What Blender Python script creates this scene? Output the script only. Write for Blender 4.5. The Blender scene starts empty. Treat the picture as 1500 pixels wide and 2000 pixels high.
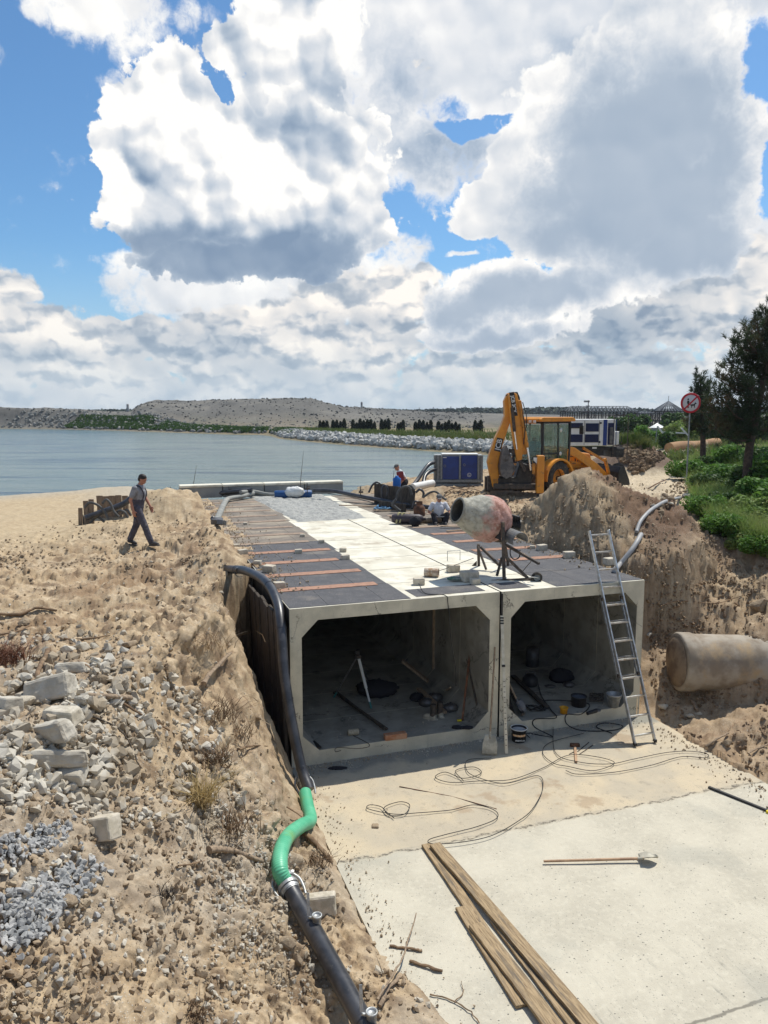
import bpy, math, random
import numpy as np
from mathutils import Vector, Matrix, Euler
random.seed(7)
RNG = np.random.default_rng(11)
SC = bpy.context.scene
COL = SC.collection
R = math.radians

# ------------------------------------------------------------------ camera
F = 1500.0; HY = 806.0
PIT = math.atan((1000 - HY) / F); CP, SP = math.cos(PIT), math.sin(PIT); HC = 3.2
cam_d = bpy.data.cameras.new('camera'); cam = bpy.data.objects.new('camera', cam_d); COL.objects.link(cam)
cam_d.sensor_fit = 'VERTICAL'; cam_d.sensor_height = 24.0; cam_d.lens = 24.0 * F / 2000.0
cam_d.clip_start = 0.05; cam_d.clip_end = 60000
cam.location = (0, 0, HC); cam.rotation_euler = (math.pi / 2 - PIT, 0, 0)
SC.camera = cam
SC.view_settings.view_transform = 'Standard'; SC.view_settings.look = 'None'
SC.view_settings.gamma = 1.0; SC.view_settings.exposure = 0.0
SC.cycles.max_bounces = 6; SC.cycles.transparent_max_bounces = 12
SC.cycles.diffuse_bounces = 3; SC.cycles.glossy_bounces = 3; SC.cycles.transmission_bounces = 4
SC.cycles.sample_clamp_indirect = 6.0

def ray(px, py):
    x = (px - 750) / F; v = -(py - 1000) / F
    return np.array((x, CP + v * SP, -SP + v * CP))
def U(px, py, z):
    r = ray(px, py); k = (z - HC) / r[2]
    return Vector((r[0] * k, r[1] * k, z))
def UD(px, py, y):                      # point of the ray at world distance y
    r = ray(px, py); k = y / r[1]
    return Vector((r[0] * k, y, HC + r[2] * k))
A = R(18.7); CA, SA = math.cos(A), math.sin(A)
P0 = U(565, 1190, 0)
def ST(x, y):
    dx, dy = x - P0[0], y - P0[1]
    return dx * CA + dy * SA, -dx * SA + dy * CA
def W(s, t, z=0.0):
    return Vector((P0[0] + s * CA - t * SA, P0[1] + s * SA + t * CA, z))
S_MID, S_END, T_END, ZF = 3.88, 6.95, 17.0, -2.75

# ------------------------------------------------------------------ sun
sh = Vector((0.46 * CA - 0.29 * SA, 0.46 * SA + 0.29 * CA, 1.0)).normalized()   # towards the sun
SUN_EL = math.asin(sh.z); SUN_AZ = math.atan2(sh.x, sh.y)
sl = bpy.data.lights.new('sun', 'SUN'); sl.energy = 4.7; sl.angle = R(0.55); sl.color = (1.0, 0.955, 0.87)
so = bpy.data.objects.new('sun', sl); COL.objects.link(so)
so.rotation_euler = sh.to_track_quat('Z', 'Y').to_euler(); so.location = (0, 0, 60)
# ------------------------------------------------------------------ node helper + sky with clouds
class NT:
    def __init__(s, tree):
        s.t = tree; s.n = tree.nodes; s.l = tree.links
    def node(s, ty, **kw):
        nd = s.n.new(ty)
        for k, v in kw.items():
            setattr(nd, k, v)
        return nd
    def put(s, sock, v):
        if isinstance(v, bpy.types.NodeSocket): s.l.new(v, sock)
        elif v is not None:
            if isinstance(v, (tuple, list)) and len(v) == 3 and sock.type == 'RGBA': v = (*v, 1)
            sock.default_value = v
    def m(s, op, a, b=None, c=None, clamp=False):
        nd = s.node('ShaderNodeMath', operation=op, use_clamp=clamp)
        for i, v in enumerate((a, b, c)):
            if v is not None: s.put(nd.inputs[i], v)
        return nd.outputs[0]
    def vm(s, op, a, b=None, c=None, out=0):
        nd = s.node('ShaderNodeVectorMath', operation=op)
        for i, v in enumerate((a, b, c)):
            if v is not None: s.put(nd.inputs[i], v)
        return nd.outputs[out]
    def scale(s, v, k):
        nd = s.node('ShaderNodeVectorMath', operation='SCALE'); s.put(nd.inputs[0], v); s.put(nd.inputs['Scale'], k); return nd.outputs[0]
    def mr(s, v, a, b, c=0.0, d=1.0, smooth=True):
        nd = s.node('ShaderNodeMapRange', interpolation_type='SMOOTHSTEP' if smooth else 'LINEAR')
        for i, x in enumerate((v, a, b, c, d)): s.put(nd.inputs[i], x)
        return nd.outputs[0]
    def mix(s, f, a, b, mode='MIX'):
        nd = s.node('ShaderNodeMix', data_type='RGBA', blend_type=mode)
        s.put(nd.inputs[0], f); s.put(nd.inputs[6], a); s.put(nd.inputs[7], b); return nd.outputs[2]
    def noise(s, v, sc, det=4.0, rough=0.5, dist=0.0, dims='3D', out=0):
        nd = s.node('ShaderNodeTexNoise', noise_dimensions=dims)
        s.put(nd.inputs['Vector'], v); nd.inputs['Scale'].default_value = sc; nd.inputs['Detail'].default_value = det
        nd.inputs['Roughness'].default_value = rough; nd.inputs['Distortion'].default_value = dist
        return nd.outputs[out]
    def vor(s, v, sc, det=0.0, rough=0.5, feat='F1', dims='3D', out=0, rnd=1.0):
        nd = s.node('ShaderNodeTexVoronoi', voronoi_dimensions=dims, feature=feat)
        s.put(nd.inputs['Vector'], v); nd.inputs['Scale'].default_value = sc
        if 'Detail' in nd.inputs: nd.inputs['Detail'].default_value = det; nd.inputs['Roughness'].default_value = rough
        nd.inputs['Randomness'].default_value = rnd
        return nd.outputs[out]

world = bpy.data.worlds.new('World'); SC.world = world; world.use_nodes = True
wt = NT(world.node_tree); wt.n.clear()
tc = wt.node('ShaderNodeTexCoord').outputs['Generated']
sep = wt.node('ShaderNodeSeparateXYZ'); wt.l.new(tc, sep.inputs[0])
az = wt.m('ARCTAN2', sep.outputs[0], sep.outputs[1]); el = wt.m('ARCSINE', sep.outputs[2])
cmb = wt.node('ShaderNodeCombineXYZ'); wt.l.new(az, cmb.inputs[0]); wt.l.new(el, cmb.inputs[1])
Q = cmb.outputs[0]
def azel(px, py):
    r = ray(px, py); r = r / np.linalg.norm(r)
    return math.atan2(r[0], r[1]), math.asin(r[2])
def blobs(P, lst, sharp=True):
    """union of elliptical lobes (px, py, rx, ry, weight); negative weights cut holes"""
    pos = neg = None
    for (px, py, rx, ry, w) in lst:
        a, e = azel(px, py); ax, ey = rx / F, ry / F
        d = wt.vm('MULTIPLY_ADD', P, (1 / ax, 1 / ey, 0), (-a / ax, -e / ey, 0))
        q = wt.vm('DOT_PRODUCT', d, d, out=1)
        if sharp: q = wt.m('MULTIPLY', q, q)
        g = wt.m('MULTIPLY', wt.m('EXPONENT', wt.m('MULTIPLY', q, -0.7)), abs(w))
        if w > 0: pos = g if pos is None else wt.m('MAXIMUM', pos, g)
        else: neg = g if neg is None else wt.m('MAXIMUM', neg, g)
    return pos if neg is None else wt.m('SUBTRACT', pos, neg)
wn = wt.noise(Q, 8.0, 3, 0.5, dims='2D', out=1)
QW = wt.vm('ADD', Q, wt.scale(wt.vm('SUBTRACT', wn, (0.5, 0.5, 0.5)), 0.07))
wn2 = wt.noise(Q, 42.0, 4, 0.6, dims='2D', out=1)
QW2 = wt.vm('ADD', QW, wt.scale(wt.vm('SUBTRACT', wn2, (0.5, 0.5, 0.5)), 0.014))
def puff(P, sm=.35):
    """cauliflower relief: rounded lobes of falling size, high in the middle of a lobe"""
    acc = None
    for sc, w in ((11.0, .42), (24.0, .30), (52.0, .18), (110.0, .10)):
        nd = wt.node('ShaderNodeTexVoronoi', voronoi_dimensions='2D', feature='SMOOTH_F1' if sc < 60 else 'F1'); wt.put(nd.inputs['Vector'], P); nd.inputs['Scale'].default_value = sc
        if sc < 60: nd.inputs['Smoothness'].default_value = sm
        v = nd.outputs[0]; h = wt.m('SUBTRACT', 1.0, wt.m('MULTIPLY', v, v))
        acc = wt.m('MULTIPLY', h, w) if acc is None else wt.m('MULTIPLY_ADD', h, w, acc)
    return acc
wn3 = wt.noise(Q, 30.0, 5, 0.62, dims='2D', out=1)
QP = wt.vm('ADD', Q, wt.scale(wt.vm('SUBTRACT', wn3, (0.5, 0.5, 0.5)), 0.016))
PF = puff(QP)
fine = wt.noise(QP, 19.0, 10, 0.66, dims='2D')
def puff2(P):
    acc = None
    for sc, w in ((9.0, .60), (19.0, .30), (41.0, .10)):
        nd = wt.node('ShaderNodeTexVoronoi', voronoi_dimensions='2D', feature='SMOOTH_F1'); wt.put(nd.inputs['Vector'], P); nd.inputs['Scale'].default_value = sc; nd.inputs['Smoothness'].default_value = .25
        v = nd.outputs[0]; h = wt.m('SUBTRACT', 1.0, wt.m('MULTIPLY', v, v)); acc = wt.m('MULTIPLY', h, w) if acc is None else wt.m('MULTIPLY_ADD', h, w, acc)
    return acc
e1 = wt.m('SUBTRACT', wt.noise(QP, 6.5, 3, 0.5, dims='2D'), wt.noise(wt.vm('ADD', QP, (0.016, 0.030, 0)), 6.5, 3, 0.5, dims='2D'))
e2 = wt.m('SUBTRACT', puff2(QP), puff2(wt.vm('ADD', QP, (0.006, 0.011, 0))))
emb = wt.m('MULTIPLY_ADD', e1, 0.55, wt.m('MULTIPLY', e2, 1.15))
emb = wt.m('MULTIPLY_ADD', wt.m('SUBTRACT', fine, 0.5), 0.11, emb)
band = wt.vm('MULTIPLY', QW2, (1.0, 2.1, 0))
bandN = wt.noise(band, 17.0, 7, 0.6, dims='2D')
bandQ = wt.vm('MULTIPLY', QP, (1.0, 1.7, 0))
def bpuff(P):
    acc = None
    for sc, w in ((17.0, .55), (38.0, .30), (80.0, .15)):
        v = wt.vor(P, sc, dims='2D'); h = wt.m('SUBTRACT', 1.0, wt.m('MULTIPLY', v, v)); acc = wt.m('MULTIPLY', h, w) if acc is None else wt.m('MULTIPLY_ADD', h, w, acc)
    return acc
bp1 = bpuff(bandQ); bp2 = bpuff(wt.vm('ADD', bandQ, (0.003, 0.020, 0)))
rampc = [(0.0, (0.235, 0.325, 0.46)), (0.25, (0.36, 0.45, 0.57)), (0.5, (0.54, 0.61, 0.70)), (0.75, (0.76, 0.79, 0.83)), (0.9, (0.92, 0.92, 0.92)), (1.0, (1.04, 1.03, 1.0))]
def shade(L):
    rampn = wt.node('ShaderNodeValToRGB'); wt.l.new(L, rampn.inputs[0]); cr = rampn.color_ramp
    cr.elements[0].color = (*rampc[0][1], 1); cr.elements[1].color = (*rampc[-1][1], 1)
    for p_, c_ in rampc[1:-1]:
        e_ = cr.elements.new(p_); e_.color = (*c_, 1)
    return rampn.outputs[0]
def layer(cover, dark, na=0.55, pa=0.55, soft_w=0.07, lit0=0.97, embk=2.2, edge=0.0, dn=0.5, extra=None, P=None, dks=0.80):
    cov = blobs(P or QW2, cover)
    if extra is not None: cov = wt.m('MAXIMUM', cov, extra)
    f = wt.m('MULTIPLY_ADD', wt.m('SUBTRACT', fine, 0.5), na, cov)
    f = wt.m('MULTIPLY_ADD', wt.m('SUBTRACT', PF, 0.80), pa, f)
    al = wt.mr(f, 0.46 - soft_w, 0.46 + soft_w)
    if dark:
        dk = blobs(P or QW2, dark, sharp=False)
        dk = wt.m('MULTIPLY_ADD', wt.m('SUBTRACT', fine, 0.5), dn, dk)
        dk = wt.mr(dk, 0.22, 0.80)
    else: dk = 0.0
    lit = wt.m('MULTIPLY_ADD', dk, -dks, lit0)
    ek = wt.m('MULTIPLY_ADD', dk, -embk * 0.82, embk)
    L = wt.m('MULTIPLY_ADD', emb, ek, lit, clamp=True)
    rim = wt.mr(f, 0.46, 0.80, 0.10, 0.0)
    L = wt.m('ADD', L, rim, clamp=True)
    return al, L
# back veil of pale cloud, upper right
a1, L1 = layer([(1120, 60, 480, 230, 1.0), (760, 120, 170, 200, .8), (820, 290, 110, 90, .75), (1330, 300, 140, 330, 1.0), (1450, 480, 110, 80, .9), (1500, 30, 120, 70, .9),
                (560, 570, 330, 80, .9), (800, 520, 120, 60, .6), (300, 520, 100, 34, .7),
                (900, 250, 50, 17, -.95), (960, 240, 45, 16, -.95), (870, 500, 60, 26, -.5), (1480, 250, 50, 120, -1.2), (1480, 350, 50, 50, -.9), (860, 180, 90, 40, -.3)],
               [(1130, 150, 170, 100, .5), (760, 150, 90, 110, .45), (850, 300, 110, 70, .6), (1270, 110, 90, 120, .55), (560, 570, 320, 60, .22), (1000, 260, 60, 50, .3)],
               na=1.0, pa=.3, soft_w=.16, lit0=.83, embk=.9)
# small clouds top left
a0, L0 = layer([(190, 15, 120, 40, .9), (270, 60, 50, 50, .6), (60, 30, 25, 25, .6), (245, 155, 26, 22, .55), (420, 40, 30, 25, .5), (360, 40, 20, 30, .48), (890, 488, 34, 8, .8)], None, na=1.6, pa=.5, soft_w=.34, lit0=.93, embk=.9)
# the rows of small cumulus above the horizon
lowm = wt.mr(el, azel(750, 585)[1], azel(750, 725)[1])
rows = wt.m('MULTIPLY_ADD', wt.m('SUBTRACT', bandN, 0.50), 1.5, wt.m('MULTIPLY', lowm, 0.85))
cov2 = wt.m('MAXIMUM', rows, blobs(QW2, [(20, 560, 55, 42, .8), (130, 655, 160, 65, .95), (30, 640, 90, 60, .95), (350, 650, 70, 36, .8), (250, 650, 90, 46, .8), (700, 580, 150, 52, .95), (820, 545, 40, 30, .7),
                (1200, 600, 330, 80, .95), (650, 640, 200, 40, .8), (1450, 560, 160, 90, .95), (560, 690, 300, 60, .9), (480, 640, 60, 24, .6), (260, 585, 110, 22, -.7), (330, 610, 50, 18, -.5)]))
f2 = wt.m('MULTIPLY_ADD', wt.m('SUBTRACT', fine, 0.5), 0.5, cov2)
f2 = wt.m('MULTIPLY_ADD', wt.m('SUBTRACT', PF, 0.80), 1.1, f2)
a2 = wt.mr(f2, 0.34, 0.56)
dk2 = blobs(QW2, [(690, 632, 90, 15, .5), (380, 668, 110, 30, .55), (1420, 650, 90, 26, .35), (40, 700, 120, 22, .45), (1180, 655, 150, 46, .8), (600, 730, 200, 14, .3), (960, 668, 190, 26, .55), (1150, 590, 60, 20, .2)], sharp=False)
dk2 = wt.m('ADD', dk2, wt.mr(wt.m('SUBTRACT', bp2, bp1), -0.10, 0.30, 0.0, 0.80))
L2 = wt.m('MULTIPLY_ADD', dk2, -0.68, 0.90)
L2 = wt.m('MULTIPLY_ADD', emb, wt.m('MULTIPLY_ADD', dk2, -1.2, 1.7), L2, clamp=True)
# big grey cloud on the right with bright rims
a3, L3 = layer([(1240, 330, 200, 205, 1.0), (1330, 440, 140, 105, 1.0), (1100, 430, 90, 110, 1.0), (940, 400, 95, 42, .85), (1000, 330, 60, 70, .8), (1010, 270, 45, 45, .8), (1280, 150, 150, 130, .9), (1100, 240, 130, 100, .8),
                (1000, 580, 200, 62, .95), (960, 650, 180, 30, .7), (1160, 560, 150, 60, .9), (890, 590, 90, 40, .8),
                (1153, 468, 12, 12, -.3)],
               [(1250, 340, 175, 180, 1.05), (1350, 480, 120, 70, .9), (1110, 460, 75, 70, .8), (1270, 150, 110, 90, .6), (1000, 590, 180, 40, 1.0), (960, 660, 150, 22, .8), (1150, 560, 120, 44, .7), (1100, 330, 70, 90, .55)],
               na=.9, pa=.9, soft_w=.07, lit0=.86, embk=1.2, dn=.7, dks=.52)
# tall white cumulus in the middle and the big one on the left with its flat grey belly
a4, L4 = layer([(560, 120, 130, 150, 1.0), (640, 260, 110, 140, .9), (530, 20, 90, 80, .9), (450, 120, 50, 55, .75)],
               [(690, 180, 60, 110, .45), (560, 230, 60, 30, .25)], na=.9, pa=1.1, lit0=.83, embk=3.2, soft_w=.05)
a5, L5 = layer([(320, 240, 90, 95, 1.0), (300, 340, 105, 110, 1.0), (430, 300, 110, 110, 1.0), (560, 330, 170, 120, 1.0), (660, 330, 95, 110, 1.0), (480, 440, 260, 85, 1.0), (450, 510, 190, 55, .95), (640, 420, 110, 70, .95), (255, 400, 70, 60, .8),
                (420, 195, 14, 20, -.4), (500, 205, 34, 14, -.4)],
               [(450, 520, 210, 46, 1.1), (300, 468, 100, 34, .9), (590, 490, 150, 38, .95), (470, 470, 190, 26, .7), (230, 420, 40, 30, .3)],
               na=.80, pa=1.1, lit0=.85, embk=3.7, soft_w=.045, dn=.40)
HZN = (0.53, 0.64, 0.735)
# --- clear sky: Nishita, tinted
sky = wt.node('ShaderNodeTexSky', sky_type='NISHITA'); sky.sun_disc = False
sky.sun_elevation = SUN_EL; sky.sun_rotation = SUN_AZ; sky.air_density = 1.0; sky.dust_density = 0.6; sky.ozone_density = 2.2
SKY_K = 0.105
skc = wt.mix(1.0, sky.outputs[0], (0.72, 1.03, 1.22), 'MULTIPLY')
sd = wt.mr(wt.m('ABSOLUTE', az), 0.62, 0.9)          # the rest of the sky, out of the photograph
gen = wt.noise(tc, 2.6, 6, 0.6)
ag = wt.m('MULTIPLY', sd, wt.mr(gen, 0.50, 0.64)); ag = wt.m('MAXIMUM', ag, wt.m('MULTIPLY', wt.mr(el, .75, .95), wt.mr(gen, 0.50, 0.64)))
def over(base, al, L, tint=(1, 1, 1)):
    c = shade(L)
    c = wt.mix(1.0, c, tuple(v / SKY_K for v in tint), 'MULTIPLY')
    return wt.mix(al, base, c)
inv = wt.m('SUBTRACT', 1.0, sd)
col = over(skc, ag, wt.mr(gen, .5, .75, .95, .45))
hz = wt.mr(el, 0.21, -0.01, 0, 0.75)
col = wt.mix(hz, col, tuple(v / SKY_K for v in (0.50, 0.66, 0.80)))
col = over(col, a0, L0)
col = over(col, wt.m('MULTIPLY', a1, wt.m('MULTIPLY', inv, .95)), L1)
col = over(col, wt.m('MULTIPLY', a2, 0.97), L2, (1.0, .965, .925))
col = wt.mix(wt.mr(el, 0.11, 0.0, 0, 0.70), col, tuple(v / SKY_K for v in HZN))
col = over(col, wt.m('MULTIPLY', a3, inv), L3)
col = over(col, a4, L4)
col = over(col, a5, L5)
bg = wt.node('ShaderNodeBackground'); wt.l.new(col, bg.inputs[0]); bg.inputs[1].default_value = SKY_K
wo = wt.node('ShaderNodeOutputWorld'); wt.l.new(bg.outputs[0], wo.inputs[0])
world.cycles.sampling_method = 'MANUAL'; world.cycles.sample_map_resolution = 512
# ------------------------------------------------------------------ materials
MATS = {}

def mat(name, c, c2=None, sc=6.0, det=5, rough=0.85, metal=0.0, bump=0.0, bsc=None, bdist=0.01, c3=None, sc3=1.5, t3=(0.55, 0.7), lo=0.38, hi=0.62,
        coord='Object', stretch=None, spec=0.35, trans=0.0, alpha=1.0, emis=None, speck=None, transl=0.0):
    if name in MATS: return MATS[name]
    mt = bpy.data.materials.new(name); mt.use_nodes = True; MATS[name] = mt
    g = NT(mt.node_tree); b = g.n['Principled BSDF']
    tcn = g.node('ShaderNodeTexCoord'); P = tcn.outputs[coord]
    if coord == 'World': pass
    if stretch: P = g.vm('MULTIPLY', P, stretch)
    col = c
    if c2 is not None:
        col = g.mix(g.mr(g.noise(P, sc, det, 0.6), lo, hi), c, c2)
    if c3 is not None:
        col = g.mix(g.mr(g.noise(g.vm('ADD', P, (7.3, 1.1, 4.2)), sc3, 6, 0.65), t3[0], t3[1]), col, c3)
    if speck is not None:      # (scale, size, colour)
        v = g.vor(P, speck[0]); col = g.mix(g.mr(v, speck[1], speck[1] * 1.4, 1, 0), col, speck[2])
    g.put(b.inputs['Base Color'], col)
    b.inputs['Roughness'].default_value = rough; b.inputs['Metallic'].default_value = metal
    b.inputs['Specular IOR Level'].default_value = spec
    if trans: b.inputs['Transmission Weight'].default_value = trans
    if alpha < 1: b.inputs['Alpha'].default_value = alpha
    if bump:
        bn = g.node('ShaderNodeBump'); bn.inputs['Strength'].default_value = bump; bn.inputs['Distance'].default_value = bdist
        g.put(bn.inputs['Height'], g.noise(P, bsc or sc * 4, 6, 0.65)); g.put(b.inputs['Normal'], bn.outputs[0])
    if transl:
        tl = g.node('ShaderNodeBsdfTranslucent'); g.put(tl.inputs[0], col)
        mx = g.node('ShaderNodeMixShader'); mx.inputs[0].default_value = transl
        out = g.n['Material Output']; g.l.new(b.outputs[0], mx.inputs[1]); g.l.new(tl.outputs[0], mx.inputs[2]); g.l.new(mx.outputs[0], out.inputs[0])
    return mt
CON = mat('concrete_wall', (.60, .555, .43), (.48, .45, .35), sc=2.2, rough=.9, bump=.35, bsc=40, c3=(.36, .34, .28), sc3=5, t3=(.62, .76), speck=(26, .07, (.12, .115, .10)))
CONTOP = mat('concrete_top', (.72, .68, .56), (.58, .54, .43), sc=1.6, rough=.9, bump=.25, bsc=50, c3=(.44, .38, .29), sc3=1.3, t3=(.54, .70), speck=(30, .09, (.30, .26, .2)))
CONIN = mat('concrete_inner_shaded', (.32, .305, .255), (.23, .22, .185), sc=1.8, rough=.95, bump=.3, bsc=30, c3=(.14, .13, .115), sc3=2.5)  # same concrete darkened, so the colour deepens the shade inside the openings
BLACKPL = mat('black_plastic', (.022, .023, .027), (.05, .05, .055), sc=5, rough=.38, spec=.6, c3=(.13, .125, .115), sc3=9, t3=(.60, .78), bump=.1, bsc=30)
BLACKRB = mat('black_rubber', (.018, .018, .019), (.035, .034, .033), sc=9, rough=.7)
BITU = mat('bitumen_felt', (.068, .067, .071), (.088, .085, .086), sc=3, rough=.75, bump=.4, bsc=160, bdist=.004, speck=(42, .13, (.36, .36, .36)), c3=(.20, .175, .145), sc3=1.4, t3=(.52, .80))
BITUD = mat('dusty_felt', (.22, .185, .145), (.14, .12, .10), sc=2.0, rough=.85, bump=.4, bsc=60, bdist=.005, c3=(.36, .30, .22), sc3=.8, t3=(.45, .7), stretch=(1, 2.6, 1), speck=(40, .10, (.40, .38, .33)))
STRIP = mat('brick_red_strip', (.40, .225, .15), (.31, .175, .12), sc=14, rough=.9, bump=.5, bsc=70, bdist=.006, c3=(.20, .13, .10), sc3=5, speck=(70, .12, (.46, .36, .28)))
STRIPD = mat('dusty_strip', (.34, .25, .18), (.24, .18, .135), sc=8, rough=.9, bump=.5, bsc=60, bdist=.006)
WETCON = mat('wet_mortar', (.30, .30, .28), (.40, .395, .36), sc=5, rough=.85, bump=.9, bsc=28, bdist=.03, c3=(.21, .21, .20), sc3=3)
STEEL = mat('galvanised_steel', (.50, .51, .50), (.33, .34, .34), sc=10, rough=.5, metal=.65, c3=(.40, .37, .31), sc3=12, t3=(.5, .7))
ALU = mat('aluminium', (.62, .63, .62), (.46, .46, .45), sc=12, rough=.42, metal=.75, c3=(.45, .41, .33), sc3=9, t3=(.52, .68))
DARKST = mat('dark_steel', (.055, .05, .045), (.11, .085, .065), sc=9, rough=.7, metal=.3, c3=(.20, .16, .12), sc3=7, t3=(.55, .72), bump=.2)
RUST = mat('rusty_steel', (.17, .075, .04), (.08, .045, .03), sc=8, rough=.9, bump=.4, bsc=30, c3=(.26, .13, .07), sc3=5)
WOOD = mat('plank_wood', (.40, .29, .165), (.22, .155, .085), sc=3.6, rough=.8, bump=.4, bsc=20, stretch=(14, 1.1, 14), c3=(.15, .12, .085), sc3=1.6, t3=(.48, .66), speck=(2.2, .10, (.13, .075, .04)))
WOODG = mat('weathered_wood', (.36, .27, .18), (.22, .16, .11), sc=5, rough=.9, bump=.5, bsc=24, stretch=(8, 8, 1.5), c3=(.15, .11, .08), sc3=3)
HANDLE = mat('wood_handle', (.45, .29, .17), (.33, .20, .12), sc=8, rough=.6)
ROOTM = mat('root_wood', (.24, .155, .09), (.13, .085, .05), sc=8, rough=.95, bump=.6, bsc=40, c3=(.36, .26, .16), sc3=3)
DARKWD = mat('dark_timber', (.045, .038, .032), (.09, .072, .055), sc=4, rough=.9, bump=.4, bsc=20, stretch=(6, 6, 1))
STONE = mat('pale_stone', (.52, .48, .40), (.40, .36, .29), sc=4, rough=.95, bump=.6, bsc=14, bdist=.02, c3=(.30, .25, .185), sc3=2.4, t3=(.5, .66))
STONEB = mat('brown_stone', (.34, .26, .17), (.24, .18, .12), sc=5, rough=.95, bump=.6, bsc=14, bdist=.02, c3=(.42, .35, .25), sc3=2.2)
GRAVEL = mat('blue_grey_gravel', (.29, .29, .28), (.40, .39, .37), sc=7, rough=.9, bump=.4, bsc=30, c3=(.44, .42, .37), sc3=3, t3=(.58, .7))
WHITEB = mat('white_block', (.56, .50, .40), (.42, .37, .28), sc=9, rough=.95, bump=.5, bsc=30)
GREENH = mat('green_hose', (.085, .41, .23), (.13, .48, .28), sc=3, rough=.42, spec=.5, c3=(.17, .40, .16), sc3=2)
YELL = mat('machine_yellow', (.68, .275, .02), (.58, .22, .02), sc=3, rough=.45, spec=.5, c3=(.26, .12, .04), sc3=5, t3=(.60, .70))
YELLD = mat('dirty_machine_yellow', (.62, .25, .03), (.42, .18, .035), sc=5, rough=.6, c3=(.13, .075, .035), sc3=5, t3=(.52, .68))
BLKPAINT = mat('black_paint', (.016, .016, .018), (.035, .033, .03), sc=6, rough=.5, c3=(.10, .09, .075), sc3=5, t3=(.58, .75))
GREYST = mat('worn_bucket_steel', (.085, .085, .09), (.16, .155, .15), sc=5, rough=.45, metal=.5, c3=(.06, .05, .045), sc3=4)
WHITEP = mat('white_paint', (.72, .72, .69), (.64, .64, .60), sc=4, rough=.45, c3=(.45, .42, .36), sc3=5, t3=(.62, .8))
BLUEP = mat('blue_paint', (.010, .042, .22), (.010, .034, .17), sc=3, rough=.42, spec=.5)
NAVY = mat('navy_paint', (.010, .016, .065), (.010, .014, .05), sc=3, rough=.5)
GREYP = mat('galvanised_frame', (.22, .235, .235), (.30, .32, .32), sc=14, rough=.6, metal=.3, c3=(.13, .14, .14), sc3=10)
REDP = mat('red_paint', (.50, .02, .035), rough=.45)
CHROME = mat('chrome_rod', (.8, .8, .8), rough=.15, metal=1.0)
RUBBER = mat('tyre_rubber', (.025, .024, .023), (.05, .045, .038), sc=8, rough=.85, c3=(.14, .115, .085), sc3=5, t3=(.5, .72), bump=.3)
GLASS = mat('cab_glass', (.25, .45, .38), rough=.03, spec=.6, trans=0.9, alpha=.55)
SKIN = mat('skin', (.42, .20, .13), (.36, .16, .10), sc=9, rough=.55)
HAIR = mat('dark_hair', (.018, .014, .012), (.03, .024, .02), sc=40, rough=.6)
def add_cracks(mt, sc=.55, col=(.13, .12, .10)):
    """thin branching cracks and dribbled stains, in patches"""
    g = NT(mt.node_tree); b = g.n['Principled BSDF']; old = b.inputs['Base Color'].links[0].from_socket; P = g.node('ShaderNodeTexCoord').outputs['Object']
    w = g.vm('ADD', P, g.scale(g.vm('SUBTRACT', g.noise(P, 3.5, 6, .7, out=1), (.5, .5, .5)), .45)); v = g.vor(w, sc * 2.2, feat='DISTANCE_TO_EDGE')
    m_ = g.m('MULTIPLY', g.mr(v, .004, .012, 1, 0), g.mr(g.noise(P, .9, 3, .5), .52, .58))
    dr = g.m('MULTIPLY', g.mr(g.noise(g.vm('MULTIPLY', P, (7, 7, .7)), 1.0, 5, .6), .56, .74, 0, .55), g.mr(g.noise(P, .7, 2, .5), .4, .6))
    g.put(b.inputs['Base Color'], g.mix(m_, g.mix(dr, old, (.26, .245, .20)), col))
add_cracks(CON); add_cracks(CONIN, .4)
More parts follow.
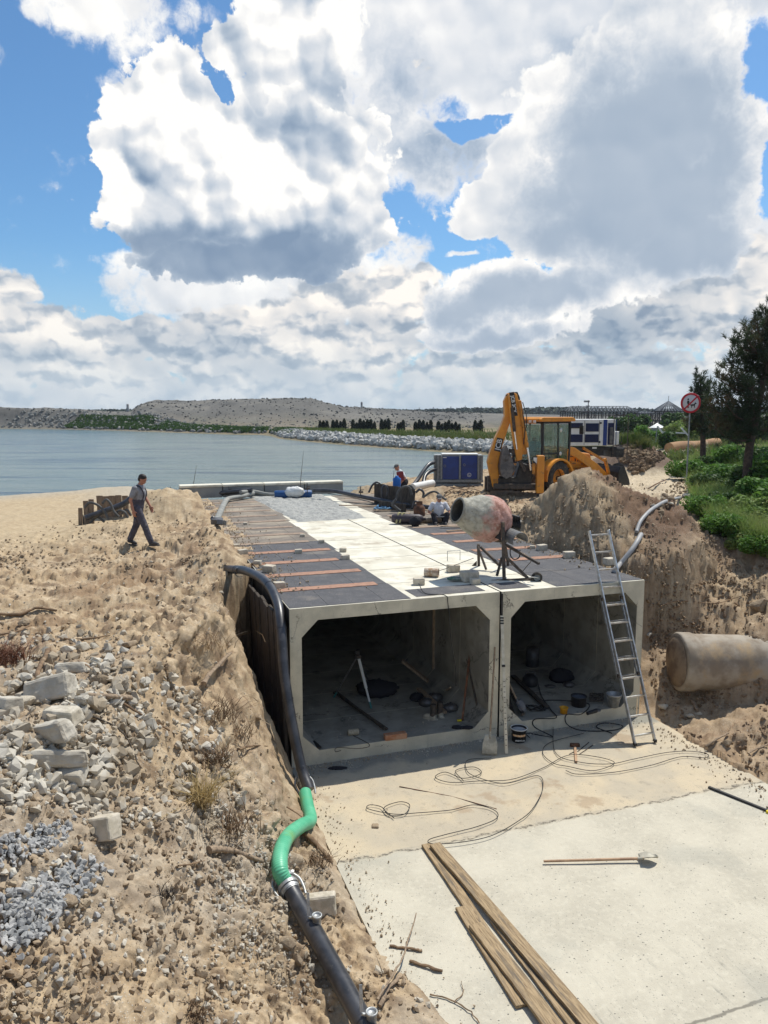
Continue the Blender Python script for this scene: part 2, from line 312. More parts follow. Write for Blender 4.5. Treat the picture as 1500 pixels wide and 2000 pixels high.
# ------------------------------------------------------------------ mesh builder
class MB:
    def __init__(s): s.v = []; s.f = []; s.mi = []; s.cur = 0; s.sm = []; s.smooth = False
    def add(s, vs, fs, M=None):
        o = len(s.v)
        for p in vs:
            p = Vector(p)
            s.v.append(tuple(M @ p) if M is not None else tuple(p))
        for f in fs:
            s.f.append(tuple(i + o for i in f)); s.mi.append(s.cur); s.sm.append(s.smooth)
        return s
    def box(s, c, d, M=None, rot=None, taper=None):
        x, y, z = d[0] / 2, d[1] / 2, d[2] / 2; tx = taper or 1.0
        vs = [Vector(p) for p in ((-x, -y, -z), (x, -y, -z), (x, y, -z), (-x, y, -z), (-x * tx, -y * tx, z), (x * tx, -y * tx, z), (x * tx, y * tx, z), (-x * tx, y * tx, z))]
        if rot is not None:
            e = rot if isinstance(rot, Matrix) else Euler(rot).to_matrix(); vs = [e @ p for p in vs]
        vs = [p + Vector(c) for p in vs]; sm = s.smooth; s.smooth = False
        s.add(vs, [(0, 3, 2, 1), (4, 5, 6, 7), (0, 1, 5, 4), (1, 2, 6, 5), (2, 3, 7, 6), (3, 0, 4, 7)], M); s.smooth = sm
        return s
    def bar(s, a, b, w, h=None, up=(0, 0, 1), M=None):
        a, b = Vector(a), Vector(b); h = h or w; d = b - a; L = d.length
        if L < 1e-6: return s
        z = d / L; u = Vector(up)
        if abs(z.dot(u)) > 0.98: u = Vector((1, 0, 0))
        x = u.cross(z).normalized(); y = z.cross(x)
        R3 = Matrix((x, y, z)).transposed()
        return s.box((a + b) / 2, (w, h, L), M, R3)
    def tube(s, pts, r, n=10, M=None, caps=True, closed=False, smooth=True, flat=1.0):
        pts = [Vector(p) for p in pts]; N = len(pts); rs = r if isinstance(r, (list, tuple)) else [r] * N
        ts = []
        for i in range(N):
            a = pts[(i - 1) % N] if (closed or i > 0) else pts[i]; b = pts[(i + 1) % N] if (closed or i < N - 1) else pts[i]
            ts.append((b - a).normalized())
        u = Vector((0, 0, 1)); u = Vector((1, 0, 0)) if abs(ts[0].dot(u)) > .95 else u
        x = (u - ts[0] * u.dot(ts[0])).normalized(); vs = []
        for i in range(N):
            x = (x - ts[i] * x.dot(ts[i])).normalized(); y = ts[i].cross(x)
            for k in range(n):
                a = 2 * math.pi * k / n; vs.append(pts[i] + (x * math.cos(a) * flat + y * math.sin(a)) * rs[i])
        fs = []
        for i in range(N if closed else N - 1):
            j = (i + 1) % N
            for k in range(n):
                fs.append((i * n + k, i * n + (k + 1) % n, j * n + (k + 1) % n, j * n + k))
        sm = s.smooth; s.smooth = smooth; s.add(vs, fs, M); s.smooth = False
        if caps and not closed:
            s.add(vs[:n][::-1], [tuple(range(n))], M); s.add(vs[-n:], [tuple(range(n))], M)
        s.smooth = sm
        return s
    def lathe(s, prof, n=24, M=None, smooth=True):
        """profile of (radius, z) turned about z"""
        vs = []; fs = []
        for (r, z) in prof:
            for k in range(n):
                a = 2 * math.pi * k / n; vs.append((r * math.cos(a), r * math.sin(a), z))
        for i in range(len(prof) - 1):
            for k in range(n):
                fs.append((i * n + k, i * n + (k + 1) % n, (i + 1) * n + (k + 1) % n, (i + 1) * n + k))
        sm = s.smooth; s.smooth = smooth; s.add(vs, fs, M); s.smooth = sm
        return s
    def prism(s, out, y0, y1, M=None):
        """outline of (x, z) points extruded along y from y0 to y1"""
        n = len(out); vs = [(x, y0, z) for x, z in out] + [(x, y1, z) for x, z in out]
        fs = [tuple(range(n)), tuple(range(2 * n - 1, n - 1, -1))] + [(i, i + n, (i + 1) % n + n, (i + 1) % n) for i in range(n)]
        return s.add(vs, fs, M)
    def sphere(s, c, r, n=12, m=8, M=None):
        rr = r if isinstance(r, (tuple, list)) else (r, r, r); vs = []; fs = []
        for j in range(m + 1):
            ph = math.pi * j / m
            for k in range(n):
                a = 2 * math.pi * k / n
                vs.append((c[0] + rr[0] * math.sin(ph) * math.cos(a), c[1] + rr[1] * math.sin(ph) * math.sin(a), c[2] + rr[2] * math.cos(ph)))
        for j in range(m):
            for k in range(n): fs.append((j * n + k, (j + 1) * n + k, (j + 1) * n + (k + 1) % n, j * n + (k + 1) % n))
        sm = s.smooth; s.smooth = True; s.add(vs, fs, M); s.smooth = sm
        return s
    def build(s, name, mats, parent=None, bevel=0.0, loc=None, seg=1):
        me = bpy.data.meshes.new(name); me.from_pydata(s.v, [], s.f)
        for mt in (mats if isinstance(mats, (list, tuple)) else [mats]): me.materials.append(mt)
        me.polygons.foreach_set('material_index', s.mi); me.polygons.foreach_set('use_smooth', s.sm); me.update()
        o = bpy.data.objects.new(name, me); COL.objects.link(o)
        if parent is not None: o.parent = parent
        if loc is not None: o.location = loc
        if bevel:
            bm_ = o.modifiers.new('bevel', 'BEVEL'); bm_.width = bevel; bm_.segments = seg; bm_.limit_method = 'ANGLE'; bm_.angle_limit = R(40)
        return o
def tag(o, label=None, cat=None, group=None, kind=None):
    if label: o['label'] = label
    if cat: o['category'] = cat
    if group: o['group'] = group
    if kind: o['kind'] = kind
    return o
def thing(name, label, cat, loc=(0, 0, 0), rz=0.0, group=None, rot=None):
    o = bpy.data.objects.new(name, None); COL.objects.link(o); o.location = loc
    o.rotation_euler = rot if rot is not None else (0, 0, rz); o.empty_display_size = 0.2
    return tag(o, label, cat, group)
def kids(o): return [c for c in ALLK.get(o.name, [])]
def copy_tree(o, parent=None):
    c = o.copy(); COL.objects.link(c)
    if parent is not None: c.parent = parent
    for ch in list(o.children): copy_tree(ch, c)
    return c
def np_mesh(name, v, f, mt, smooth=True, parent=None):
    me = bpy.data.meshes.new(name); nv, nf, k = len(v), len(f), f.shape[1]
    me.vertices.add(nv); me.vertices.foreach_set('co', np.ascontiguousarray(v, dtype=np.float32).ravel())
    me.loops.add(nf * k); me.loops.foreach_set('vertex_index', np.ascontiguousarray(f, dtype=np.int32).ravel())
    me.polygons.add(nf); me.polygons.foreach_set('loop_start', np.arange(0, nf * k, k, dtype=np.int32))
    me.polygons.foreach_set('use_smooth', np.full(nf, smooth)); me.update(calc_edges=True); me.materials.append(mt)
    o = bpy.data.objects.new(name, me); COL.objects.link(o)
    if parent is not None: o.parent = parent
    return o
def spline(pts, n=8):
    """Catmull-Rom through the points"""
    P = [Vector(p) for p in pts]; P = [P[0] * 2 - P[1]] + P + [P[-1] * 2 - P[-2]]; out = []
    for i in range(1, len(P) - 2):
        for k in range(n):
            t = k / n; a, b, c, d = P[i - 1], P[i], P[i + 1], P[i + 2]
            out.append(0.5 * ((2 * b) + (c - a) * t + (2 * a - 5 * b + 4 * c - d) * t * t + (3 * b - a - 3 * c + d) * t ** 3))
    return out + [P[-2]]
def text_mesh(name, s_, size, M, mt, parent, depth=0.004, bold=0.0):
    cu = bpy.data.curves.new(name, 'FONT'); cu.body = s_; cu.size = size; cu.extrude = depth; cu.align_x = 'CENTER'; cu.align_y = 'CENTER'; cu.offset = bold
    t = bpy.data.objects.new(name, cu); COL.objects.link(t)
    me = bpy.data.meshes.new_from_object(t); bpy.data.objects.remove(t); bpy.data.curves.remove(cu)
    me.transform(M); me.materials.clear(); me.materials.append(mt)
    o = bpy.data.objects.new(name, me); COL.objects.link(o); o.parent = parent
    return o
# ------------------------------------------------------------------ noise + height of the ground
def _h(ix, iy, seed):
    h = (ix.astype(np.int64) * 374761393 + iy.astype(np.int64) * 668265263 + seed * 1442695041) & 0xFFFFFFFF
    h = ((h ^ (h >> 13)) * 1274126177) & 0xFFFFFFFF
    return ((h ^ (h >> 16)) & 0xFFFF) / 65535.0 * 2 * np.pi
def pn(x, y, seed=0):
    ix, iy = np.floor(x), np.floor(y); fx, fy = x - ix, y - iy
    ux, uy = fx * fx * fx * (fx * (fx * 6 - 15) + 10), fy * fy * fy * (fy * (fy * 6 - 15) + 10)
    def g(a, b):
        t = _h(ix + a, iy + b, seed); return np.cos(t) * (fx - a) + np.sin(t) * (fy - b)
    return (g(0, 0) * (1 - ux) + g(1, 0) * ux) * (1 - uy) + (g(0, 1) * (1 - ux) + g(1, 1) * ux) * uy
def fbm(x, y, f, o, seed=0, gain=.5):
    a = 1.0; r = 0
    for i in range(o):
        r = r + a * pn(x * f, y * f, seed + i); a *= gain; f *= 2.03
    return r
def clod(x, y, f, o, seed=0, gain=.55):      # rounded lumps with sharp creases between them
    a = 1.0; r = 0
    for i in range(o):
        r = r + a * (np.abs(pn(x * f, y * f, seed + i)) * 2 - .35); a *= gain; f *= 2.1
    return r
def pn3(x, y, z, seed=0):
    ix, iy, iz = np.floor(x), np.floor(y), np.floor(z); fx, fy, fz = x - ix, y - iy, z - iz
    u, v, w = [q * q * (3 - 2 * q) for q in (fx, fy, fz)]; r = 0
    for c in (0, 1):
        for b in (0, 1):
            for a in (0, 1):
                t = _h(ix + a + (iz + c) * 57, iy + b + (iz + c) * 131, seed); k = np.cos(t * 3.7 + 1) ; q = np.sqrt(1 - k * k)
                g = np.cos(t) * q * (fx - a) + np.sin(t) * q * (fy - b) + k * (fz - c)
                r = r + g * (u if a else 1 - u) * (v if b else 1 - v) * (w if c else 1 - w)
    return r
def ss(x, a, b):
    t = np.clip((x - a) / (b - a), 0, 1); return t * t * (3 - 2 * t)
WZ = -0.6
LAKE = [U(px, py, WZ)[:2] for px, py in ((-2600, 1150), (0, 989), (90, 983), (150, 974), (250, 968), (330, 967))]
LAKE += [tuple(W(-.6, 19.2)[:2]), tuple(W(1.5, 18.6)[:2]), tuple(W(6.2, 18.4)[:2])]
LAKE += [U(px, py, WZ)[:2] for px, py in ((735, 953), (800, 943), (850, 938), (950, 928), (1010, 905), (985, 889), (900, 884), (800, 877), (700, 870), (620, 863), (560, 857),
                                          (543, 852), (520, 849), (470, 849), (350, 845), (230, 841), (120, 838.5), (0, 837), (-2600, 834))]
LAKE = np.array(LAKE)
def lake_sd(x, y):                           # negative in the water
    d = np.full(x.shape, 1e9); ins = np.zeros(x.shape, bool); n = len(LAKE)
    for i in range(n):
        ax, ay = LAKE[i]; bx, by = LAKE[(i + 1) % n]; ex, ey = bx - ax, by - ay
        t = np.clip(((x - ax) * ex + (y - ay) * ey) / (ex * ex + ey * ey), 0, 1)
        d = np.minimum(d, np.hypot(x - ax - t * ex, y - ay - t * ey))
        c = ((ay > y) != (by > y)) & (x < (bx - ax) * (y - ay) / (by - ay + 1e-12) + ax); ins ^= c
    return np.where(ins, -d, d)
MND = U(1150, 1000, 0.0)
MC = (UD(1148, 918, 19.4)[0], 19.4)
RIDGE = np.array([(-2600, 799), (0, 797), (60, 799.5), (130, 801), (200, 805), (255, 805), (272, 792), (295, 786), (330, 784.5), (400, 786), (450, 784), (500, 782.5), (560, 779),
                  (610, 781), (640, 788), (670, 795), (740, 800), (850, 806), (960, 809), (1100, 812), (4000, 812)])
def height(x, y, fine=True):
    s, t = ST(x, y); r = np.hypot(x, y); sd = lake_sd(x, y)
    wob = pn(s * .5, t * .5, 3)
    # plain at deck level, rising to the right behind the culvert
    e = x - (7.9 + (y - 15) * .26)
    z = 0.02 + .06 * fbm(x, y, .25, 3, 5) + 1.35 * ss(e, .9, 6.5) * ss(-y, -60, -30) + .45 * ss(e, 0, 4) * ss(y, 34, 60) * ss(-y, -160, -100)
    z = z * 1.0 + 1.55 * ss(-np.hypot(x + .3, y + .5), -6.0, -1.0)      # the bank the photographer stands on
    # left bank down to the apron, and the trench beside the culvert
    a = -s
    toe = .50 * ss(-t, 4.2, 6.6)
    a = a + toe
    wl = 1.0 + .34 * np.clip(-t, 0, 9) + .25 * wob
    led = np.clip(.12 + .17 * np.clip(-t, 0, 8), 0, 1.3) + toe          # narrow ledge at the toe carries the pipe
    rise = np.where(a < led, np.clip(a / led, 0, 1) * .12, .12 + .88 * np.clip((a - led) / wl, 0, 1.0) ** .92)
    left = -2.80 + (z + 2.80) * rise + .12 * ss(a, -.02, .25)
    tr_w = np.maximum(.95 * ss(-t, -3.9, -2.4), .001)
    trench = -2.80 + (z + 2.80) * np.clip((a + .0) / tr_w, 0, 1) ** 1.2
    k = ss(t, -.5, .6)
    zl = left * (1 - k) + np.where(t < 3.9, trench, z) * k
    # right bank: pit floor rising away, steep cut behind the big pipe
    b = s - S_END - .12
    r1 = -2.74 + np.clip(b, 0, 2.3) * .20 + np.clip(b - 2.3, 0, 9) * .85
    r2 = -2.74 + (np.clip(t - .35 + .45 * b - .2 * wob, 0, 9) * (1.15 - .33 * np.clip(b, 0, 2.0)) + .10 * b) * ss(b, -.05, .4)
    zr = np.minimum(z, np.maximum(r1, r2))
    kk = .35; mm = np.clip((z - np.maximum(r1, r2)) / kk, -1, 1); zr = zr - kk * .25 * (1 - np.abs(mm)) ** 2
    kr = ss(t, 2.6, 4.8); zr = zr * (1 - kr) + z * kr
    zz = np.where(s < S_END * .5, np.where((s < 0) | (t < .02), zl, z), np.where((s > S_END) | (t < .02), zr, z))
    # heaps
    dx, dy = x - MC[0], y - MC[1]
    sh_ = ss(s - S_END, -.05, 1.3)
    rr = np.hypot(dx * np.where(dx < 0, .86, 1.0), dy * .95) + .16 * fbm(x, y, .9, 3, 31)
    big = 2.0 - .70 * np.sqrt(rr * rr + .03); big = np.where(big < 0, big * 5, big)
    zz = np.where((s > S_END - .1) & (big > zz), zz + (big - zz) * sh_, zz)
    for (px, py, hh, rx, ry, sx) in ((1035, 1012, .55, 1.5, 1.1, 1), (322, 1000, .85, 1.6, 1.2, 0), (420, 1050, .30, .9, 1.6, 0), (430, 1095, .34, .55, .8, 0), (230, 1030, .22, 1.3, .6, 0),
                                     (1290, 985, .45, 1.6, 1.6, 1), (1320, 1045, .42, 1.1, 1.3, 1), (1440, 1080, .30, 1.5, 1.0, 1), (900, 962, .35, 2.2, .8, 1), (1280, 955, .35, 1.4, 1.2, 1)):
        c = U(px, py, .1); q = ((x - c[0]) / rx) ** 2 + ((y - c[1]) / ry) ** 2
        hb = hh * np.exp(-q) * (1 + .35 * fbm(x, y, 1.1, 3, 41)); edge = ss(np.where(sx, s - S_END, -s), -.12, .35)
        zz = zz + hb * edge
    lump = -.95 - .62 * (s - 10.0) ** 2 - 1.3 * (t + .10) ** 2 + .12 * wob; zz = np.where((s > S_END + .3) & (lump > zz), lump, zz)      # soil slid over the pipe
    c = UD(1235, 845, 42.); q = np.hypot((x - c[0]) / 1.5, (y - 42) / 1.7); zz = np.maximum(zz, .2 + 1.85 - 1.05 * q + .15 * fbm(x, y, .8, 3, 8))
    # far land
    u = x / np.maximum(y, 1e-3) * (F / math.cos(PIT)) * 1.0 + 750
    top = HC + (HY - np.interp(u, RIDGE[:, 0], RIDGE[:, 1])) / F * 196 * (1 - .1 * SP)
    rid = ss(y, 150, 192) * ss(-y, -290, -215)
    far = (top - .2) * rid * (1 + .0 * x) + ss(y, 120, 160) * .35
    far = far + rid * (.8 * fbm(x, y, .035, 5, 12, .6) * ss(u, -300, 300) * ss(-u, -800, -620) * .8 + .38 * clod(x, y, .09, 4, 19, .6) * ss(-u, -760, -620))
    zz = zz + np.where(y > 110, far, 0)
    # water's edge
    shore = -1.6 + 1.15 * ss(sd, -5, .2) + np.clip(sd, 0, 2.5) * .26 + np.clip(sd - 2.2, 0, 99) * 1.2
    shore = np.where(y > 55, -1.6 + 1.1 * ss(sd, -6, 0) + ss(sd, -.5, 3.5) * 1.25 + np.clip(sd - 3, 0, 99) * .8, shore)
    zz = np.minimum(zz, shore)
    if fine:
        near = ss(-r, -60, -14); bank = ss(-t, -4.5, 1.5) * (s < 0)
        sandy = ss(-x, 4.5, 9) * ss(y, 16.5, 21)                 # smooth beach at the far left
        m = (1 - .85 * sandy)
        rg = ss(fbm(x, y, .35, 3, 55), -.35, .4)                  # patches of rougher soil
        zz = zz + m * near * (.11 * fbm(x, y, .9, 4, 61) + (.04 + .07 * rg) * clod(x, y, 1.5, 2, 71, .5))
        hp = ss(big, -.3, .3) * (s > S_END)
        zz = zz + hp * .07 * clod(x, y, 1.6, 2, 33, .5)
        rb = (s > S_END) * ss(-t, -6, -3); zz = zz + rb * .10 * clod(x, y, 1.3, 2, 37, .5)
        # ruts of a tracked machine running across the left bank, boot troughs
        for (p1, p2, w_, dp) in (((-3.9, 13.0), (-1.9, 14.2), .20, .10), ((-5.5, 15.2), (-2.7, 16.4), .22, .10), ((-7.5, 17.4), (-3.4, 18.4), .25, .08), ((-6.5, 12.2), (-3.6, 12.9), .22, .10),
                                 (U(225, 1765, 0)[:2], U(330, 1845, 0)[:2], .085, .075), (U(180, 1860, 0)[:2], U(262, 1990, 0)[:2], .085, .10), (U(30, 1240, 0)[:2], U(300, 1215, 0)[:2], .16, .08)):
            ax, ay = p1; bx, by = p2; ex, ey = bx - ax, by - ay
            q = np.clip(((x - ax) * ex + (y - ay) * ey) / (ex * ex + ey * ey), 0, 1); dd = np.hypot(x - ax - q * ex, y - ay - q * ey)
            zz = zz - dp * np.exp(-(dd / w_) ** 4) + .5 * dp * np.exp(-((dd - w_ * 1.7) / (w_ * .5)) ** 2)
    # under the culvert and the apron
    ed = .10 * pn(t * 1.7, s * 0, 77) + .05 * pn(t * 6, s * 0, 78)
    lip = np.where(t > 3.2, .35 * ss(t, 3.2, 8) + .12, .0) + ed * ss(t, 2.0, 4.0)
    ins = (s > lip) & (s < S_END - .045 + ed * .1) & (t > .02) & (t < T_END + .3)
    # spill-over edge: sand thins out over the deck
    zz = np.where(ins, -3.05, zz)
    sp = (s > -.12) & (s <= lip) & (t > 3.2) & (t < T_END)
    zz = np.where(sp, np.minimum(zz, .05 + .02 * pn(x * 5, y * 5, 5)), zz)
    ap = (s > .9 * ss(-t, 4.2, 6.8) * .45 + .12 * pn(t * 1.3, s * 0, 5) + .06 * pn(t * 5, s * 0, 6) + .02) & (s < S_END + .12 + .06 * pn(t * 2.3, s * 0, 9)) & (t <= .02) & (t > -9.6)
    zz = np.where(ap, -3.05, zz)
    return zz
def gz(x, y): return float(height(np.array([float(x)]), np.array([float(y)]))[0])
HITS = {}
def hits(px, py):
    """first point of ground, apron or deck met by the sight line of each pixel (looked up in the finished ground grid)"""
    px, py = np.atleast_1d(np.asarray(px, float)), np.atleast_1d(np.asarray(py, float)); rx = (px - 750) / F; v = -(py - 1000) / F; ry, rz_ = CP + v * SP, -SP + v * CP
    az_ = np.degrees(np.arctan2(rx, ry)); te = rz_ / np.hypot(rx, ry); j = np.clip(np.round((az_ - HITS['a0']) / HITS['da']).astype(int), 0, HITS['n'] - 1)
    X, Y, Z = np.empty(len(px)), np.empty(len(px)), np.empty(len(px))
    for c in range(0, len(px), 4000):
        q = slice(c, c + 4000); T = HITS['T'][:, j[q]]; i = np.argmax(T >= te[None, q], 0); i = np.maximum(i, 1); k = np.arange(len(i)); t1, t0 = T[i, k], T[i - 1, k]; f = np.clip((te[q] - t0) / (t1 - t0 + 1e-9), 0, 1)
        r = HITS['R'][i - 1] + f * (HITS['R'][i] - HITS['R'][i - 1]); a = np.radians(az_[q]); X[q], Y[q] = np.sin(a) * r, np.cos(a) * r; Z[q] = HC + te[q] * r
    return X, Y, Z
def G(px, py, up=0.0):
    X, Y, Z = hits(px, py); return Vector((X[0], Y[0], Z[0] + up))

# ------------------------------------------------------------------ ground sheet
def build_ground():
    rows = [0.8]
    while rows[-1] < 26000:
        r = rows[-1]; dr = max(.012, min(r * r / 2500, .0062 * r + .018)) if r < 60 else (.0085 * r if r < 330 else .06 * r)
        if r < 2.6: dr = .06
        rows.append(r + dr)
    rr = np.array(rows)
    fine = np.arange(-29.5, 29.5, .080); out = np.concatenate([np.arange(-180, -29.5, 3.2), fine, np.arange(29.5, 180, 3.2)])
    az_ = np.radians(out); na, nr = len(az_), len(rr)
    AZ, RR = np.meshgrid(az_, rr); X, Y = np.sin(AZ) * RR, np.cos(AZ) * RR
    Z = height(X.ravel(), Y.ravel()).reshape(X.shape)
    # fine relief is pushed out along the surface normal so steep cuts crumble instead of streaking
    dR = np.gradient(np.stack([X, Y, Z]), axis=1); dA = np.gradient(np.stack([X, Y, Z]), axis=2)
    N = np.cross(np.moveaxis(dA, 0, -1), np.moveaxis(dR, 0, -1)); N /= np.linalg.norm(N, axis=-1)[..., None] + 1e-12; N *= np.sign(N[..., 2:3] + 1e-9)
    sel = (RR > 2.5) & (RR < 55) & (np.abs(np.degrees(AZ)) < 31) & (Z > -2.95)
    x_, y_, z_ = X[sel], Y[sel], Z[sel]; s_, t_ = ST(x_, y_); sandy = ss(-x_, 4.5, 9) * ss(y_, 16.5, 21)
    k = (.55 + .45 * ss(RR[sel], 5.5, 9.5)) * (1 - .88 * sandy) * (1 - .5 * ss(RR[sel], 25, 55)); rg = .45 + 1.05 * ss(fbm(x_, y_, .45, 3, 55), -.3, .35)
    def bil(f, sd): return np.abs(pn3(x_ * f, y_ * f, z_ * f, sd)) * 2 - .4
    d = .105 * bil(2.3, 1) * rg + .085 * bil(4.9, 2) * rg + .050 * bil(10.3, 3) * rg + .026 * bil(21, 4) + .012 * bil(43, 5)
    d = d * k; lim = np.minimum(1, np.abs(np.where((s_ > -.3) & (s_ < S_END + .3) & (t_ > -9.6) & (t_ < T_END), .35, 1))); d = d * lim
    X[sel] += N[..., 0][sel] * d; Y[sel] += N[..., 1][sel] * d; Z[sel] += N[..., 2][sel] * d
    zr_ = Z.copy(); s_, t_ = ST(X, Y); dk_ = (s_ > 0) & (s_ < S_END) & (t_ > 0) & (t_ < T_END); zr_[dk_] = np.maximum(zr_[dk_], 0.0); ap_ = (s_ > 0) & (s_ < S_END + .1) & (t_ <= 0) & (t_ > -9.6); zr_[ap_] = np.maximum(zr_[ap_], ZF)
    c0, c1 = int(np.argmin(np.abs(out + 29.5))), int(np.argmin(np.abs(out - 29.4))); c0 = len(np.arange(-180, -29.5, 3.2)); n_ = len(fine); vis = RR[:, 0] > 2.0; Rr = np.hypot(X, Y)[:, c0:c0 + n_]
    T = (zr_[:, c0:c0 + n_] - HC) / np.maximum(Rr, .1); T[~vis] = -9; T = np.maximum.accumulate(T, 0); HITS.update(T=T, R=rr, a0=-29.5, da=.080, n=n_)
    # colours: real differences of soil, no shade
    x, y = X.ravel().copy(), Y.ravel().copy(); s, t = ST(x, y); z = Z.ravel(); sd = lake_sd(x, y)
    def c(*v): return np.array(v)[None, :]
    colr = np.repeat(c(.43, .325, .205), len(x), 0)
    def mixc(w, v):
        nonlocal colr; w = np.clip(w, 0, 1)[:, None]; colr = colr * (1 - w) + np.array(v)[None, :] * w
    n1 = fbm(x, y, .5, 5, 101); n2 = fbm(x, y, 1.8, 4, 103); n3 = fbm(x, y, .12, 4, 105)
    n5 = fbm(x, y, 3.1, 5, 107, .6); mixc(ss(n1 + .5 * n5, -.15, .45) * .80, (.28, .19, .115)); mixc(ss(-n5, .05, .55) * .6, (.56, .455, .315)); mixc(ss(n5 - .4 * n1, .12, .5) * .7, (.17, .115, .072))
    dk_l = ss(-np.hypot(s + 1.2, (t - 4.5) * .35), -1.6, -.5); mixc(dk_l * ss(n5 + .6 * n2, -.3, .3) * .6, (.20, .14, .09)); mixc(ss(-t, 3.5, 7) * (s < -.2) * ss(n1 - .3 * n5, -.2, .3) * .45, (.30, .22, .15))
    greyz = ss(-t, .3, 4) * (s < .3) * ss(n1 + .25 * n2, -.35, .25)
    mixc(greyz * .6, (.42, .36, .275))
    beach = ss(-x, 4.5, 9) * ss(y, 16, 20); mixc(beach * .75, (.50, .395, .25)); mixc(ss(-x, 6, 11) * ss(-sd, -4.5, -1.5) * (sd > 0) * .7, (.40, .37, .31))
    rb = ss(s, S_END - .1, S_END + .4) * ss(-t, -5, -1.5); mixc(rb * ss(n1 + .4 * n2, -.2, .35) * .45, (.24, .165, .105)); mixc(rb * ss(-z, .6, 1.8) * .35, (.27, .19, .125)); mixc(rb * ss(n5, 0, .4) * .5, (.50, .39, .26))
    dx, dy = x - MC[0], y - MC[1]; rm = np.hypot(dx, dy)
    dark = ss(-rm, -3.2, -2.3) * ss(dx * .8 + dy * .2 + .35 * n2 + .2 * n1, -.25, .25); mixc(dark * .85, (.135, .080, .052)); mixc(ss(-rm, -3.0, -2.2) * (1 - dark) * .55, (.30, .235, .155))
    near_pit = (s > S_END) & (y > 17) & (y < 34); mixc(near_pit * ss(n1 + n2 * .4, -.1, .4) * .55 * ss(rm, 2, 3), (.25, .18, .12))
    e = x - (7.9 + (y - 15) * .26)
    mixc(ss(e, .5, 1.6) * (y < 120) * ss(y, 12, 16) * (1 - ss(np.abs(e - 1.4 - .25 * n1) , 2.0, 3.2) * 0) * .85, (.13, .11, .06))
    road = np.exp(-(((x - (8.6 + (y - 25) * .36)) / (1.9 + .012 * y)) ** 4)) * ss(y, 22, 27) * ss(-y, -75, -55); mixc(road * .95, (.56, .47, .335))
    mixc(road * ss(n2, .15, .5) * .4, (.36, .28, .19))
    c0 = UD(1235, 845, 42.); q = np.hypot((x - c0[0]) / 1.5, (y - 42) / 1.7); mixc(ss(-q, -1.7, -1.4), (.19, .135, .10))
    farm = ss(y, 45, 70) * (1 - road); mixc(farm * .9, (.23, .185, .115)); mixc(farm * ss(n3 + .5 * n1, -.05, .3) * .8, (.085, .10, .035)); mixc(farm * ss(n3, .25, .5) * .5, (.36, .28, .19))
    spoil = ss(y, 140, 175) * ss(-y, -420, -330); n4 = fbm(x, y, .05, 5, 111, .62)
    mixc(spoil, (.14, .137, .125)); mixc(spoil * ss(n4, 0, .4) * .8, (.20, .19, .165)); mixc(spoil * ss(-n4, .1, .5) * .7, (.085, .085, .08))
    mixc(ss(y, 330, 420), (.07, .09, .05))
    mixc((sd < .6) * .5, (.22, .19, .13))
    idx = (np.arange(nr - 1)[:, None] * na + np.arange(na - 1)[None, :]).ravel()
    f = np.stack([idx, idx + 1, idx + na + 1, idx + na], 1)
    seam = np.arange(nr - 1) * na; fs_ = np.stack([seam + na - 1, seam, seam + na, seam + 2 * na - 1], 1)
    f = np.concatenate([f, fs_]); 
    v = np.stack([x, y, z], 1)
    vc = np.array([[0, 0, gz(0, 0)]]); v = np.concatenate([v, vc]); colr = np.concatenate([colr, colr[:1]])
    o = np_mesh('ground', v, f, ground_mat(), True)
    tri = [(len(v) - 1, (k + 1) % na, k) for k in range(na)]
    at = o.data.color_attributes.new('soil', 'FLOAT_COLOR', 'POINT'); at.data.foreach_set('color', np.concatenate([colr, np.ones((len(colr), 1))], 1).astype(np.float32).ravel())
    tag(o, 'sandy construction ground, banks and heaps of soil', None, None, 'structure')
    return o
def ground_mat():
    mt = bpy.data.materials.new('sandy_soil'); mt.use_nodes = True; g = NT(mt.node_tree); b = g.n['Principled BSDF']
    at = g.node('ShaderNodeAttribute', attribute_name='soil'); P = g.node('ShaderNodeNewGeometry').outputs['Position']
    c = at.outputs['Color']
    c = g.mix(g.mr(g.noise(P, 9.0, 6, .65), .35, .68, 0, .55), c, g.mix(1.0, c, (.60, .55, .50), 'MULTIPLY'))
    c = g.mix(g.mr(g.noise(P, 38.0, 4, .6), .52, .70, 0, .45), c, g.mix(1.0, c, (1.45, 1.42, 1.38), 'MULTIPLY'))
    # chips of stone: small voronoi cells, patchy
    v1 = g.vor(P, 34.0); v2 = g.vor(P, 90.0); patch = g.mr(g.noise(P, .9, 4, .6), .42, .62)
    c = g.mix(g.m('MULTIPLY', g.mr(v1, .13, .20, 1, 0), g.m('MULTIPLY_ADD', patch, .75, .05)), c, (.56, .53, .46))
    c = g.mix(g.m('MULTIPLY', g.mr(v2, .16, .24, 1, 0), g.m('MULTIPLY_ADD', patch, .6, .12)), c, (.47, .44, .38))
    g.put(b.inputs['Base Color'], c); b.inputs['Roughness'].default_value = .95; b.inputs['Specular IOR Level'].default_value = .15
    hh = g.m('MULTIPLY_ADD', g.noise(P, 22.0, 8, .7), .9, g.m('MULTIPLY', g.mr(v1, .12, .3, 1, 0), .25))
    bn = g.node('ShaderNodeBump'); bn.inputs['Strength'].default_value = .7; bn.inputs['Distance'].default_value = .02
    g.put(bn.inputs['Height'], hh); g.put(b.inputs['Normal'], bn.outputs[0])
    return mt
build_ground()

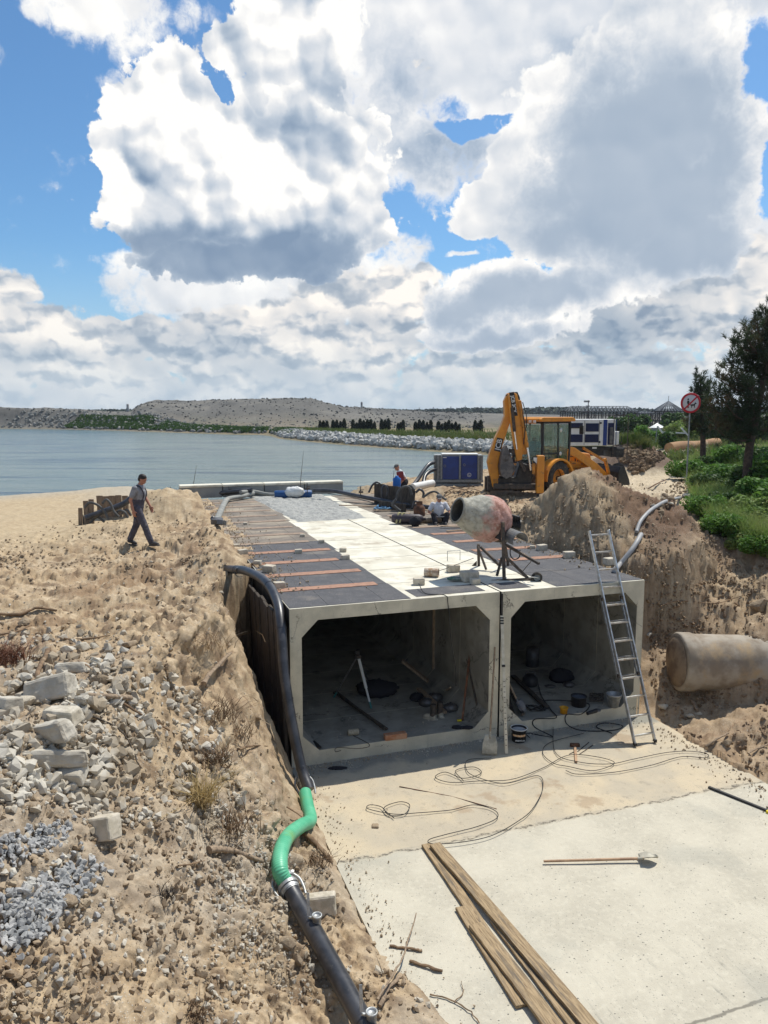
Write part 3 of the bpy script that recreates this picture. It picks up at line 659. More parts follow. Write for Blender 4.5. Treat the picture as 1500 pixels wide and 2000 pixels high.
# ------------------------------------------------------------------ water
def water():
    n = 70; xs = np.concatenate([-np.geomspace(3, 3000, n)[::-1], np.linspace(-2.9, 2.9, 8), np.geomspace(3, 3000, n)]); ys = np.geomspace(22, 600, 90)
    X, Y = np.meshgrid(xs, ys); v = np.stack([X.ravel(), Y.ravel(), np.full(X.size, WZ)], 1); w = len(xs)
    i = (np.arange(len(ys) - 1)[:, None] * w + np.arange(w - 1)[None, :]).ravel()
    mt = bpy.data.materials.new('lake_water'); mt.use_nodes = True; g = NT(mt.node_tree); b = g.n['Principled BSDF']
    P = g.node('ShaderNodeNewGeometry').outputs['Position']
    big = g.noise(g.vm('MULTIPLY', P, (.05, .16, 1)), 1.0, 4, .6)
    ripple_shade = g.noise(g.vm('MULTIPLY', P, (.10, .9, 1)), .8, 5, .65); g.put(b.inputs['Base Color'], g.mix(g.mr(ripple_shade, .50, .60), g.mix(g.mr(big, .38, .62), (.14, .19, .18), (.18, .225, .20)), (.06, .10, .125)))  # dark bands in the base colour stand in for ripple shading
    b.inputs['Roughness'].default_value = .17; b.inputs['Specular IOR Level'].default_value = .5; b.inputs['IOR'].default_value = 1.33
    w1 = g.noise(g.vm('MULTIPLY', P, (.22, 1.0, 1)), 1.5, 5, .62); w2 = g.noise(g.vm('MULTIPLY', P, (.4, 1.0, 1)), .38, 4, .55)
    hh = g.m('MULTIPLY_ADD', w2, 1.3, w1)
    bn = g.node('ShaderNodeBump'); bn.inputs['Strength'].default_value = .85; bn.inputs['Distance'].default_value = .30
    g.put(bn.inputs['Height'], hh); g.put(b.inputs['Normal'], bn.outputs[0])
    o = np_mesh('lake_water', v, np.stack([i, i + 1, i + w + 1, i + w], 1), mt, True)
    tag(o, 'rippled grey-green lake water', None, None, 'structure')
water()
# ------------------------------------------------------------------ apron slab in front of the culvert
def apron():
    mt = bpy.data.materials.new('apron_concrete'); mt.use_nodes = True; g = NT(mt.node_tree); b = g.n['Principled BSDF']
    P = g.node('ShaderNodeTexCoord').outputs['Object']; sp = g.node('ShaderNodeSeparateXYZ'); g.l.new(P, sp.inputs[0]); X, Y = sp.outputs[0], sp.outputs[1]
    nz = g.noise(P, 1.3, 5, .6); nf = g.noise(P, 14.0, 5, .6)
    c = g.mix(g.mr(nz, .35, .65), (.55, .505, .40), (.47, .43, .34))
    c = g.mix(g.mr(nf, .45, .7, 0, .5), c, (.61, .565, .45))
    # older sandy pour next to the culvert
    edge = g.m('ADD', Y, g.m('MULTIPLY', g.m('SUBTRACT', g.noise(P, 3.0, 5, .65), .5), .30))
    old = g.mr(edge, -3.00, -2.82)
    oc = g.mix(g.mr(g.noise(P, 1.0, 5, .6), .35, .62), (.55, .46, .32), (.46, .40, .30)); oc = g.mix(g.mr(g.noise(P, 5, 6, .7), .55, .68, 0, .7), oc, (.36, .31, .235))
    oc = g.mix(g.mr(g.noise(g.vm('ADD', P, (3, 9, 0)), .8, 5, .6), .60, .66, 0, .55), oc, (.33, .235, .15))
    gry = g.mr(g.m('ADD', Y, g.m('MULTIPLY', nz, 1.0)), .0, .28); oc = g.mix(gry, oc, (.27, .26, .22))
    c = g.mix(old, c, oc)
    line = g.mr(g.m('ABSOLUTE', g.m('SUBTRACT', edge, -2.90)), .006, .035, 1, 0); c = g.mix(g.m('MULTIPLY', line, g.mr(nf, .35, .6)), c, (.15, .13, .10))
    cr = g.mr(g.m('ABSOLUTE', g.m('SUBTRACT', g.m('MULTIPLY_ADD', g.m('SUBTRACT', nz, .5), .25, g.m('ADD', Y, g.m('MULTIPLY', X, -.02))), -6.68)), .01, .03, 1, 0)
    c = g.mix(g.m('MULTIPLY', cr, .8), c, (.17, .155, .125))
    # pocks: small dark holes, denser towards the lower right
    v = g.vor(g.vm('MULTIPLY', P, (1, 1.4, 1)), 9.0); v2 = g.vor(P, 24.0)
    dens = g.mr(g.m('ADD', nz, g.m('MULTIPLY_ADD', Y, -.05, -.10)), .42, .62)
    c = g.mix(g.m('MULTIPLY', g.mr(v, .07, .12, 1, 0), dens), c, (.17, .165, .14)); c = g.mix(g.m('MULTIPLY', g.mr(v2, .10, .18, 1, 0), g.m('MULTIPLY', dens, .8)), c, (.24, .23, .195))
    st = g.mr(g.noise(g.vm('MULTIPLY', P, (9, 1.2, 1)), 1.4, 5, .7), .56, .72); c = g.mix(g.m('MULTIPLY', st, g.mr(Y, -4.8, -6.6, 0, .65)), c, (.22, .215, .185))
    stain = g.mr(g.noise(g.vm('ADD', P, (5.2, 2.2, 0)), .55, 4, .5), .56, .66, 0, .30); c = g.mix(g.m('MULTIPLY', stain, g.m('SUBTRACT', 1.0, old)), c, (.30, .30, .26))
    g.put(b.inputs['Base Color'], c); b.inputs['Roughness'].default_value = .92; b.inputs['Specular IOR Level'].default_value = .2
    hh = g.m('SUBTRACT', g.noise(P, 45.0, 6, .7), g.m('MULTIPLY', g.mr(v, .06, .13, 1, 0), .8)); bn = g.node('ShaderNodeBump')
    bn.inputs['Strength'].default_value = .5; bn.inputs['Distance'].default_value = .012; g.put(bn.inputs['Height'], hh); g.put(b.inputs['Normal'], bn.outputs[0])
    n = 130; xs = np.linspace(-.02, S_END + .22, 60); ys = np.concatenate([np.linspace(-9.6, -2.94, 60), [-2.90], np.linspace(-2.87, .0, 30)])
    X_, Y_ = np.meshgrid(xs, ys); Z_ = .012 * fbm(X_, Y_, .6, 3, 5) + np.where(Y_ > -2.89, .008, 0) + .012 * fbm(X_, Y_, 4, 3, 6) * (Y_ > -2.89)
    nx, ny = len(xs), len(ys); top = np.stack([X_.ravel(), Y_.ravel(), Z_.ravel()], 1)
    i = (np.arange(ny - 1)[:, None] * nx + np.arange(nx - 1)[None, :]).ravel(); f = np.stack([i, i + 1, i + nx + 1, i + nx], 1)
    per = list(range(nx)) + [nx * k + nx - 1 for k in range(1, ny)] + [nx * (ny - 1) + k for k in range(nx - 2, -1, -1)] + [nx * k for k in range(ny - 2, 0, -1)]
    bot = top[per].copy(); bot[:, 2] = -.35; o_ = len(top); m = len(per)
    fs = np.array([(per[k], o_ + k, o_ + (k + 1) % m, per[(k + 1) % m]) for k in range(m)])
    o = np_mesh('concrete_apron', np.concatenate([top, bot]), np.concatenate([f, fs]), mt, False)
    o.location = W(0, 0, ZF); o.rotation_euler = (0, 0, A)
    tag(o, 'concrete apron slab in front of the culvert', None, None, 'structure')
apron()

# ------------------------------------------------------------------ the twin box culvert
SEG = 1.28; NSEG = 13
def box_ring(s0, s1, y0, y1, wl, wr, tt=.22, tb=.25, hc=.28):
    m = MB(); zt, zb = 0.0, ZF
    outer = [(s0, zb), (s1, zb), (s1, zt), (s0, zt)]
    xi0, xi1, zi0, zi1 = s0 + wl, s1 - wr, zb + tb, zt - tt
    inner = [(xi0 + hc, zi0), (xi1 - hc, zi0), (xi1, zi0 + hc), (xi1, zi1 - hc), (xi1 - hc, zi1), (xi0 + hc, zi1), (xi0, zi1 - hc), (xi0, zi0 + hc)]
    ov = [(s0, zb), (s1, zb), (s1, zb), (s1, zt), (s1, zt), (s0, zt), (s0, zt), (s0, zb)]
    # ring quads: 8 inner points matched with 8 outer points
    outp = [(xi0 + hc, zb), (xi1 - hc, zb), (s1, zi0 + hc), (s1, zi1 - hc), (xi1 - hc, zt), (xi0 + hc, zt), (s0, zi1 - hc), (s0, zi0 + hc)]
    cor = {1: (s1, zb), 3: (s1, zt), 5: (s0, zt), 7: (s0, zb)}
    for yy, flip in ((y0, False), (y1, True)):
        base = [(x, yy, z) for x, z in inner] + [(x, yy, z) for x, z in outp]; fs = []
        for k in range(8):
            j = (k + 1) % 8
            if k in cor:
                base.append((cor[k][0], yy, cor[k][1])); c = len(base) - 1; fs.append((k, 8 + k, c, 8 + j, j))
            else: fs.append((k, 8 + k, 8 + j, j))
        m.add(base, [f[::-1] for f in fs] if not flip else fs)
    n = 8
    m.cur = 1
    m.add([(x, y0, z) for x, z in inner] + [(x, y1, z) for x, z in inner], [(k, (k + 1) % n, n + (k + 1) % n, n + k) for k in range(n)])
    oo = [(s0, zb), (s1, zb), (s1, zt), (s0, zt)]
    for k, mi in ((0, 0), (1, 2), (2, 3), (3, 2)):
        m.cur = mi; a, b_ = oo[k], oo[(k + 1) % 4]
        m.add([(a[0], y0, a[1]), (a[0], y1, a[1]), (b_[0], y1, b_[1]), (b_[0], y0, b_[1])], [(0, 1, 2, 3)])
    return m
BITW = mat('bitumen_coating', (.020, .019, .019), (.032, .030, .029), sc=3, rough=.6, c3=(.09, .08, .065), sc3=3, t3=(.62, .8))
def culvert(s0, s1, wl, wr, lab, dk0, dk1):
    cv = thing('box_culvert', lab, 'culvert', P0, A, 'box culverts side by side')
    for k in range(NSEG):
        y0 = k * SEG; y1 = (k + 1) * SEG - .012; zt = 0.0
        m = box_ring(s0, s1 - (.0 if s1 > 5 else .035), y0, y1, wl, wr)
        if k == 0:
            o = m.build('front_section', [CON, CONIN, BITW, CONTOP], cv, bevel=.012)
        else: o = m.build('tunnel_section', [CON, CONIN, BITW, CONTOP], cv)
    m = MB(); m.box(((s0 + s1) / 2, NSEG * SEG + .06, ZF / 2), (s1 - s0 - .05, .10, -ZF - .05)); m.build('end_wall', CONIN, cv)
    # felt sheets and brick-red strips lie on the roof
    for k in range(NSEG):
        y0 = k * SEG; dusty = k >= (5 if s0 < 1 else 6)
        a, b_ = dk0, dk1
        wv = random.uniform(-.10, .10) + (.0 if s0 < 1 else .0)
        if s0 < 1: b_ = dk1 + wv * (.3 if k < 3 else 1)
        else: a = dk0 + wv
        m = MB(); cuts = sorted([a, a + (b_ - a) * random.uniform(.30, .36), a + (b_ - a) * random.uniform(.72, .8), b_])
        for i in range(3):
            g_ = .006
            m.box(((cuts[i] + cuts[i + 1]) / 2, y0 + SEG * .5 + .03, .0035 + i * .0005), (cuts[i + 1] - cuts[i] - g_, SEG - .02, .007), rot=(0, 0, random.uniform(-.003, .003)))
        m.build('felt_sheet', BITUD if dusty else BITU, cv)
        if k > 0 and not (s0 > 1 and k == 1):
            m = MB(); e = random.uniform(-.08, .05)
            a2, b2 = (a, b_ - .18 + e) if s0 < 1 else (a + .15 - e, b_)
            nn = 14
            for i in range(nn):
                x0_, x1_ = a2 + (b2 - a2) * i / nn, a2 + (b2 - a2) * (i + 1) / nn; w0 = .27 + random.uniform(-.012, .012)
                m.box(((x0_ + x1_) / 2, y0 + .05, .012), (x1_ - x0_ - .0005, w0, .012 + random.uniform(-.003, .003)))
            m.build('sealing_strip', STRIPD if dusty else STRIP, cv)
    for k in range(1, NSEG):                  # dark open joints in the pale band
        a2, b2 = (dk1 + .02, s1 - .05) if s0 < 1 else (s0 + .02, dk0 - .02); n_ = 16; up, dn = [], []
        for i in range(n_ + 1):
            xx = a2 + (b2 - a2) * i / n_; yc = k * SEG - .006 + random.uniform(-.006, .006); w_ = random.uniform(.003, .010)
            up.append((xx, yc + w_, .0022)); dn.append((xx, yc - w_, .0022))
        m = MB(); m.add(dn + up, [(i, i + 1, n_ + 2 + i, n_ + 1 + i) for i in range(n_)]); m.build('joint_line', DARKST, cv)
    return cv
cvL = culvert(0.0, S_MID, .20, .19, 'left concrete box culvert, the wider opening, pipe running down its corner', .01, 2.16)
cvR = culvert(S_MID, S_END, .20, .15, 'right concrete box culvert, the narrower opening with the ladder against it', 5.02, S_END - .01)
# the grey felt offcut in the pale band near the edge, crack fill between the boxes
m = MB(); m.box((2.95, .42, .004), (1.35, .55, .006), rot=(0, 0, .03)); o = m.build('felt_offcut', BITU, None, loc=P0); o.rotation_euler = (0, 0, A)
tag(o, 'grey felt piece lying flat on the pale deck near its front edge', 'felt piece')
m = MB(); m.box((4.25, .40, .004), (.62, .50, .006), rot=(0, 0, -.02)); o = m.build('felt_offcut', BITU, None, loc=P0); o.rotation_euler = (0, 0, A)
tag(o, 'small dark felt square on the deck under the mixer frame', 'felt piece')
# freshly spread mortar at the back of the deck
def mortar():
    nx, ny = 130, 160; c = [U(480, 968, 0), U(628, 966, 0), U(716, 1012, 0), U(582, 1020, 0)]
    q = [ST(p[0], p[1]) for p in c]; xs = np.linspace(0, 1, nx); ys = np.linspace(0, 1, ny); X_, Y_ = np.meshgrid(xs, ys)
    sx = (q[0][0] * (1 - X_) + q[1][0] * X_) * (1 - Y_) + (q[3][0] * (1 - X_) + q[2][0] * X_) * Y_
    ty = (q[0][1] * (1 - X_) + q[1][1] * X_) * (1 - Y_) + (q[3][1] * (1 - X_) + q[2][1] * X_) * Y_
    sx = sx + .10 * fbm(sx, ty, 1.5, 3, 5); ty = ty + .12 * fbm(sx, ty, 1.6, 3, 8)
    ed = np.minimum(np.minimum(X_, 1 - X_) * 3.0, np.minimum(Y_, 1 - Y_) * 4.0)
    zz = ss(ed, 0, .16) * (.045 + .035 * clod(sx, ty, 2.6, 4, 15, .7)) + .003
    v = np.stack([sx.ravel(), ty.ravel(), zz.ravel()], 1); i = (np.arange(ny - 1)[:, None] * nx + np.arange(nx - 1)[None, :]).ravel()
    o = np_mesh('mortar_layer', v, np.stack([i, i + nx, i + nx + 1, i + 1], 1), WETCON, True); o.location = P0; o.rotation_euler = (0, 0, A)
    tag(o, 'lumpy grey fresh mortar spread over the back half of the deck', 'mortar')
mortar()
# kerb blocks across the far end
for k in range(4):
    xa = -.55 + k * 1.58; m = MB(); m.box((0, 0, 0), (1.55, .50, .40)); t_ = m.build('kerb_block', mat('kerb_shade_concrete', (.20, .205, .20), (.27, .27, .25), sc=2, rough=.9, bump=.3), None, bevel=.015); o = t_; m = MB(); m.box((0, 0, .245), (1.56, .56, .09)); m.build('lit_top_slab', CONTOP, t_, bevel=.015)  # grey body and pale top paint the shaded face and lit top
    o.location = W(xa + .78, T_END + .45, .22); o.rotation_euler = (0, 0, A)
    tag(o, ['pale concrete block at the far end of the deck, leftmost in the row', 'pale concrete block at the far end of the deck, second from the left', 'pale concrete block at the far end of the deck behind the blue roll', 'pale concrete block at the far end of the deck, rightmost in the row'][k], 'concrete block', 'concrete blocks across the far end')
# ------------------------------------------------------------------ vegetation helpers
def leaf_mat(name, c, c2, c3=None):
    return mat(name, c, c2, sc=1.3, rough=.6, spec=.25, transl=.35, c3=c3, sc3=.7, t3=(.5, .7))
LEAFG = leaf_mat('leaf_green', (.085, .185, .030), (.14, .26, .045), (.20, .28, .07))
LEAFD = leaf_mat('leaf_dark_green', (.045, .095, .022), (.08, .145, .035))
LEAFY = leaf_mat('weed_yellow_green', (.17, .26, .06), (.25, .30, .09), (.30, .26, .11))
GRASSM = leaf_mat('grass_green', (.085, .14, .028), (.14, .17, .05), (.22, .19, .08))
DRYM = leaf_mat('dry_straw', (.46, .35, .16), (.34, .25, .12))
NEEDLE = leaf_mat('pine_needles', (.030, .050, .026), (.050, .075, .034), (.13, .09, .05))
THUJAM = leaf_mat('thuja_foliage', (.014, .028, .012), (.026, .042, .017))
BARK = mat('tree_bark', (.085, .060, .045), (.05, .036, .028), sc=9, rough=.95, bump=.6, bsc=30)
def leaves(n, pos, size, rng, elong=1.6, upb=.35):
    """n leaf-sized quads; pos(n) gives centres"""
    c = pos(n); nr = rng.normal(size=(n, 3)); nr[:, 2] = np.abs(nr[:, 2]) + upb; nr /= np.linalg.norm(nr, axis=1)[:, None]
    d = rng.normal(size=(n, 3)); d -= nr * (d * nr).sum(1)[:, None]; d /= np.linalg.norm(d, axis=1)[:, None]
    e = np.cross(nr, d); sz = size * rng.uniform(.55, 1.35, n)[:, None]
    a, b = d * sz * elong * .5, e * sz * .5
    v = np.stack([c - a, c - a * .1 + b, c + a, c - a * .1 - b], 1).reshape(-1, 3)
    return v, np.arange(n * 4).reshape(n, 4)
def blades(n, base, h, w, rng, lean=.35):
    """upright blades / stalks as narrow quads pairs; base (n,3)"""
    an = rng.uniform(0, 2 * np.pi, n); dx = np.stack([np.cos(an), np.sin(an), 0 * an], 1); hh = (h * rng.uniform(.5, 1.25, n))[:, None]; ww = w * .5
    ln = rng.normal(size=(n, 3)) * lean; ln[:, 2] = 0; mid = base + np.array([0, 0, .55]) * hh + ln * hh * .3; tip = base + np.array([0, 0, 1.0]) * hh + ln * hh
    v = np.stack([base - dx * ww, base + dx * ww, mid + dx * ww * .8, mid - dx * ww * .8, mid - dx * ww * .8, mid + dx * ww * .8, tip + dx * ww * .15, tip - dx * ww * .15], 1).reshape(-1, 3)
    return v, np.arange(n * 8).reshape(-1, 4)
def joinv(lst):
    V, Fc, o = [], [], 0
    for v, f in lst: V.append(v); Fc.append(f + o); o += len(v)
    return np.concatenate(V), np.concatenate(Fc)
def rock_mesh(seed, k=1.0, n=2, flat=.7, ang=.9):
    """broken stone: a convex hull of a few random points, worn on the corners"""
    import bmesh
    rg = random.Random(seed); bm = bmesh.new()
    for i in range(13):
        v = Vector((rg.gauss(0, 1), rg.gauss(0, 1), rg.gauss(0, 1))).normalized() * rg.uniform(.8, 1.1)
        bm.verts.new((v.x * k, v.y * k * rg.uniform(.75, .9), v.z * k * flat))
    r = bmesh.ops.convex_hull(bm, input=bm.verts); bmesh.ops.delete(bm, geom=[g for g in r['geom_interior'] if isinstance(g, bmesh.types.BMVert)], context='VERTS')
    if n: 
        bmesh.ops.bevel(bm, geom=bm.edges[:], offset=.10 * k, segments=1, profile=.6, affect='EDGES')
    me = bpy.data.meshes.new('stone'); bm.to_mesh(me); bm.free(); return me
def np_of(me):
    v = np.empty(len(me.vertices) * 3); me.vertices.foreach_get('co', v); v = v.reshape(-1, 3); me.calc_loop_triangles()
    f = np.empty(len(me.loop_triangles) * 3, dtype=np.int32); me.loop_triangles.foreach_get('vertices', f); return v, f.reshape(-1, 3)
ROCKS = [rock_mesh(50 + i, 1.0, 1, .72) for i in range(6)]
for me in ROCKS: me.materials.append(STONE)
RNP = [np_of(me) for me in ROCKS]
HULL = [np_of(rock_mesh(150 + i, 1.0, 0, .72)) for i in range(8)]
def rotm(rng):
    q = rng.normal(size=4); q /= np.linalg.norm(q); w, x, y, z = q
    return np.array([[1 - 2 * (y * y + z * z), 2 * (x * y - z * w), 2 * (x * z + y * w)], [2 * (x * y + z * w), 1 - 2 * (x * x + z * z), 2 * (y * z - x * w)], [2 * (x * z - y * w), 2 * (y * z + x * w), 1 - 2 * (x * x + y * y)]])
def rubble(name, pts, sizes, mt, label, src=None, seed=1):
    rng = np.random.default_rng(seed); L = []; src = src or HULL
    for p, sz in zip(pts, sizes):
        v, f = src[rng.integers(len(src))]; L.append((v @ rotm(rng).T * sz + np.array(p), f))
    v, f = joinv(L); o = np_mesh(name, v, f, mt, False); return tag(o, label, None, None, 'stuff')

# ------------------------------------------------------------------ rip-rap along the spit
def shore_pts(i0, i1, n, w0, w1, rng):
    P = LAKE[i0:i1 + 1]; seg = np.hypot(*(P[1:] - P[:-1]).T); cum = np.concatenate([[0], np.cumsum(seg)]); u = rng.uniform(0, cum[-1], n)
    x = np.interp(u, cum, P[:, 0]); y = np.interp(u, cum, P[:, 1]); k = np.clip(np.searchsorted(cum, u) - 1, 0, len(seg) - 1)
    tx, ty = (P[k + 1] - P[k]).T / seg[k]; off = rng.uniform(w0, w1, n); return x + ty * off * 1.0, y - tx * off * 1.0
def find(px, py):
    q = np.array(U(px, py, WZ)[:2]); return int(np.argmin(np.hypot(*(LAKE - q).T)))
rg = np.random.default_rng(5)
i0, i1 = find(1010, 905), find(543, 852)
x, y = shore_pts(i0, i1, 2600, -.2, 3.6, rg); sgn = lake_sd(x, y)
if np.mean(sgn) < 0: x, y = shore_pts(i0, i1, 2600, -3.6, .2, np.random.default_rng(5)); sgn = lake_sd(x, y)
z = height(x, y, False); sc_ = rg.uniform(.14, .42, len(x)) * (1 + .004 * y)
rubble('riprap_stones', np.stack([x, y, np.maximum(z, WZ) + .08 + rg.uniform(0, .25, len(x))], 1), sc_, mat('riprap_stone', (.50, .49, .45), (.34, .34, .32), sc=.9, rough=.95, c3=(.20, .20, .19), sc3=1.7, t3=(.5, .65)), 'bank of pale broken stones along the water of the spit', seed=6)
i2, i3 = find(520, 849), find(-2600, 834)
x, y = shore_pts(min(i2, i3), max(i2, i3), 100, 0, 1, rg)
SGN = 1 if np.mean(lake_sd(*shore_pts(i2, i3, 200, 1, 3, np.random.default_rng(1)))) > 0 else -1
x, y = shore_pts(find(543, 852), find(0, 837), 900, 0, 7, np.random.default_rng(8)) if SGN > 0 else shore_pts(find(543, 852), find(0, 837), 900, -7, 0, np.random.default_rng(8))
z = height(x, y, False)
rubble('shore_stones', np.stack([x, y, np.maximum(z, WZ) + .1], 1), rg.uniform(.25, .7, len(x)), mat('shore_rock', (.26, .255, .23), (.17, .17, .155), sc=.6, rough=1), 'grey stones scattered along the far shore', seed=9)
# reeds and grass along both shores and the fields behind
def belt(name, i0, i1, n, w0, w1, h, w, mt, label, seed, nz=.0, cut=None):
    r_ = np.random.default_rng(seed); x, y = shore_pts(i0, i1, n, w0, w1, r_); m = fbm(x, y, .07, 3, seed) > nz
    if cut is not None: m &= cut(x, y)
    x, y = x[m], y[m]; z = height(x, y, False); v, f = blades(len(x), np.stack([x, y, z], 1), h, w, r_, .25); o = np_mesh(name, v, f, mt, False)
    return tag(o, label, None, None, 'stuff')
S_ = 1 if np.mean(lake_sd(*shore_pts(i0, i1, 200, 1, 3, np.random.default_rng(1)))) > 0 else -1
def ww(a, b, s_): return (a, b) if s_ > 0 else (-b, -a)
belt('shore_grass', i0, i1, 26000, *ww(3.2, 9.5, S_), .75, .16, GRASSM, 'green grass behind the stones of the spit', 21, -.22)
belt('shore_grass', find(560, 857), find(120, 838.5), 22000, *ww(.5, 5, SGN), .55, .30, LEAFD, 'low green bushes along the far shore below the spoil heap', 22, -.3)
def fieldgrass():
    r_ = np.random.default_rng(31); n = 26000; y = 48 * (130 / 48) ** r_.uniform(0, 1, n); x = r_.uniform(-.12, .62, n) * y; m = (lake_sd(x, y) > 3) & (fbm(x, y, .06, 3, 33) > .02)
    x, y = x[m], y[m]; v, f = blades(len(x), np.stack([x, y, height(x, y, False)], 1), .55, .16, r_, .4); o = np_mesh('field_grass', v, f, GRASSM, False); tag(o, 'patchy green and dry grass on the flat land beyond the water', None, None, 'stuff')
fieldgrass()
# loose rock covering the spoil heap
r_ = np.random.default_rng(41); n = 3000; y = r_.uniform(146, 200, n); u = r_.uniform(-.56, .13, n); x = u * y; z = height(x, y); m = lake_sd(x, y) > 2
rubble('spoil_rocks', np.stack([x, y, z], 1)[m], (r_.uniform(.1, .8, n) ** 2 * .6 + .08)[m], mat('spoil_rock', (.17, .165, .15), (.11, .11, .10), sc=.5, rough=1, c3=(.25, .235, .20), sc3=.3), 'broken grey rock covering the spoil heap', seed=42)
# thuja hedge: separate dark columns
def thuja_mesh():
    r_ = np.random.default_rng(51)
    def pos(n):
        h = r_.uniform(0, 1, n) ** .9; a = r_.uniform(0, 2 * np.pi, n); rad = .62 * np.sqrt(np.clip(1 - h ** 2.2, 0.02, 1)) * r_.uniform(.55, 1.05, n); return np.stack([rad * np.cos(a), rad * np.sin(a), .1 + h * 3.0], 1)
    v, f = leaves(420, pos, .38, r_, 1.6); return v, f
tv, tf = thuja_mesh(); th = None; k = 0
ORD = ['first', 'second', 'third', 'fourth', 'fifth', 'sixth', 'seventh', 'eighth', 'ninth', 'tenth']; WORDN = ['one', 'two', 'three', 'four', 'five', 'six', 'seven', 'eight']
for ci, (xa, xb, yy, ng) in enumerate(((622, 642, 838, 3), (647, 676, 838, 4), (686, 735, 838, 7), (742, 762, 838, 3), (775, 790, 839, 3), (808, 845, 840, 5), (853, 900, 841, 7), (925, 942, 840, 3))):
    for i in range(ng):
        p = U(xa + (xb - xa) * (i + .5) / ng, yy, .3); p.z = gz(p.x, p.y)
        if th is None:
            t0 = thing('thuja_tree', 'dark columnar conifer in the broken hedge beyond the water', 'conifer', p, 0, 'conifers of the far hedge'); np_mesh('crown', tv, tf, THUJAM, False, t0)
            MB().tube([(0, 0, -.3), (0, 0, 1.2)], .09, 6).build('trunk', BARK, t0); th = t0; t0.scale = (.5, .5, .5)
        else: o = copy_tree(th); o.location = p; o.rotation_euler = (0, 0, k * 1.3); s_ = .42 + .20 * random.random(); o.scale = (s_, s_, s_ * random.uniform(.85, 1.1))
        ob_ = t0 if k == 0 else o; ob_['label'] = 'dark columnar conifer, %s of clump %s in the hedge beyond the water' % (ORD[i], WORDN[int(ci)]); k += 1
# far wood on the horizon and city blocks
def farwood():
    r_ = np.random.default_rng(61); n = 24000; a = r_.uniform(-.56, .56, n); y = r_.uniform(560, 640, n); x = a * y; top = 4.6 + 1.6 * fbm(x, y * 0, .012, 5, 62, .6) + 1.5 * ss(a, -.1, .12)
    z = r_.uniform(0, 1, n) ** .7 * top; v, f = leaves(n, lambda n_: np.stack([x, y, z], 1), 2.6, r_, 1.2)
    o = np_mesh('far_wood', v, f, mat('far_foliage', (.030, .048, .030), (.045, .065, .035), sc=.02), False); tag(o, 'dark far-off woodland along the horizon', None, None, 'stuff')
farwood()
CITY = mat('pale_render', (.50, .50, .48), (.36, .37, .37), sc=.05); CITYW = mat('window_dark', (.09, .10, .12))
def block(px0, px1, pyt, D, lab, grp='apartment blocks on the horizon'):
    a, b_ = UD(px0, 806, D), UD(px1, 806, D); h = UD(px0, pyt, D).z; w = abs(b_.x - a.x); t_ = thing('apartment_block', lab, 'building', ((a.x + b_.x) / 2, D, 0), 0, grp)
    MB().box((0, 0, h / 2), (w, 12, h)).box((w * .2, 0, h + .7), (w * .15, 4, 1.6)).build('wall', CITY, t_); m = MB(); nf = max(2, int(h / 3))
    for i in range(nf): m.box((0, -6.05, (i + .6) * h / nf), (w * .92, .2, h / nf * .42))
    m.build('window_band', CITYW, t_)
for bi, q in enumerate(((812, 822, 799), (826, 836, 801), (838, 850, 798), (872, 884, 797), (888, 893, 799), (897, 912, 798), (915, 924, 800), (930, 944, 797), (948, 958, 799), (905, 910, 795))):
    block(*q, 760., '%s pale apartment block from the left on the far horizon' % ORD[bi])
def chimney(px, pyt, D, lab, r0):
    p = UD(px, 806, D); h = UD(px, pyt, D).z; t_ = thing('chimney_stack', lab, 'chimney', (p.x, D, 0)); MB().lathe([(r0 * 1.2, 0), (r0, h * .5), (r0 * .8, h), (0.01, h)], 10).build('shaft', mat('chimney_concrete', (.22, .22, .22)), t_); MB().lathe([(r0 * .86, h - 3), (r0 * .86, h - 1), (.8 * r0, h - 1)], 10).build('band', DARKST, t_)
chimney(250, 789, 520., 'thin dark chimney on the far horizon left of the spoil heap', 1.0)
chimney(706.5, 785, 520., 'thin dark chimney behind the right shoulder of the spoil heap', .8)
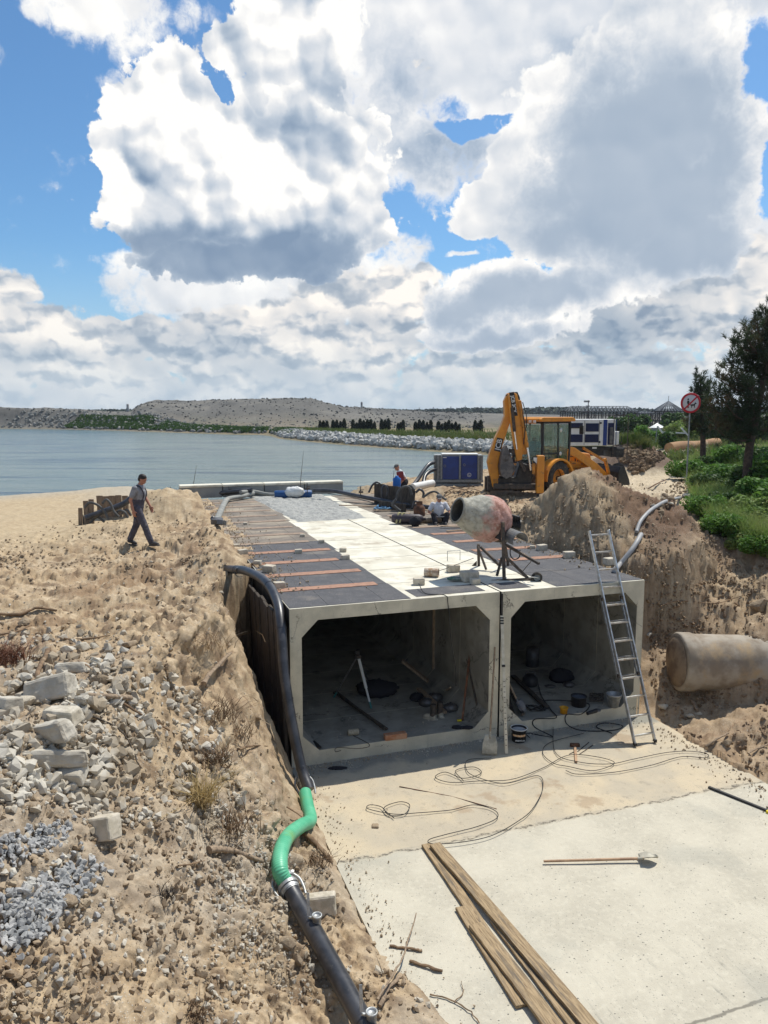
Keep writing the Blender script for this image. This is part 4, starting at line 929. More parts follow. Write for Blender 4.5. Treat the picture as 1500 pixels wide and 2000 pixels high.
# skeleton buildings on the right
FR = mat('dark_frame_timber', (.035, .035, .038), (.06, .058, .055), sc=1); FRL = mat('grey_roof_lattice', (.30, .31, .32), (.22, .23, .24), sc=1)
def skeleton(px0, px1, pyr, pye, D, lab, pyramid=False, name='frame_hall'):
    z0 = gz(UD(px0, 830, D).x, D); a, b_ = UD(px0, pye, D), UD(px1, pye, D); W_ = b_.x - a.x; he = a.z - z0; hr = UD(px0, pyr, D).z - z0; dp = W_ * (.9 if pyramid else .28)
    t_ = thing(name, lab, 'building', (a.x, D, z0)); m = MB(); nn = max(6, int(W_ / 1.3))
    for i in range(nn + 1):
        for yy in (0, dp * .5, dp):
            m.bar((W_ * i / nn, yy, 0), (W_ * i / nn, yy, he), .16)
    for yy in (0, dp * .5, dp):
        for zz in (he * .08, he * .42, he * .72, he - .1): m.bar((0, yy, zz), (W_, yy, zz), .13)
        for i in range(0, nn, 3): m.bar((W_ * i / nn, yy, he * .1), (W_ * (i + 1) / nn, yy, he * .7), .10)
    for i in (0, nn // 2, nn): m.bar((W_ * i / nn, 0, he), (W_ * i / nn, dp, he), .14)
    m.build('post_frame', FR, t_); m = MB(); r = MB()
    if pyramid:
        c = (W_ / 2, dp / 2, hr)
        for i in range(9):
            q = i / 8
            for e in ((W_ * q, 0), (W_ * q, dp), (0, dp * q), (W_, dp * q)): m.bar((e[0], e[1], he), c, .10)
        for k in (.25, .5, .75):
            x0, x1, y0, y1, zz = W_ / 2 * k, W_ - W_ / 2 * k, dp / 2 * k, dp - dp / 2 * k, he + (hr - he) * k
            for p, q in (((x0, y0), (x1, y0)), ((x1, y0), (x1, y1)), ((x1, y1), (x0, y1)), ((x0, y1), (x0, y0))): m.bar((*p, zz), (*q, zz), .08)
        m.bar((W_ / 2, dp / 2, hr - .3), (W_ / 2, dp / 2, hr + 1.0), .08)
    else:
        i_ = W_ * .10
        for s_, yy in ((0, 0), (1, dp)):
            n2 = nn * 2
            for i in range(n2 + 1):
                xx = W_ * i / n2; xr = min(max(xx, i_), W_ - i_); m.bar((xx, yy, he), (xr, dp / 2, hr), .07)
                if i < n2: m.bar((xx, yy, he), (min(max(W_ * (i + 1) / n2, i_), W_ - i_), dp / 2, hr), .05)
            for k in (.33, .66): m.bar((i_ * k, yy + (dp / 2 - yy) * k, he + (hr - he) * k), (W_ - i_ * k, yy + (dp / 2 - yy) * k, he + (hr - he) * k), .06)
        m.bar((i_, dp / 2, hr), (W_ - i_, dp / 2, hr), .12); m.bar((0, 0, he), (W_, 0, he), .14); m.bar((0, dp, he), (W_, dp, he), .14)
    m.build('roof_lattice', FRL, t_)
skeleton(1104, 1246, 793.5, 803, 150., 'long unfinished hall of dark posts with a hipped lattice roof')
skeleton(1288, 1338, 783, 803, 150., 'unfinished pavilion with a pointed pyramid roof frame left of the round sign', True, 'frame_pavilion')
skeleton(1243, 1420, 804, 807, 152., 'low dark unfinished wing between the lattice hall and the pavilion', False, 'frame_wing')
p = UD(1148, 820, 149.); t_ = thing('weather_mast', 'thin mast with small boards above the long lattice roof', 'mast', (p.x, 149., 0))
MB().bar((0, 0, 0), (0, 0, UD(1148, 782, 149.).z), .12).build('pole', FR, t_); h = UD(1148, 784, 149.).z; MB().box((-.3, 0, h), (1.1, .08, .35)).build('board', FRL, t_); MB().box((-.1, 0, h - .9), (.7, .08, .25)).build('board', FRL, t_)
# white frame, pale hut roof and pipe by the road
p = UD(1283, 858, 70.); z0 = gz(p.x, 70.); t_ = thing('white_swing_frame', 'white tubular A-frame standing in the weeds beyond the road', 'frame', (p.x, 70, z0))
q = lambda px, py: (UD(px, py, 70.).x - p.x, 0, UD(px, py, 70.).z - z0)
MB().bar(q(1284, 832), q(1302, 856), .13).build('brace', WHITEP, t_); MB().bar(q(1294, 844), q(1338, 846), .11).build('cross_bar', WHITEP, t_); MB().bar(q(1331, 836), q(1345, 852), .12).build('brace', WHITEP, t_); MB().bar(q(1284, 832), (q(1281, 852)[0], 0, -.1), .07).build('post', GREYP, t_)
p0, p1 = U(1307, 879, .45), U(1400, 872, .55); p0.z = gz(p0.x, p0.y) + .3; p1.z = gz(p1.x, p1.y) + .3
m = MB(); m.tube([p0 + (p1 - p0) * i / 8 + Vector((0, 0, .05 * math.sin(i))) for i in range(9)], .42, 14); o = m.build('rusty_pipe', mat('ochre_pipe', (.40, .24, .12), (.30, .17, .09), sc=1, rough=.9, c3=(.46, .36, .24), sc3=.8)); tag(o, 'long ochre pipe lying across the end of the dirt road', 'pipe')
p = UD(1400, 838, 95.); z0 = gz(p.x, 95.); t_ = thing('low_shed', 'pale low shed roof seen beyond the sign', 'shed', (p.x, 95, z0)); MB().box((0, 0, .6), (3.2, 3, 1.2)).build('wall', CITY, t_); MB().prism([(-1.8, 1.2), (1.8, 1.2), (1.4, 1.5), (-1.4, 1.5)], -1.7, 1.7).build('roof', WHITEP, t_)
p = UD(1283, 845, 100.); z0 = gz(p.x, 100.); t_ = thing('small_tent', 'small white tent roof among dark bushes beyond the spoil heap of the road', 'tent', (p.x, 100, z0)); MB().box((0, 0, .4), (1.2, 1.2, .8)).build('wall', GREYP, t_); MB().lathe([(1.1, .8), (0.02, 1.4)], 4).build('roof', WHITEP, t_)
def bush_np(seed, n, rx, ry, rz, leaf, core=.35):
    r_ = np.random.default_rng(seed); k = r_.integers(7, 11); cs = np.stack([r_.uniform(-.65, .65, k) * rx, r_.uniform(-.65, .65, k) * ry, r_.uniform(.25, .85, k) * rz], 1); rs = r_.uniform(.28, .5, k) * min(rx, ry, rz * 1.2)
    def pos(n_):
        i = r_.integers(0, k, n_); d = r_.normal(size=(n_, 3)); d /= np.linalg.norm(d, axis=1)[:, None]; rad = rs[i] * r_.uniform(core, 1.12, n_) ** .6
        q_ = cs[i] + d * rad[:, None]; q_[:, 2] = np.abs(q_[:, 2]); return q_
    return leaves(n, pos, leaf, r_, 1.7)
BUSH = {}
def bush(px, py, size, kind, lab, grp=None, y=None, n=2600, leaf=.10, z=None):
    if y is not None: p = UD(px, py, y); p.z = gz(p.x, p.y) - .05
    else: p = G(px, py)
    key = (kind, n, leaf)
    if key not in BUSH:
        v, f = bush_np(hash(kind) % 97 + n, n, 1, 1, 1, leaf); t_ = thing('bush', lab, 'bush', p, 0, grp); mt = {'g': LEAFG, 'd': LEAFD, 'y': LEAFY}[kind[0]]
        np_mesh('foliage', v, f, mt, False, t_); m = MB()
        for i in range(6): a = i * 1.05; m.tube([(0, 0, -.05), (.15 * math.cos(a), .15 * math.sin(a), .4), (.4 * math.cos(a), .4 * math.sin(a), .75)], [.02, .015, .006], 5)
        m.build('stems', BARK, t_); BUSH[key] = t_
    else: t_ = copy_tree(BUSH[key]); t_.location = p; t_['label'] = lab; 
    if grp: t_['group'] = grp
    t_.rotation_euler = (0, 0, (px * 7 + py) % 6.28); t_.scale = size; return t_
# ------------------------------------------------------------------ vehicles
def backhoe():
    hd = R(39); hx, hy = math.cos(hd), math.sin(hd); rw = UD(1084, 960, 29.8); org = Vector((rw.x - .95 * hy, rw.y + .95 * hx, 0.0))
    t_ = thing('backhoe_loader', 'yellow backhoe loader standing behind the heap, digging arm folded up and front bucket down', 'excavator', org, hd)
    Mi = Matrix.LocRotScale(org, Euler((0, 0, hd)), None).inverted()
    def disc(name, x, y, r, w, rimr, par):
        Mw = Matrix.Translation((x, y, r)) @ Matrix.Rotation(math.pi / 2, 4, 'X'); s_ = 1 if y < 0 else -1
        wh = MB(); o = None
        m = MB(); m.lathe([(rimr, -w * .42), (r * .86, -w * .5), (r * .97, -w * .40), (r, -w * .1), (r, w * .1), (r * .97, w * .40), (r * .86, w * .5), (rimr, w * .42)], 32, Mw)
        for k in range(18):
            a = k * 2 * math.pi / 18
            for sg in (-1, 1): m.bar((r * .985 * math.cos(a), r * .985 * math.sin(a), 0), (r * .985 * math.cos(a + .22), r * .985 * math.sin(a + .22), sg * w * .46), .05, .05, M=Mw)
        wheel = m.build('wheel', RUBBER, par)
        m = MB(); m.lathe([(rimr, -w * .42), (rimr * .96, -w * .2), (rimr * .9, .0), (rimr * .35, .02), (rimr * .3, w * .2 * s_), (.01, w * .2 * s_)], 24, Mw); m.lathe([(rimr, w * .42), (rimr * .94, w * .38), (rimr * .9, w * .05)], 24, Mw)
        m.build('rim', YELLD if True else YELL, wheel)
        m = MB(); m.lathe([(rimr * .22, -.16), (rimr * .26, .16)], 12, Mw); m.build('hub', DARKST, wheel)
    for y in (-.95, .95): disc('w', 0, y, .68, .42, .36, t_)
    for y in (-.82, .82): disc('w', 2.15, y, .46, .30, .24, t_)
    m = MB(); m.box((1.0, 0, .74), (3.9, .72, .42)).box((2.15, 0, .50), (.22, 1.3, .22)).box((0, 0, .68), (.3, 1.5, .3)).box((-.95, 0, .85), (.22, 2.15, .75)); m.build('chassis', YELLD, t_, bevel=.03)
    m = MB(); m.box((.3, 0, 1.12), (1.5, 1.45, .28)).box((.62, -.78, .72), (.9, .28, .5)); m.build('lower_body', BLKPAINT, t_, bevel=.03)
    m = MB()                                  # hood
    m.prism([(1.15, .95), (2.95, .95), (3.0, 1.30), (2.9, 1.52), (1.15, 1.72)], -.43, .43); hood = m.build('hood', YELL, t_, bevel=.06, seg=2)
    m = MB(); 
    for i in range(5): m.box((1.9 + i * .16, -.435, 1.28), (.07, .01, .26))
    m.build('hood_grille', BLKPAINT, t_)
    m = MB(); m.tube([(1.35, -.28, 1.65), (1.35, -.28, 2.30), (1.30, -.28, 2.42)], .045, 10); m.build('exhaust_pipe', DARKST, t_)
    # cab posts, roof, glass
    m = MB(); cx0, cx1, cy, z0, z1 = -.55, 1.05, .74, 1.22, 2.82
    for x, y in ((cx0, -cy), (cx0, cy), (cx1 - .02, -cy), (cx1 - .02, cy)): m.bar((x, y, z0), (x + (.10 if x > 0 else 0), y * .95, z1), .085)
    m.bar((.38, -cy, z0), (.38, -cy * .95, z1), .06); m.bar((.38, cy, z0), (.38, cy * .95, z1), .06)
    for y in (-cy, cy): m.bar((cx0, y, z0), (cx1, y, z0), .09); m.bar((cx0, y * .95, z1), (cx1 + .08, y * .95, z1), .09); m.bar((cx0, y, 1.62), (.38, y, 1.62), .05)
    for x in (cx0, cx1): m.bar((x, -cy, z0), (x, cy, z0), .09); m.bar((x, -cy * .95, z1), (x, cy * .95, z1), .09)
    cab = m.build('cab_frame', BLKPAINT, t_)
    m = MB(); m.prism([(-.80, 2.86), (1.30, 2.86), (1.34, 2.93), (1.15, 3.03), (-.70, 3.03), (-.84, 2.95)], -.84, .84); m.build('cab_roof', YELL, t_, bevel=.03, seg=2)
    m = MB(); m.box((-.86, 0, 2.84), (.10, 1.2, .12)); m.build('roof_fascia', YELLD, t_)
    for y in (-.62, -.40, .40, .62): m = MB(); m.box((-.93, y, 2.86), (.05, .12, .09)); m.build('work_light', WHITEP, t_, bevel=.01)
    m = MB(); m.box((.26, -cy, 1.95), (1.44, .012, 1.55)); m.build('side_window', GLASS, t_)
    m = MB(); m.box((.26, cy, 1.95), (1.44, .012, 1.55)); m.build('side_window', GLASS, t_)
    m = MB(); m.box((cx0, 0, 2.05), (.012, 1.36, 1.40)); m.build('rear_window', GLASS, t_)
    m = MB(); m.box((cx1 + .03, 0, 2.05), (.012, 1.36, 1.40)); m.build('windscreen', GLASS, t_)
    m = MB(); m.box((.1, 0, 1.42), (.5, .5, .14)).box((-.14, 0, 1.78), (.12, .46, .62)).box((-.14, 0, 2.16), (.08, .26, .16)); m.build('seat', BLKPAINT, t_, bevel=.03)
    m = MB(); m.tube([(.8, 0, 1.3), (.7, 0, 1.75)], .04, 8); m.tube([(.7 + .0 * 1, .19 * math.sin(a * .3927), 1.78 + .19 * math.cos(a * .3927) * .5) for a in range(17)], .016, 6, caps=False); m.build('steering_wheel', BLKPAINT, t_)
    for z in (2.52, 1.60): m = MB(); m.lathe([(.075, 0), (.075, .012), (.001, .012)], 18, Matrix.Translation((.50, -.762, z)) @ Matrix.Rotation(math.pi / 2, 4, 'X')); m.build('round_sticker', WHITEP, t_)
    m = MB(); m.bar((1.1, -.78, 2.6), (1.42, -1.02, 2.62), .03); m.bar((1.42, -1.02, 2.75), (1.42, -1.02, 2.38), .03); mir = m.build('mirror_arm', BLKPAINT, t_); m = MB(); m.box((1.44, -1.03, 2.52), (.05, .20, .34)); m.build('mirror', BLKPAINT, mir, bevel=.02)
    # rear fenders
    for sg in (-1, 1):
        m = MB(); out = []
        for k in range(13): a = math.pi * (1.02 - k / 12 * .98); out.append((.84 * math.cos(a) + .03, .70 + .80 * math.sin(a) * .93))
        inn = [(p[0] * .93, p[1] - .07) for p in out[::-1]]
        for q0 in range(12):
            a, b_ = out[q0], out[q0 + 1]; c, d = inn[11 - q0], inn[12 - q0]; y0, y1 = (-1.18, -.66) if sg < 0 else (.66, 1.18)
            m.prism([a, b_, c, d], y0, y1)
        m.build('rear_fender', YELL, t_)
    # loader arms and bucket
    for sg in (-1, 1):
        y = sg * .62; m = MB(); m.prism([(.95, 1.62), (1.15, 1.86), (1.55, 1.80), (3.1, 1.08), (3.95, .55), (3.88, .32), (3.0, .72), (1.6, 1.42)], y - .06, y + .06); arm = m.build('loader_arm', YELL, t_, bevel=.012)
        m = MB(); m.bar((1.5, y - sg * .14, 1.2), (2.6, y - sg * .14, 1.12), .11); m.build('lift_cylinder', YELLD, arm); m = MB(); m.bar((2.6, y - sg * .14, 1.12), (3.0, y - sg * .14, .98), .06); m.build('piston_rod', CHROME, arm)
        m = MB(); m.bar((2.0, y + sg * .10, 1.78), (3.55, y + sg * .10, 1.18), .08); m.bar((3.5, y + sg * .10, 1.30), (3.9, y + sg * .10, .50), .10); m.build('tilt_link', YELLD, arm)
        m = MB(); m.box((1.05, y, 1.35), (.22, .26, .85)); m.build('loader_tower', YELLD, t_, bevel=.02)
    prof = [(4.00, .98), (3.86, .75), (3.85, .38), (3.98, .14), (4.20, .05), (4.75, .04)]; m = MB()
    th_ = .03; 
    for k in range(len(prof) - 1):
        (ax, az_), (bx, bz) = prof[k], prof[k + 1]; d = Vector((bx - ax, bz - az_)); nrm = Vector((-d.y, d.x)).normalized() * th_
        m.prism([(ax, az_), (bx, bz), (bx + nrm.x, bz + nrm.y), (ax + nrm.x, az_ + nrm.y)], -1.17, 1.17)
    for sg in (-1, 1): m.prism([(4.00, .98), (3.86, .75), (3.85, .38), (3.98, .14), (4.20, .05), (4.75, .04), (4.62, .40), (4.25, .95)], sg * 1.17 - .02, sg * 1.17 + .02)
    for y in (-.6, .6, -.1): m.bar((3.84, y, .3), (3.96, y, .95), .06)
    m.build('front_bucket', BLKPAINT, t_, bevel=.006)
    # digging arm: modelled in a plane turned to the side, then brought into the machine's frame
    K = 51.2
    Mp = Mi @ Matrix.Translation((UD(1000, 900, 29.0).x, 29.0, 0))
    def Q(zx, zy): return ((zx / 4.167 + 900 - 1000) / K, (969 - (zy / 4.167 + 740)) / K)
    def plate(name, pts, y0, y1, mt, bev=.015, par=None):
        m = MB(); m.prism([Q(*p) for p in pts], y0, y1, Mp); return m.build(name, mt, par or t_, bevel=bev)
    boom = plate('boom', [(262, 872), (300, 862), (312, 800), (300, 690), (330, 540), (372, 400), (395, 330), (420, 250), (428, 150), (405, 112), (365, 118), (338, 180), (346, 290), (322, 365), (268, 480), (232, 590), (215, 660), (236, 760)], -.20, .20, YELL, .03)
    m = MB(); m.prism([Q(*p) for p in ((268, 880), (300, 880), (300, 800), (262, 800))], -.27, .27, Mp); m.build('boom_foot', YELLD, t_)
    dip = plate('dipper', [(362, 130), (395, 108), (432, 128), (470, 300), (492, 520), (480, 640), (440, 655), (410, 520), (385, 360)], -.44, -.24, YELL, .02)
    dip2 = plate('dipper_extension', [(432, 170), (462, 175), (500, 380), (530, 520), (524, 600), (478, 600), (470, 420)], -.42, -.20, YELLD, .015)
    plate('boom_head_bracket', [(352, 135), (378, 112), (442, 108), (462, 150), (470, 200), (440, 210), (400, 170), (368, 175)], -.18, -.02, BLKPAINT, .01)
    def rod(name, a, b_, r, mt, y=-.50, par=None): m = MB(); p, q = Q(*a), Q(*b_); m.tube([(p[0], y, p[1]), (q[0], y, q[1])], r, 12, Mp); return m.build(name, mt, par or t_)
    cy_ = rod('dipper_cylinder', (448, 180), (516, 545), .065, YELLD, -.52); rod('piston_rod', (516, 545), (548, 725), .04, CHROME, -.52, cy_)
    c2 = rod('bucket_cylinder', (392, 230), (415, 420), .06, DARKST, -.47); rod('piston_rod', (415, 420), (436, 560), .03, CHROME, -.47, c2)
    for ex in ((470, 190, 500, 420), (462, 230, 485, 520)): 
        p, q = Q(ex[0], ex[1]), Q(ex[2], ex[3]); m = MB(); m.tube(spline([(p[0], -.56, p[1]), ((p[0] + q[0]) / 2 + .08, -.60, (p[1] + q[1]) / 2), (q[0], -.56, q[1])], 6), .016, 6, Mp); m.build('hydraulic_hose', BLACKRB, t_)
    m = MB(); prof2 = [(352, 530), (322, 560), (306, 640), (302, 720), (318, 772), (352, 790), (392, 770), (424, 712)]
    pr = [Q(*p) for p in prof2]
    for k in range(len(pr) - 1):
        a, b_ = Vector(pr[k]), Vector(pr[k + 1]); d = (b_ - a); nrm = Vector((-d.y, d.x)).normalized() * .03; m.prism([tuple(a), tuple(b_), tuple(b_ + nrm), tuple(a + nrm)], -.62, .02, Mp)
    for y in (-.62, .02): m.prism([Q(*p) for p in prof2] + [Q(392, 620)], y - .012, y + .012, Mp)
    m.build('digging_bucket', GREYST, t_, bevel=.004)
    m = MB(); 
    for y in (-.58, -.42, -.26, -.10): m.prism([Q(424, 712), Q(440, 690), Q(420, 690)], y - .03, y + .03, Mp)
    m.build('bucket_tooth_row', DARKST, t_)
    plate('bucket_link', [(378, 555), (440, 560), (520, 730), (500, 742), (420, 600), (380, 585)], -.40, -.30, DARKST)
    plate('king_post', [(470, 660), (560, 690), (585, 760), (560, 840), (300, 845), (300, 790), (440, 780)], -.30, .30, BLKPAINT, .03)
    # stabilisers
    for nm, xa, xb, ya, yb, y in (('r', 592, 650, 605, 905, -.55), ('l', 216, 262, 790, 930, .55)):
        m = MB(); a, b_ = Q(xa, yb), Q(xb, ya); m.box(((a[0] + b_[0]) / 2, y, (a[1] + b_[1]) / 2), (b_[0] - a[0], .24, b_[1] - a[1]), Mp); sb = m.build('stabiliser_leg', YELL if nm == 'r' else DARKST, t_, bevel=.02)
        m = MB(); m.box(((a[0] + b_[0]) / 2, y, .12), (.16, .16, .5), Mp).box(((a[0] + b_[0]) / 2, y, -.10), (.42, .40, .07), Mp); m.build('foot_pad', DARKST, sb, bevel=.01)
    m = MB(); a, b_ = Q(262, 842), Q(600, 868); m.box(((a[0] + b_[0]) / 2, -.35, (a[1] + b_[1]) / 2), (b_[0] - a[0], .2, .20), Mp); m.box((0.05, .1, .55), (1.9, .3, .55), Mp); m.build('rear_frame', DARKST, t_, bevel=.015)
    m = MB(); c = Q(588, 640); m.box((c[0], -.60, c[1] + .0), (.26, .02, .26), Mp); pl = m.build('warning_plate', BLKPAINT, t_)
    m = MB(); m.prism([Q(564, 622), Q(612, 622), Q(612, 645), Q(588, 668), Q(564, 645)], -.622, -.614, Mp); m.build('shield_mark', WHITEP, pl)
    m = MB(); c = Q(570, 700); m.box((c[0], -.56, c[1]), (.10, .05, .5), Mp); m.build('tail_light_post', YELLD, t_)
    # lettering
    def lettering(s_, zx, zy, ang, size, y=-.452, w=None, h=None, par=None):
        c = Q(zx, zy); Mt = Mp @ Matrix.Translation((c[0], y, c[1])) @ Matrix.Rotation(math.pi / 2, 4, 'X') @ Matrix.Rotation(ang, 4, 'Z')
        if w: m = MB(); m.box((0, 0, -.006), (w, h, .012), Mt); pl = m.build('decal_panel', BLKPAINT, par or t_)
        text_mesh('lettering', s_, size, Mt @ Matrix.Translation((0, 0, .004)), WHITEP, pl if w else (par or t_), .002, .004)
    lettering('JCB', 301, 525, R(78), .27, y=-.207, w=.50, h=.24)
    lettering('JCB 3CX', 403, 205, R(-80), .17, y=-.447, w=.88, h=.18)
    Ms = Matrix.Translation((1.55, -.437, 1.50)) @ Matrix.Rotation(math.pi / 2, 4, 'X'); m = MB(); m.box((0, 0, 0), (.55, .17, .01), Ms); dp = m.build('decal_panel', BLKPAINT, t_); text_mesh('lettering', '3CX', .14, Ms @ Matrix.Translation((.05, 0, .007)), WHITEP, dp, .002, .003)
    return t_
backhoe()

def generator():
    D = 38.0; K = 1500 / D; c = UD(1148, 890, D); gz_ = gz(c.x, D); t_ = thing('generator_trailer', 'white and blue container generator on a trailer behind the backhoe', 'generator', (c.x, D, gz_), R(4))
    def Q(zx, zy): return ((zx / 4.6875 + 1080 - 1148) / K, (HC - gz_) - ((zy / 4.6875 + 770) - HY) / K)
    x0, zt = Q(60, 228); x1, zb = Q(570, 470)
    m = MB(); m.box(((x0 + x1) / 2, .75, (zt + zb) / 2), (x1 - x0, 1.5, zt - zb)); m.build('housing', WHITEP, t_, bevel=.04, seg=2)
    for (a, b_, c_, d) in ((150, 262, 262, 310), (290, 265, 412, 340), (145, 365, 265, 436), (286, 365, 412, 438)):
        p, q = Q(a, b_), Q(c_, d); m = MB(); m.box(((p[0] + q[0]) / 2, -.012, (p[1] + q[1]) / 2), (q[0] - p[0], .02, p[1] - q[1])); pn_ = m.build('louvre_panel', NAVY, t_)
        m = MB()
        for i in range(7): m.box(((p[0] + q[0]) / 2, -.028, q[1] + (p[1] - q[1]) * (i + .5) / 7), ((q[0] - p[0]) * .96, .012, .012))
        m.build('slat_set', NAVY, pn_)
    for (a, b_) in ((455, 490), (574, 578)):
        p, q = Q(a, 230), Q(b_, 466); m = MB(); m.box(((p[0] + q[0]) / 2, -.008, (p[1] + q[1]) / 2), (q[0] - p[0], .02, p[1] - q[1])); m.build('blue_stripe', BLUEP, t_)
    for a in (135, 280, 418): p, q = Q(a, 240), Q(a, 462); m = MB(); m.box((p[0], -.006, (p[1] + q[1]) / 2), (.018, .012, p[1] - q[1])); m.build('door_seam', DARKST, t_)
    for a, b_ in ((134, 264), (427, 262), (422, 434), (262, 346)): p = Q(a, b_); m = MB(); m.box((p[0], -.03, p[1]), (.09, .05, .09)); m.build('door_latch', BLKPAINT, t_, bevel=.01)
    p, q = Q(498, 262), Q(552, 460); m = MB(); m.box(((p[0] + q[0]) / 2, -.010, (p[1] + q[1]) / 2), (q[0] - p[0], .02, p[1] - q[1])); m.build('control_panel', NAVY, t_)
    p, q = Q(512, 300), Q(540, 450); m = MB(); m.box(((p[0] + q[0]) / 2, -.07, (p[1] + q[1]) / 2), (q[0] - p[0], .10, p[1] - q[1])); m.build('switch_box', GREYST, t_, bevel=.01)
    p, q = Q(560, 338), Q(597, 460); m = MB(); m.box(((p[0] + q[0]) / 2 + .05, .3, (p[1] + q[1]) / 2), (.24, .5, p[1] - q[1])); m.build('fuel_box', WHITEP, t_, bevel=.02)
    m = MB(); a, b_ = Q(60, 488), Q(672, 500); m.box(((a[0] + b_[0]) / 2, .2, a[1] - .05), (b_[0] - a[0], .12, .14)).box(((a[0] + b_[0]) / 2, 1.3, a[1] - .05), (b_[0] - a[0], .12, .14)).box((Q(600, 500)[0], .75, a[1] - .25), (.65, 1.4, .42)).box((Q(350, 500)[0], .75, a[1] - .25), (1.4, 1.1, .30)); m.build('trailer_frame', BLKPAINT, t_, bevel=.01)
    for zx in (440, 505, 615): 
        Mw = Matrix.Translation((Q(zx, 0)[0], .15, .36)) @ Matrix.Rotation(math.pi / 2, 4, 'X'); m = MB(); m.lathe([(.18, -.1), (.34, -.12), (.36, 0), (.34, .12), (.18, .1)], 24, Mw); w = m.build('wheel', RUBBER, t_); m = MB(); m.lathe([(.18, .1), (.1, .06), (.01, .06)], 16, Mw); m.build('rim', GREYP, w)
    for a, b_, y in ((553, 572, .0), (682, 600, -.05)):
        p, q = Q(a, 190), Q(a, b_); m = MB(); m.bar((p[0], y, p[1]), (q[0], y, q[1]), .035); m.build('gantry_post', DARKST, t_)
    p, q = Q(553, 190), Q(682, 190); m = MB(); m.bar((p[0], -.02, p[1]), (q[0], -.02, q[1]), .035); m.build('gantry_rail', DARKST, t_)
    m = MB(); p = Q(385, 483); m.box((p[0], -.02 + .12, p[1] - .03), (.22, .03, .08)); m.build('number_plate', WHITEP, t_)
    p, q = Q(560, 465), Q(625, 380); m = MB(); m.tube(spline([(p[0], -.05, p[1]), (p[0] + .25, -.08, p[1] + .05), (q[0], -.05, p[1] + .25), (q[0], 0, q[1])], 6), .018, 6); m.build('cable', BLACKRB, t_)
generator()
def pump_unit():
    D = 33.4; K = 1500 / D; c = UD(894, 945, D); g0 = gz(c.x, D); t_ = thing('pump_unit', 'blue box pump unit in a grey steel frame on the sandy shore', 'pump unit', (c.x, D, g0), R(-3))
    def Q(zx, zy): return ((zx / 5.769 + 700 - 894) / K, (HC - g0) - ((zy / 5.769 + 860) - HY) / K)
    x0, zt = Q(838, 158); x1, zb = Q(1405, 520); zb = 0.02
    m = MB(); m.box(((x0 + x1) / 2, .55, (zt + zb) / 2 + .08), (x1 - x0 - .12, 1.0, zt - zb - .2)); m.build('housing', GREYP, t_)
    m = MB(); m.box(((x0 + x1) / 2 + .08, .52, zt + .015), ((x1 - x0) * .72, .95, .03)); m.build('roof_sheet', WHITEP, t_)
    for (a, b_, c_, d) in ((945, 178, 1130, 435), (1155, 168, 1335, 430)):
        p, q = Q(a, b_), Q(c_, d); m = MB(); m.box(((p[0] + q[0]) / 2, .03, (p[1] + q[1]) / 2), (q[0] - p[0], .04, p[1] - q[1])); dr = m.build('blue_door', BLUEP, t_, bevel=.008)
        e = Q(972 if a < 1000 else 1190, 285 if a < 1000 else 272); m = MB(); m.lathe([(.055, 0), (.055, .02), (.04, .02), (.04, .0)], 16, Matrix.Translation((e[0], .0, e[1])) @ Matrix.Rotation(math.pi / 2, 4, 'X')); m.build('door_latch', GREYP, dr)
    e = Q(1247, 385); Ml = Matrix.Translation((e[0], .004, e[1])) @ Matrix.Rotation(math.pi / 2, 4, 'X'); m = MB(); m.lathe([(.088, 0), (.088, .006), (.070, .006), (.070, 0)], 20, Ml); lg = m.build('round_mark', WHITEP, t_); text_mesh('lettering', 'L', .13, Ml @ Matrix.Translation((0, 0, .003)), WHITEP, lg, .002, .003)
    e = Q(970, 190); m = MB(); m.box((e[0], .004, e[1]), (.16, .01, .035)); m.build('name_strip', WHITEP, t_)
    for zx in (855, 895, 935, 1142, 1350, 1390):
        a, b_ = Q(zx, 162), Q(zx, 440); m = MB(); m.box((a[0], .0, (a[1] + b_[1]) / 2), (.075, .09, a[1] - b_[1])); m.build('frame_post', GREYP, t_, bevel=.006)
    for zy in (455, 500): a = Q(0, zy)[1]; m = MB(); m.box(((x0 + x1) / 2, -.01, a), (x1 - x0, .12, .11)); m.build('base_rail', GREYP, t_, bevel=.006)
    for y in (0.02, 1.05): m = MB(); m.box(((x0 + x1) / 2, y, .05), (x1 - x0, .1, .1)); m.build('skid', GREYP, t_)
    # suction hoses leaving the left end
    for k, pts in enumerate((((848, 248), (790, 275), (730, 350), (670, 440), (610, 515)), ((868, 325), (800, 350), (752, 400), (735, 470), (742, 530)))):
        pp = [];
        for i, (zx, zy) in enumerate(pts): pp.append(UD(zx / 5.769 + 700, zy / 5.769 + 860, 33.3 - i * .35))
        pp[-1].z = max(pp[-1].z, gz(pp[-1].x, pp[-1].y) + .08); m = MB(); m.tube(spline(pp, 8), .085, 12); o = m.build('suction_hose', BLACKPL)
        tag(o, ['upper thick black hose arching down from the blue pump unit', 'lower thick black hose curving down from the blue pump unit'][k], 'hose', 'hoses of the blue pump unit')
pump_unit()

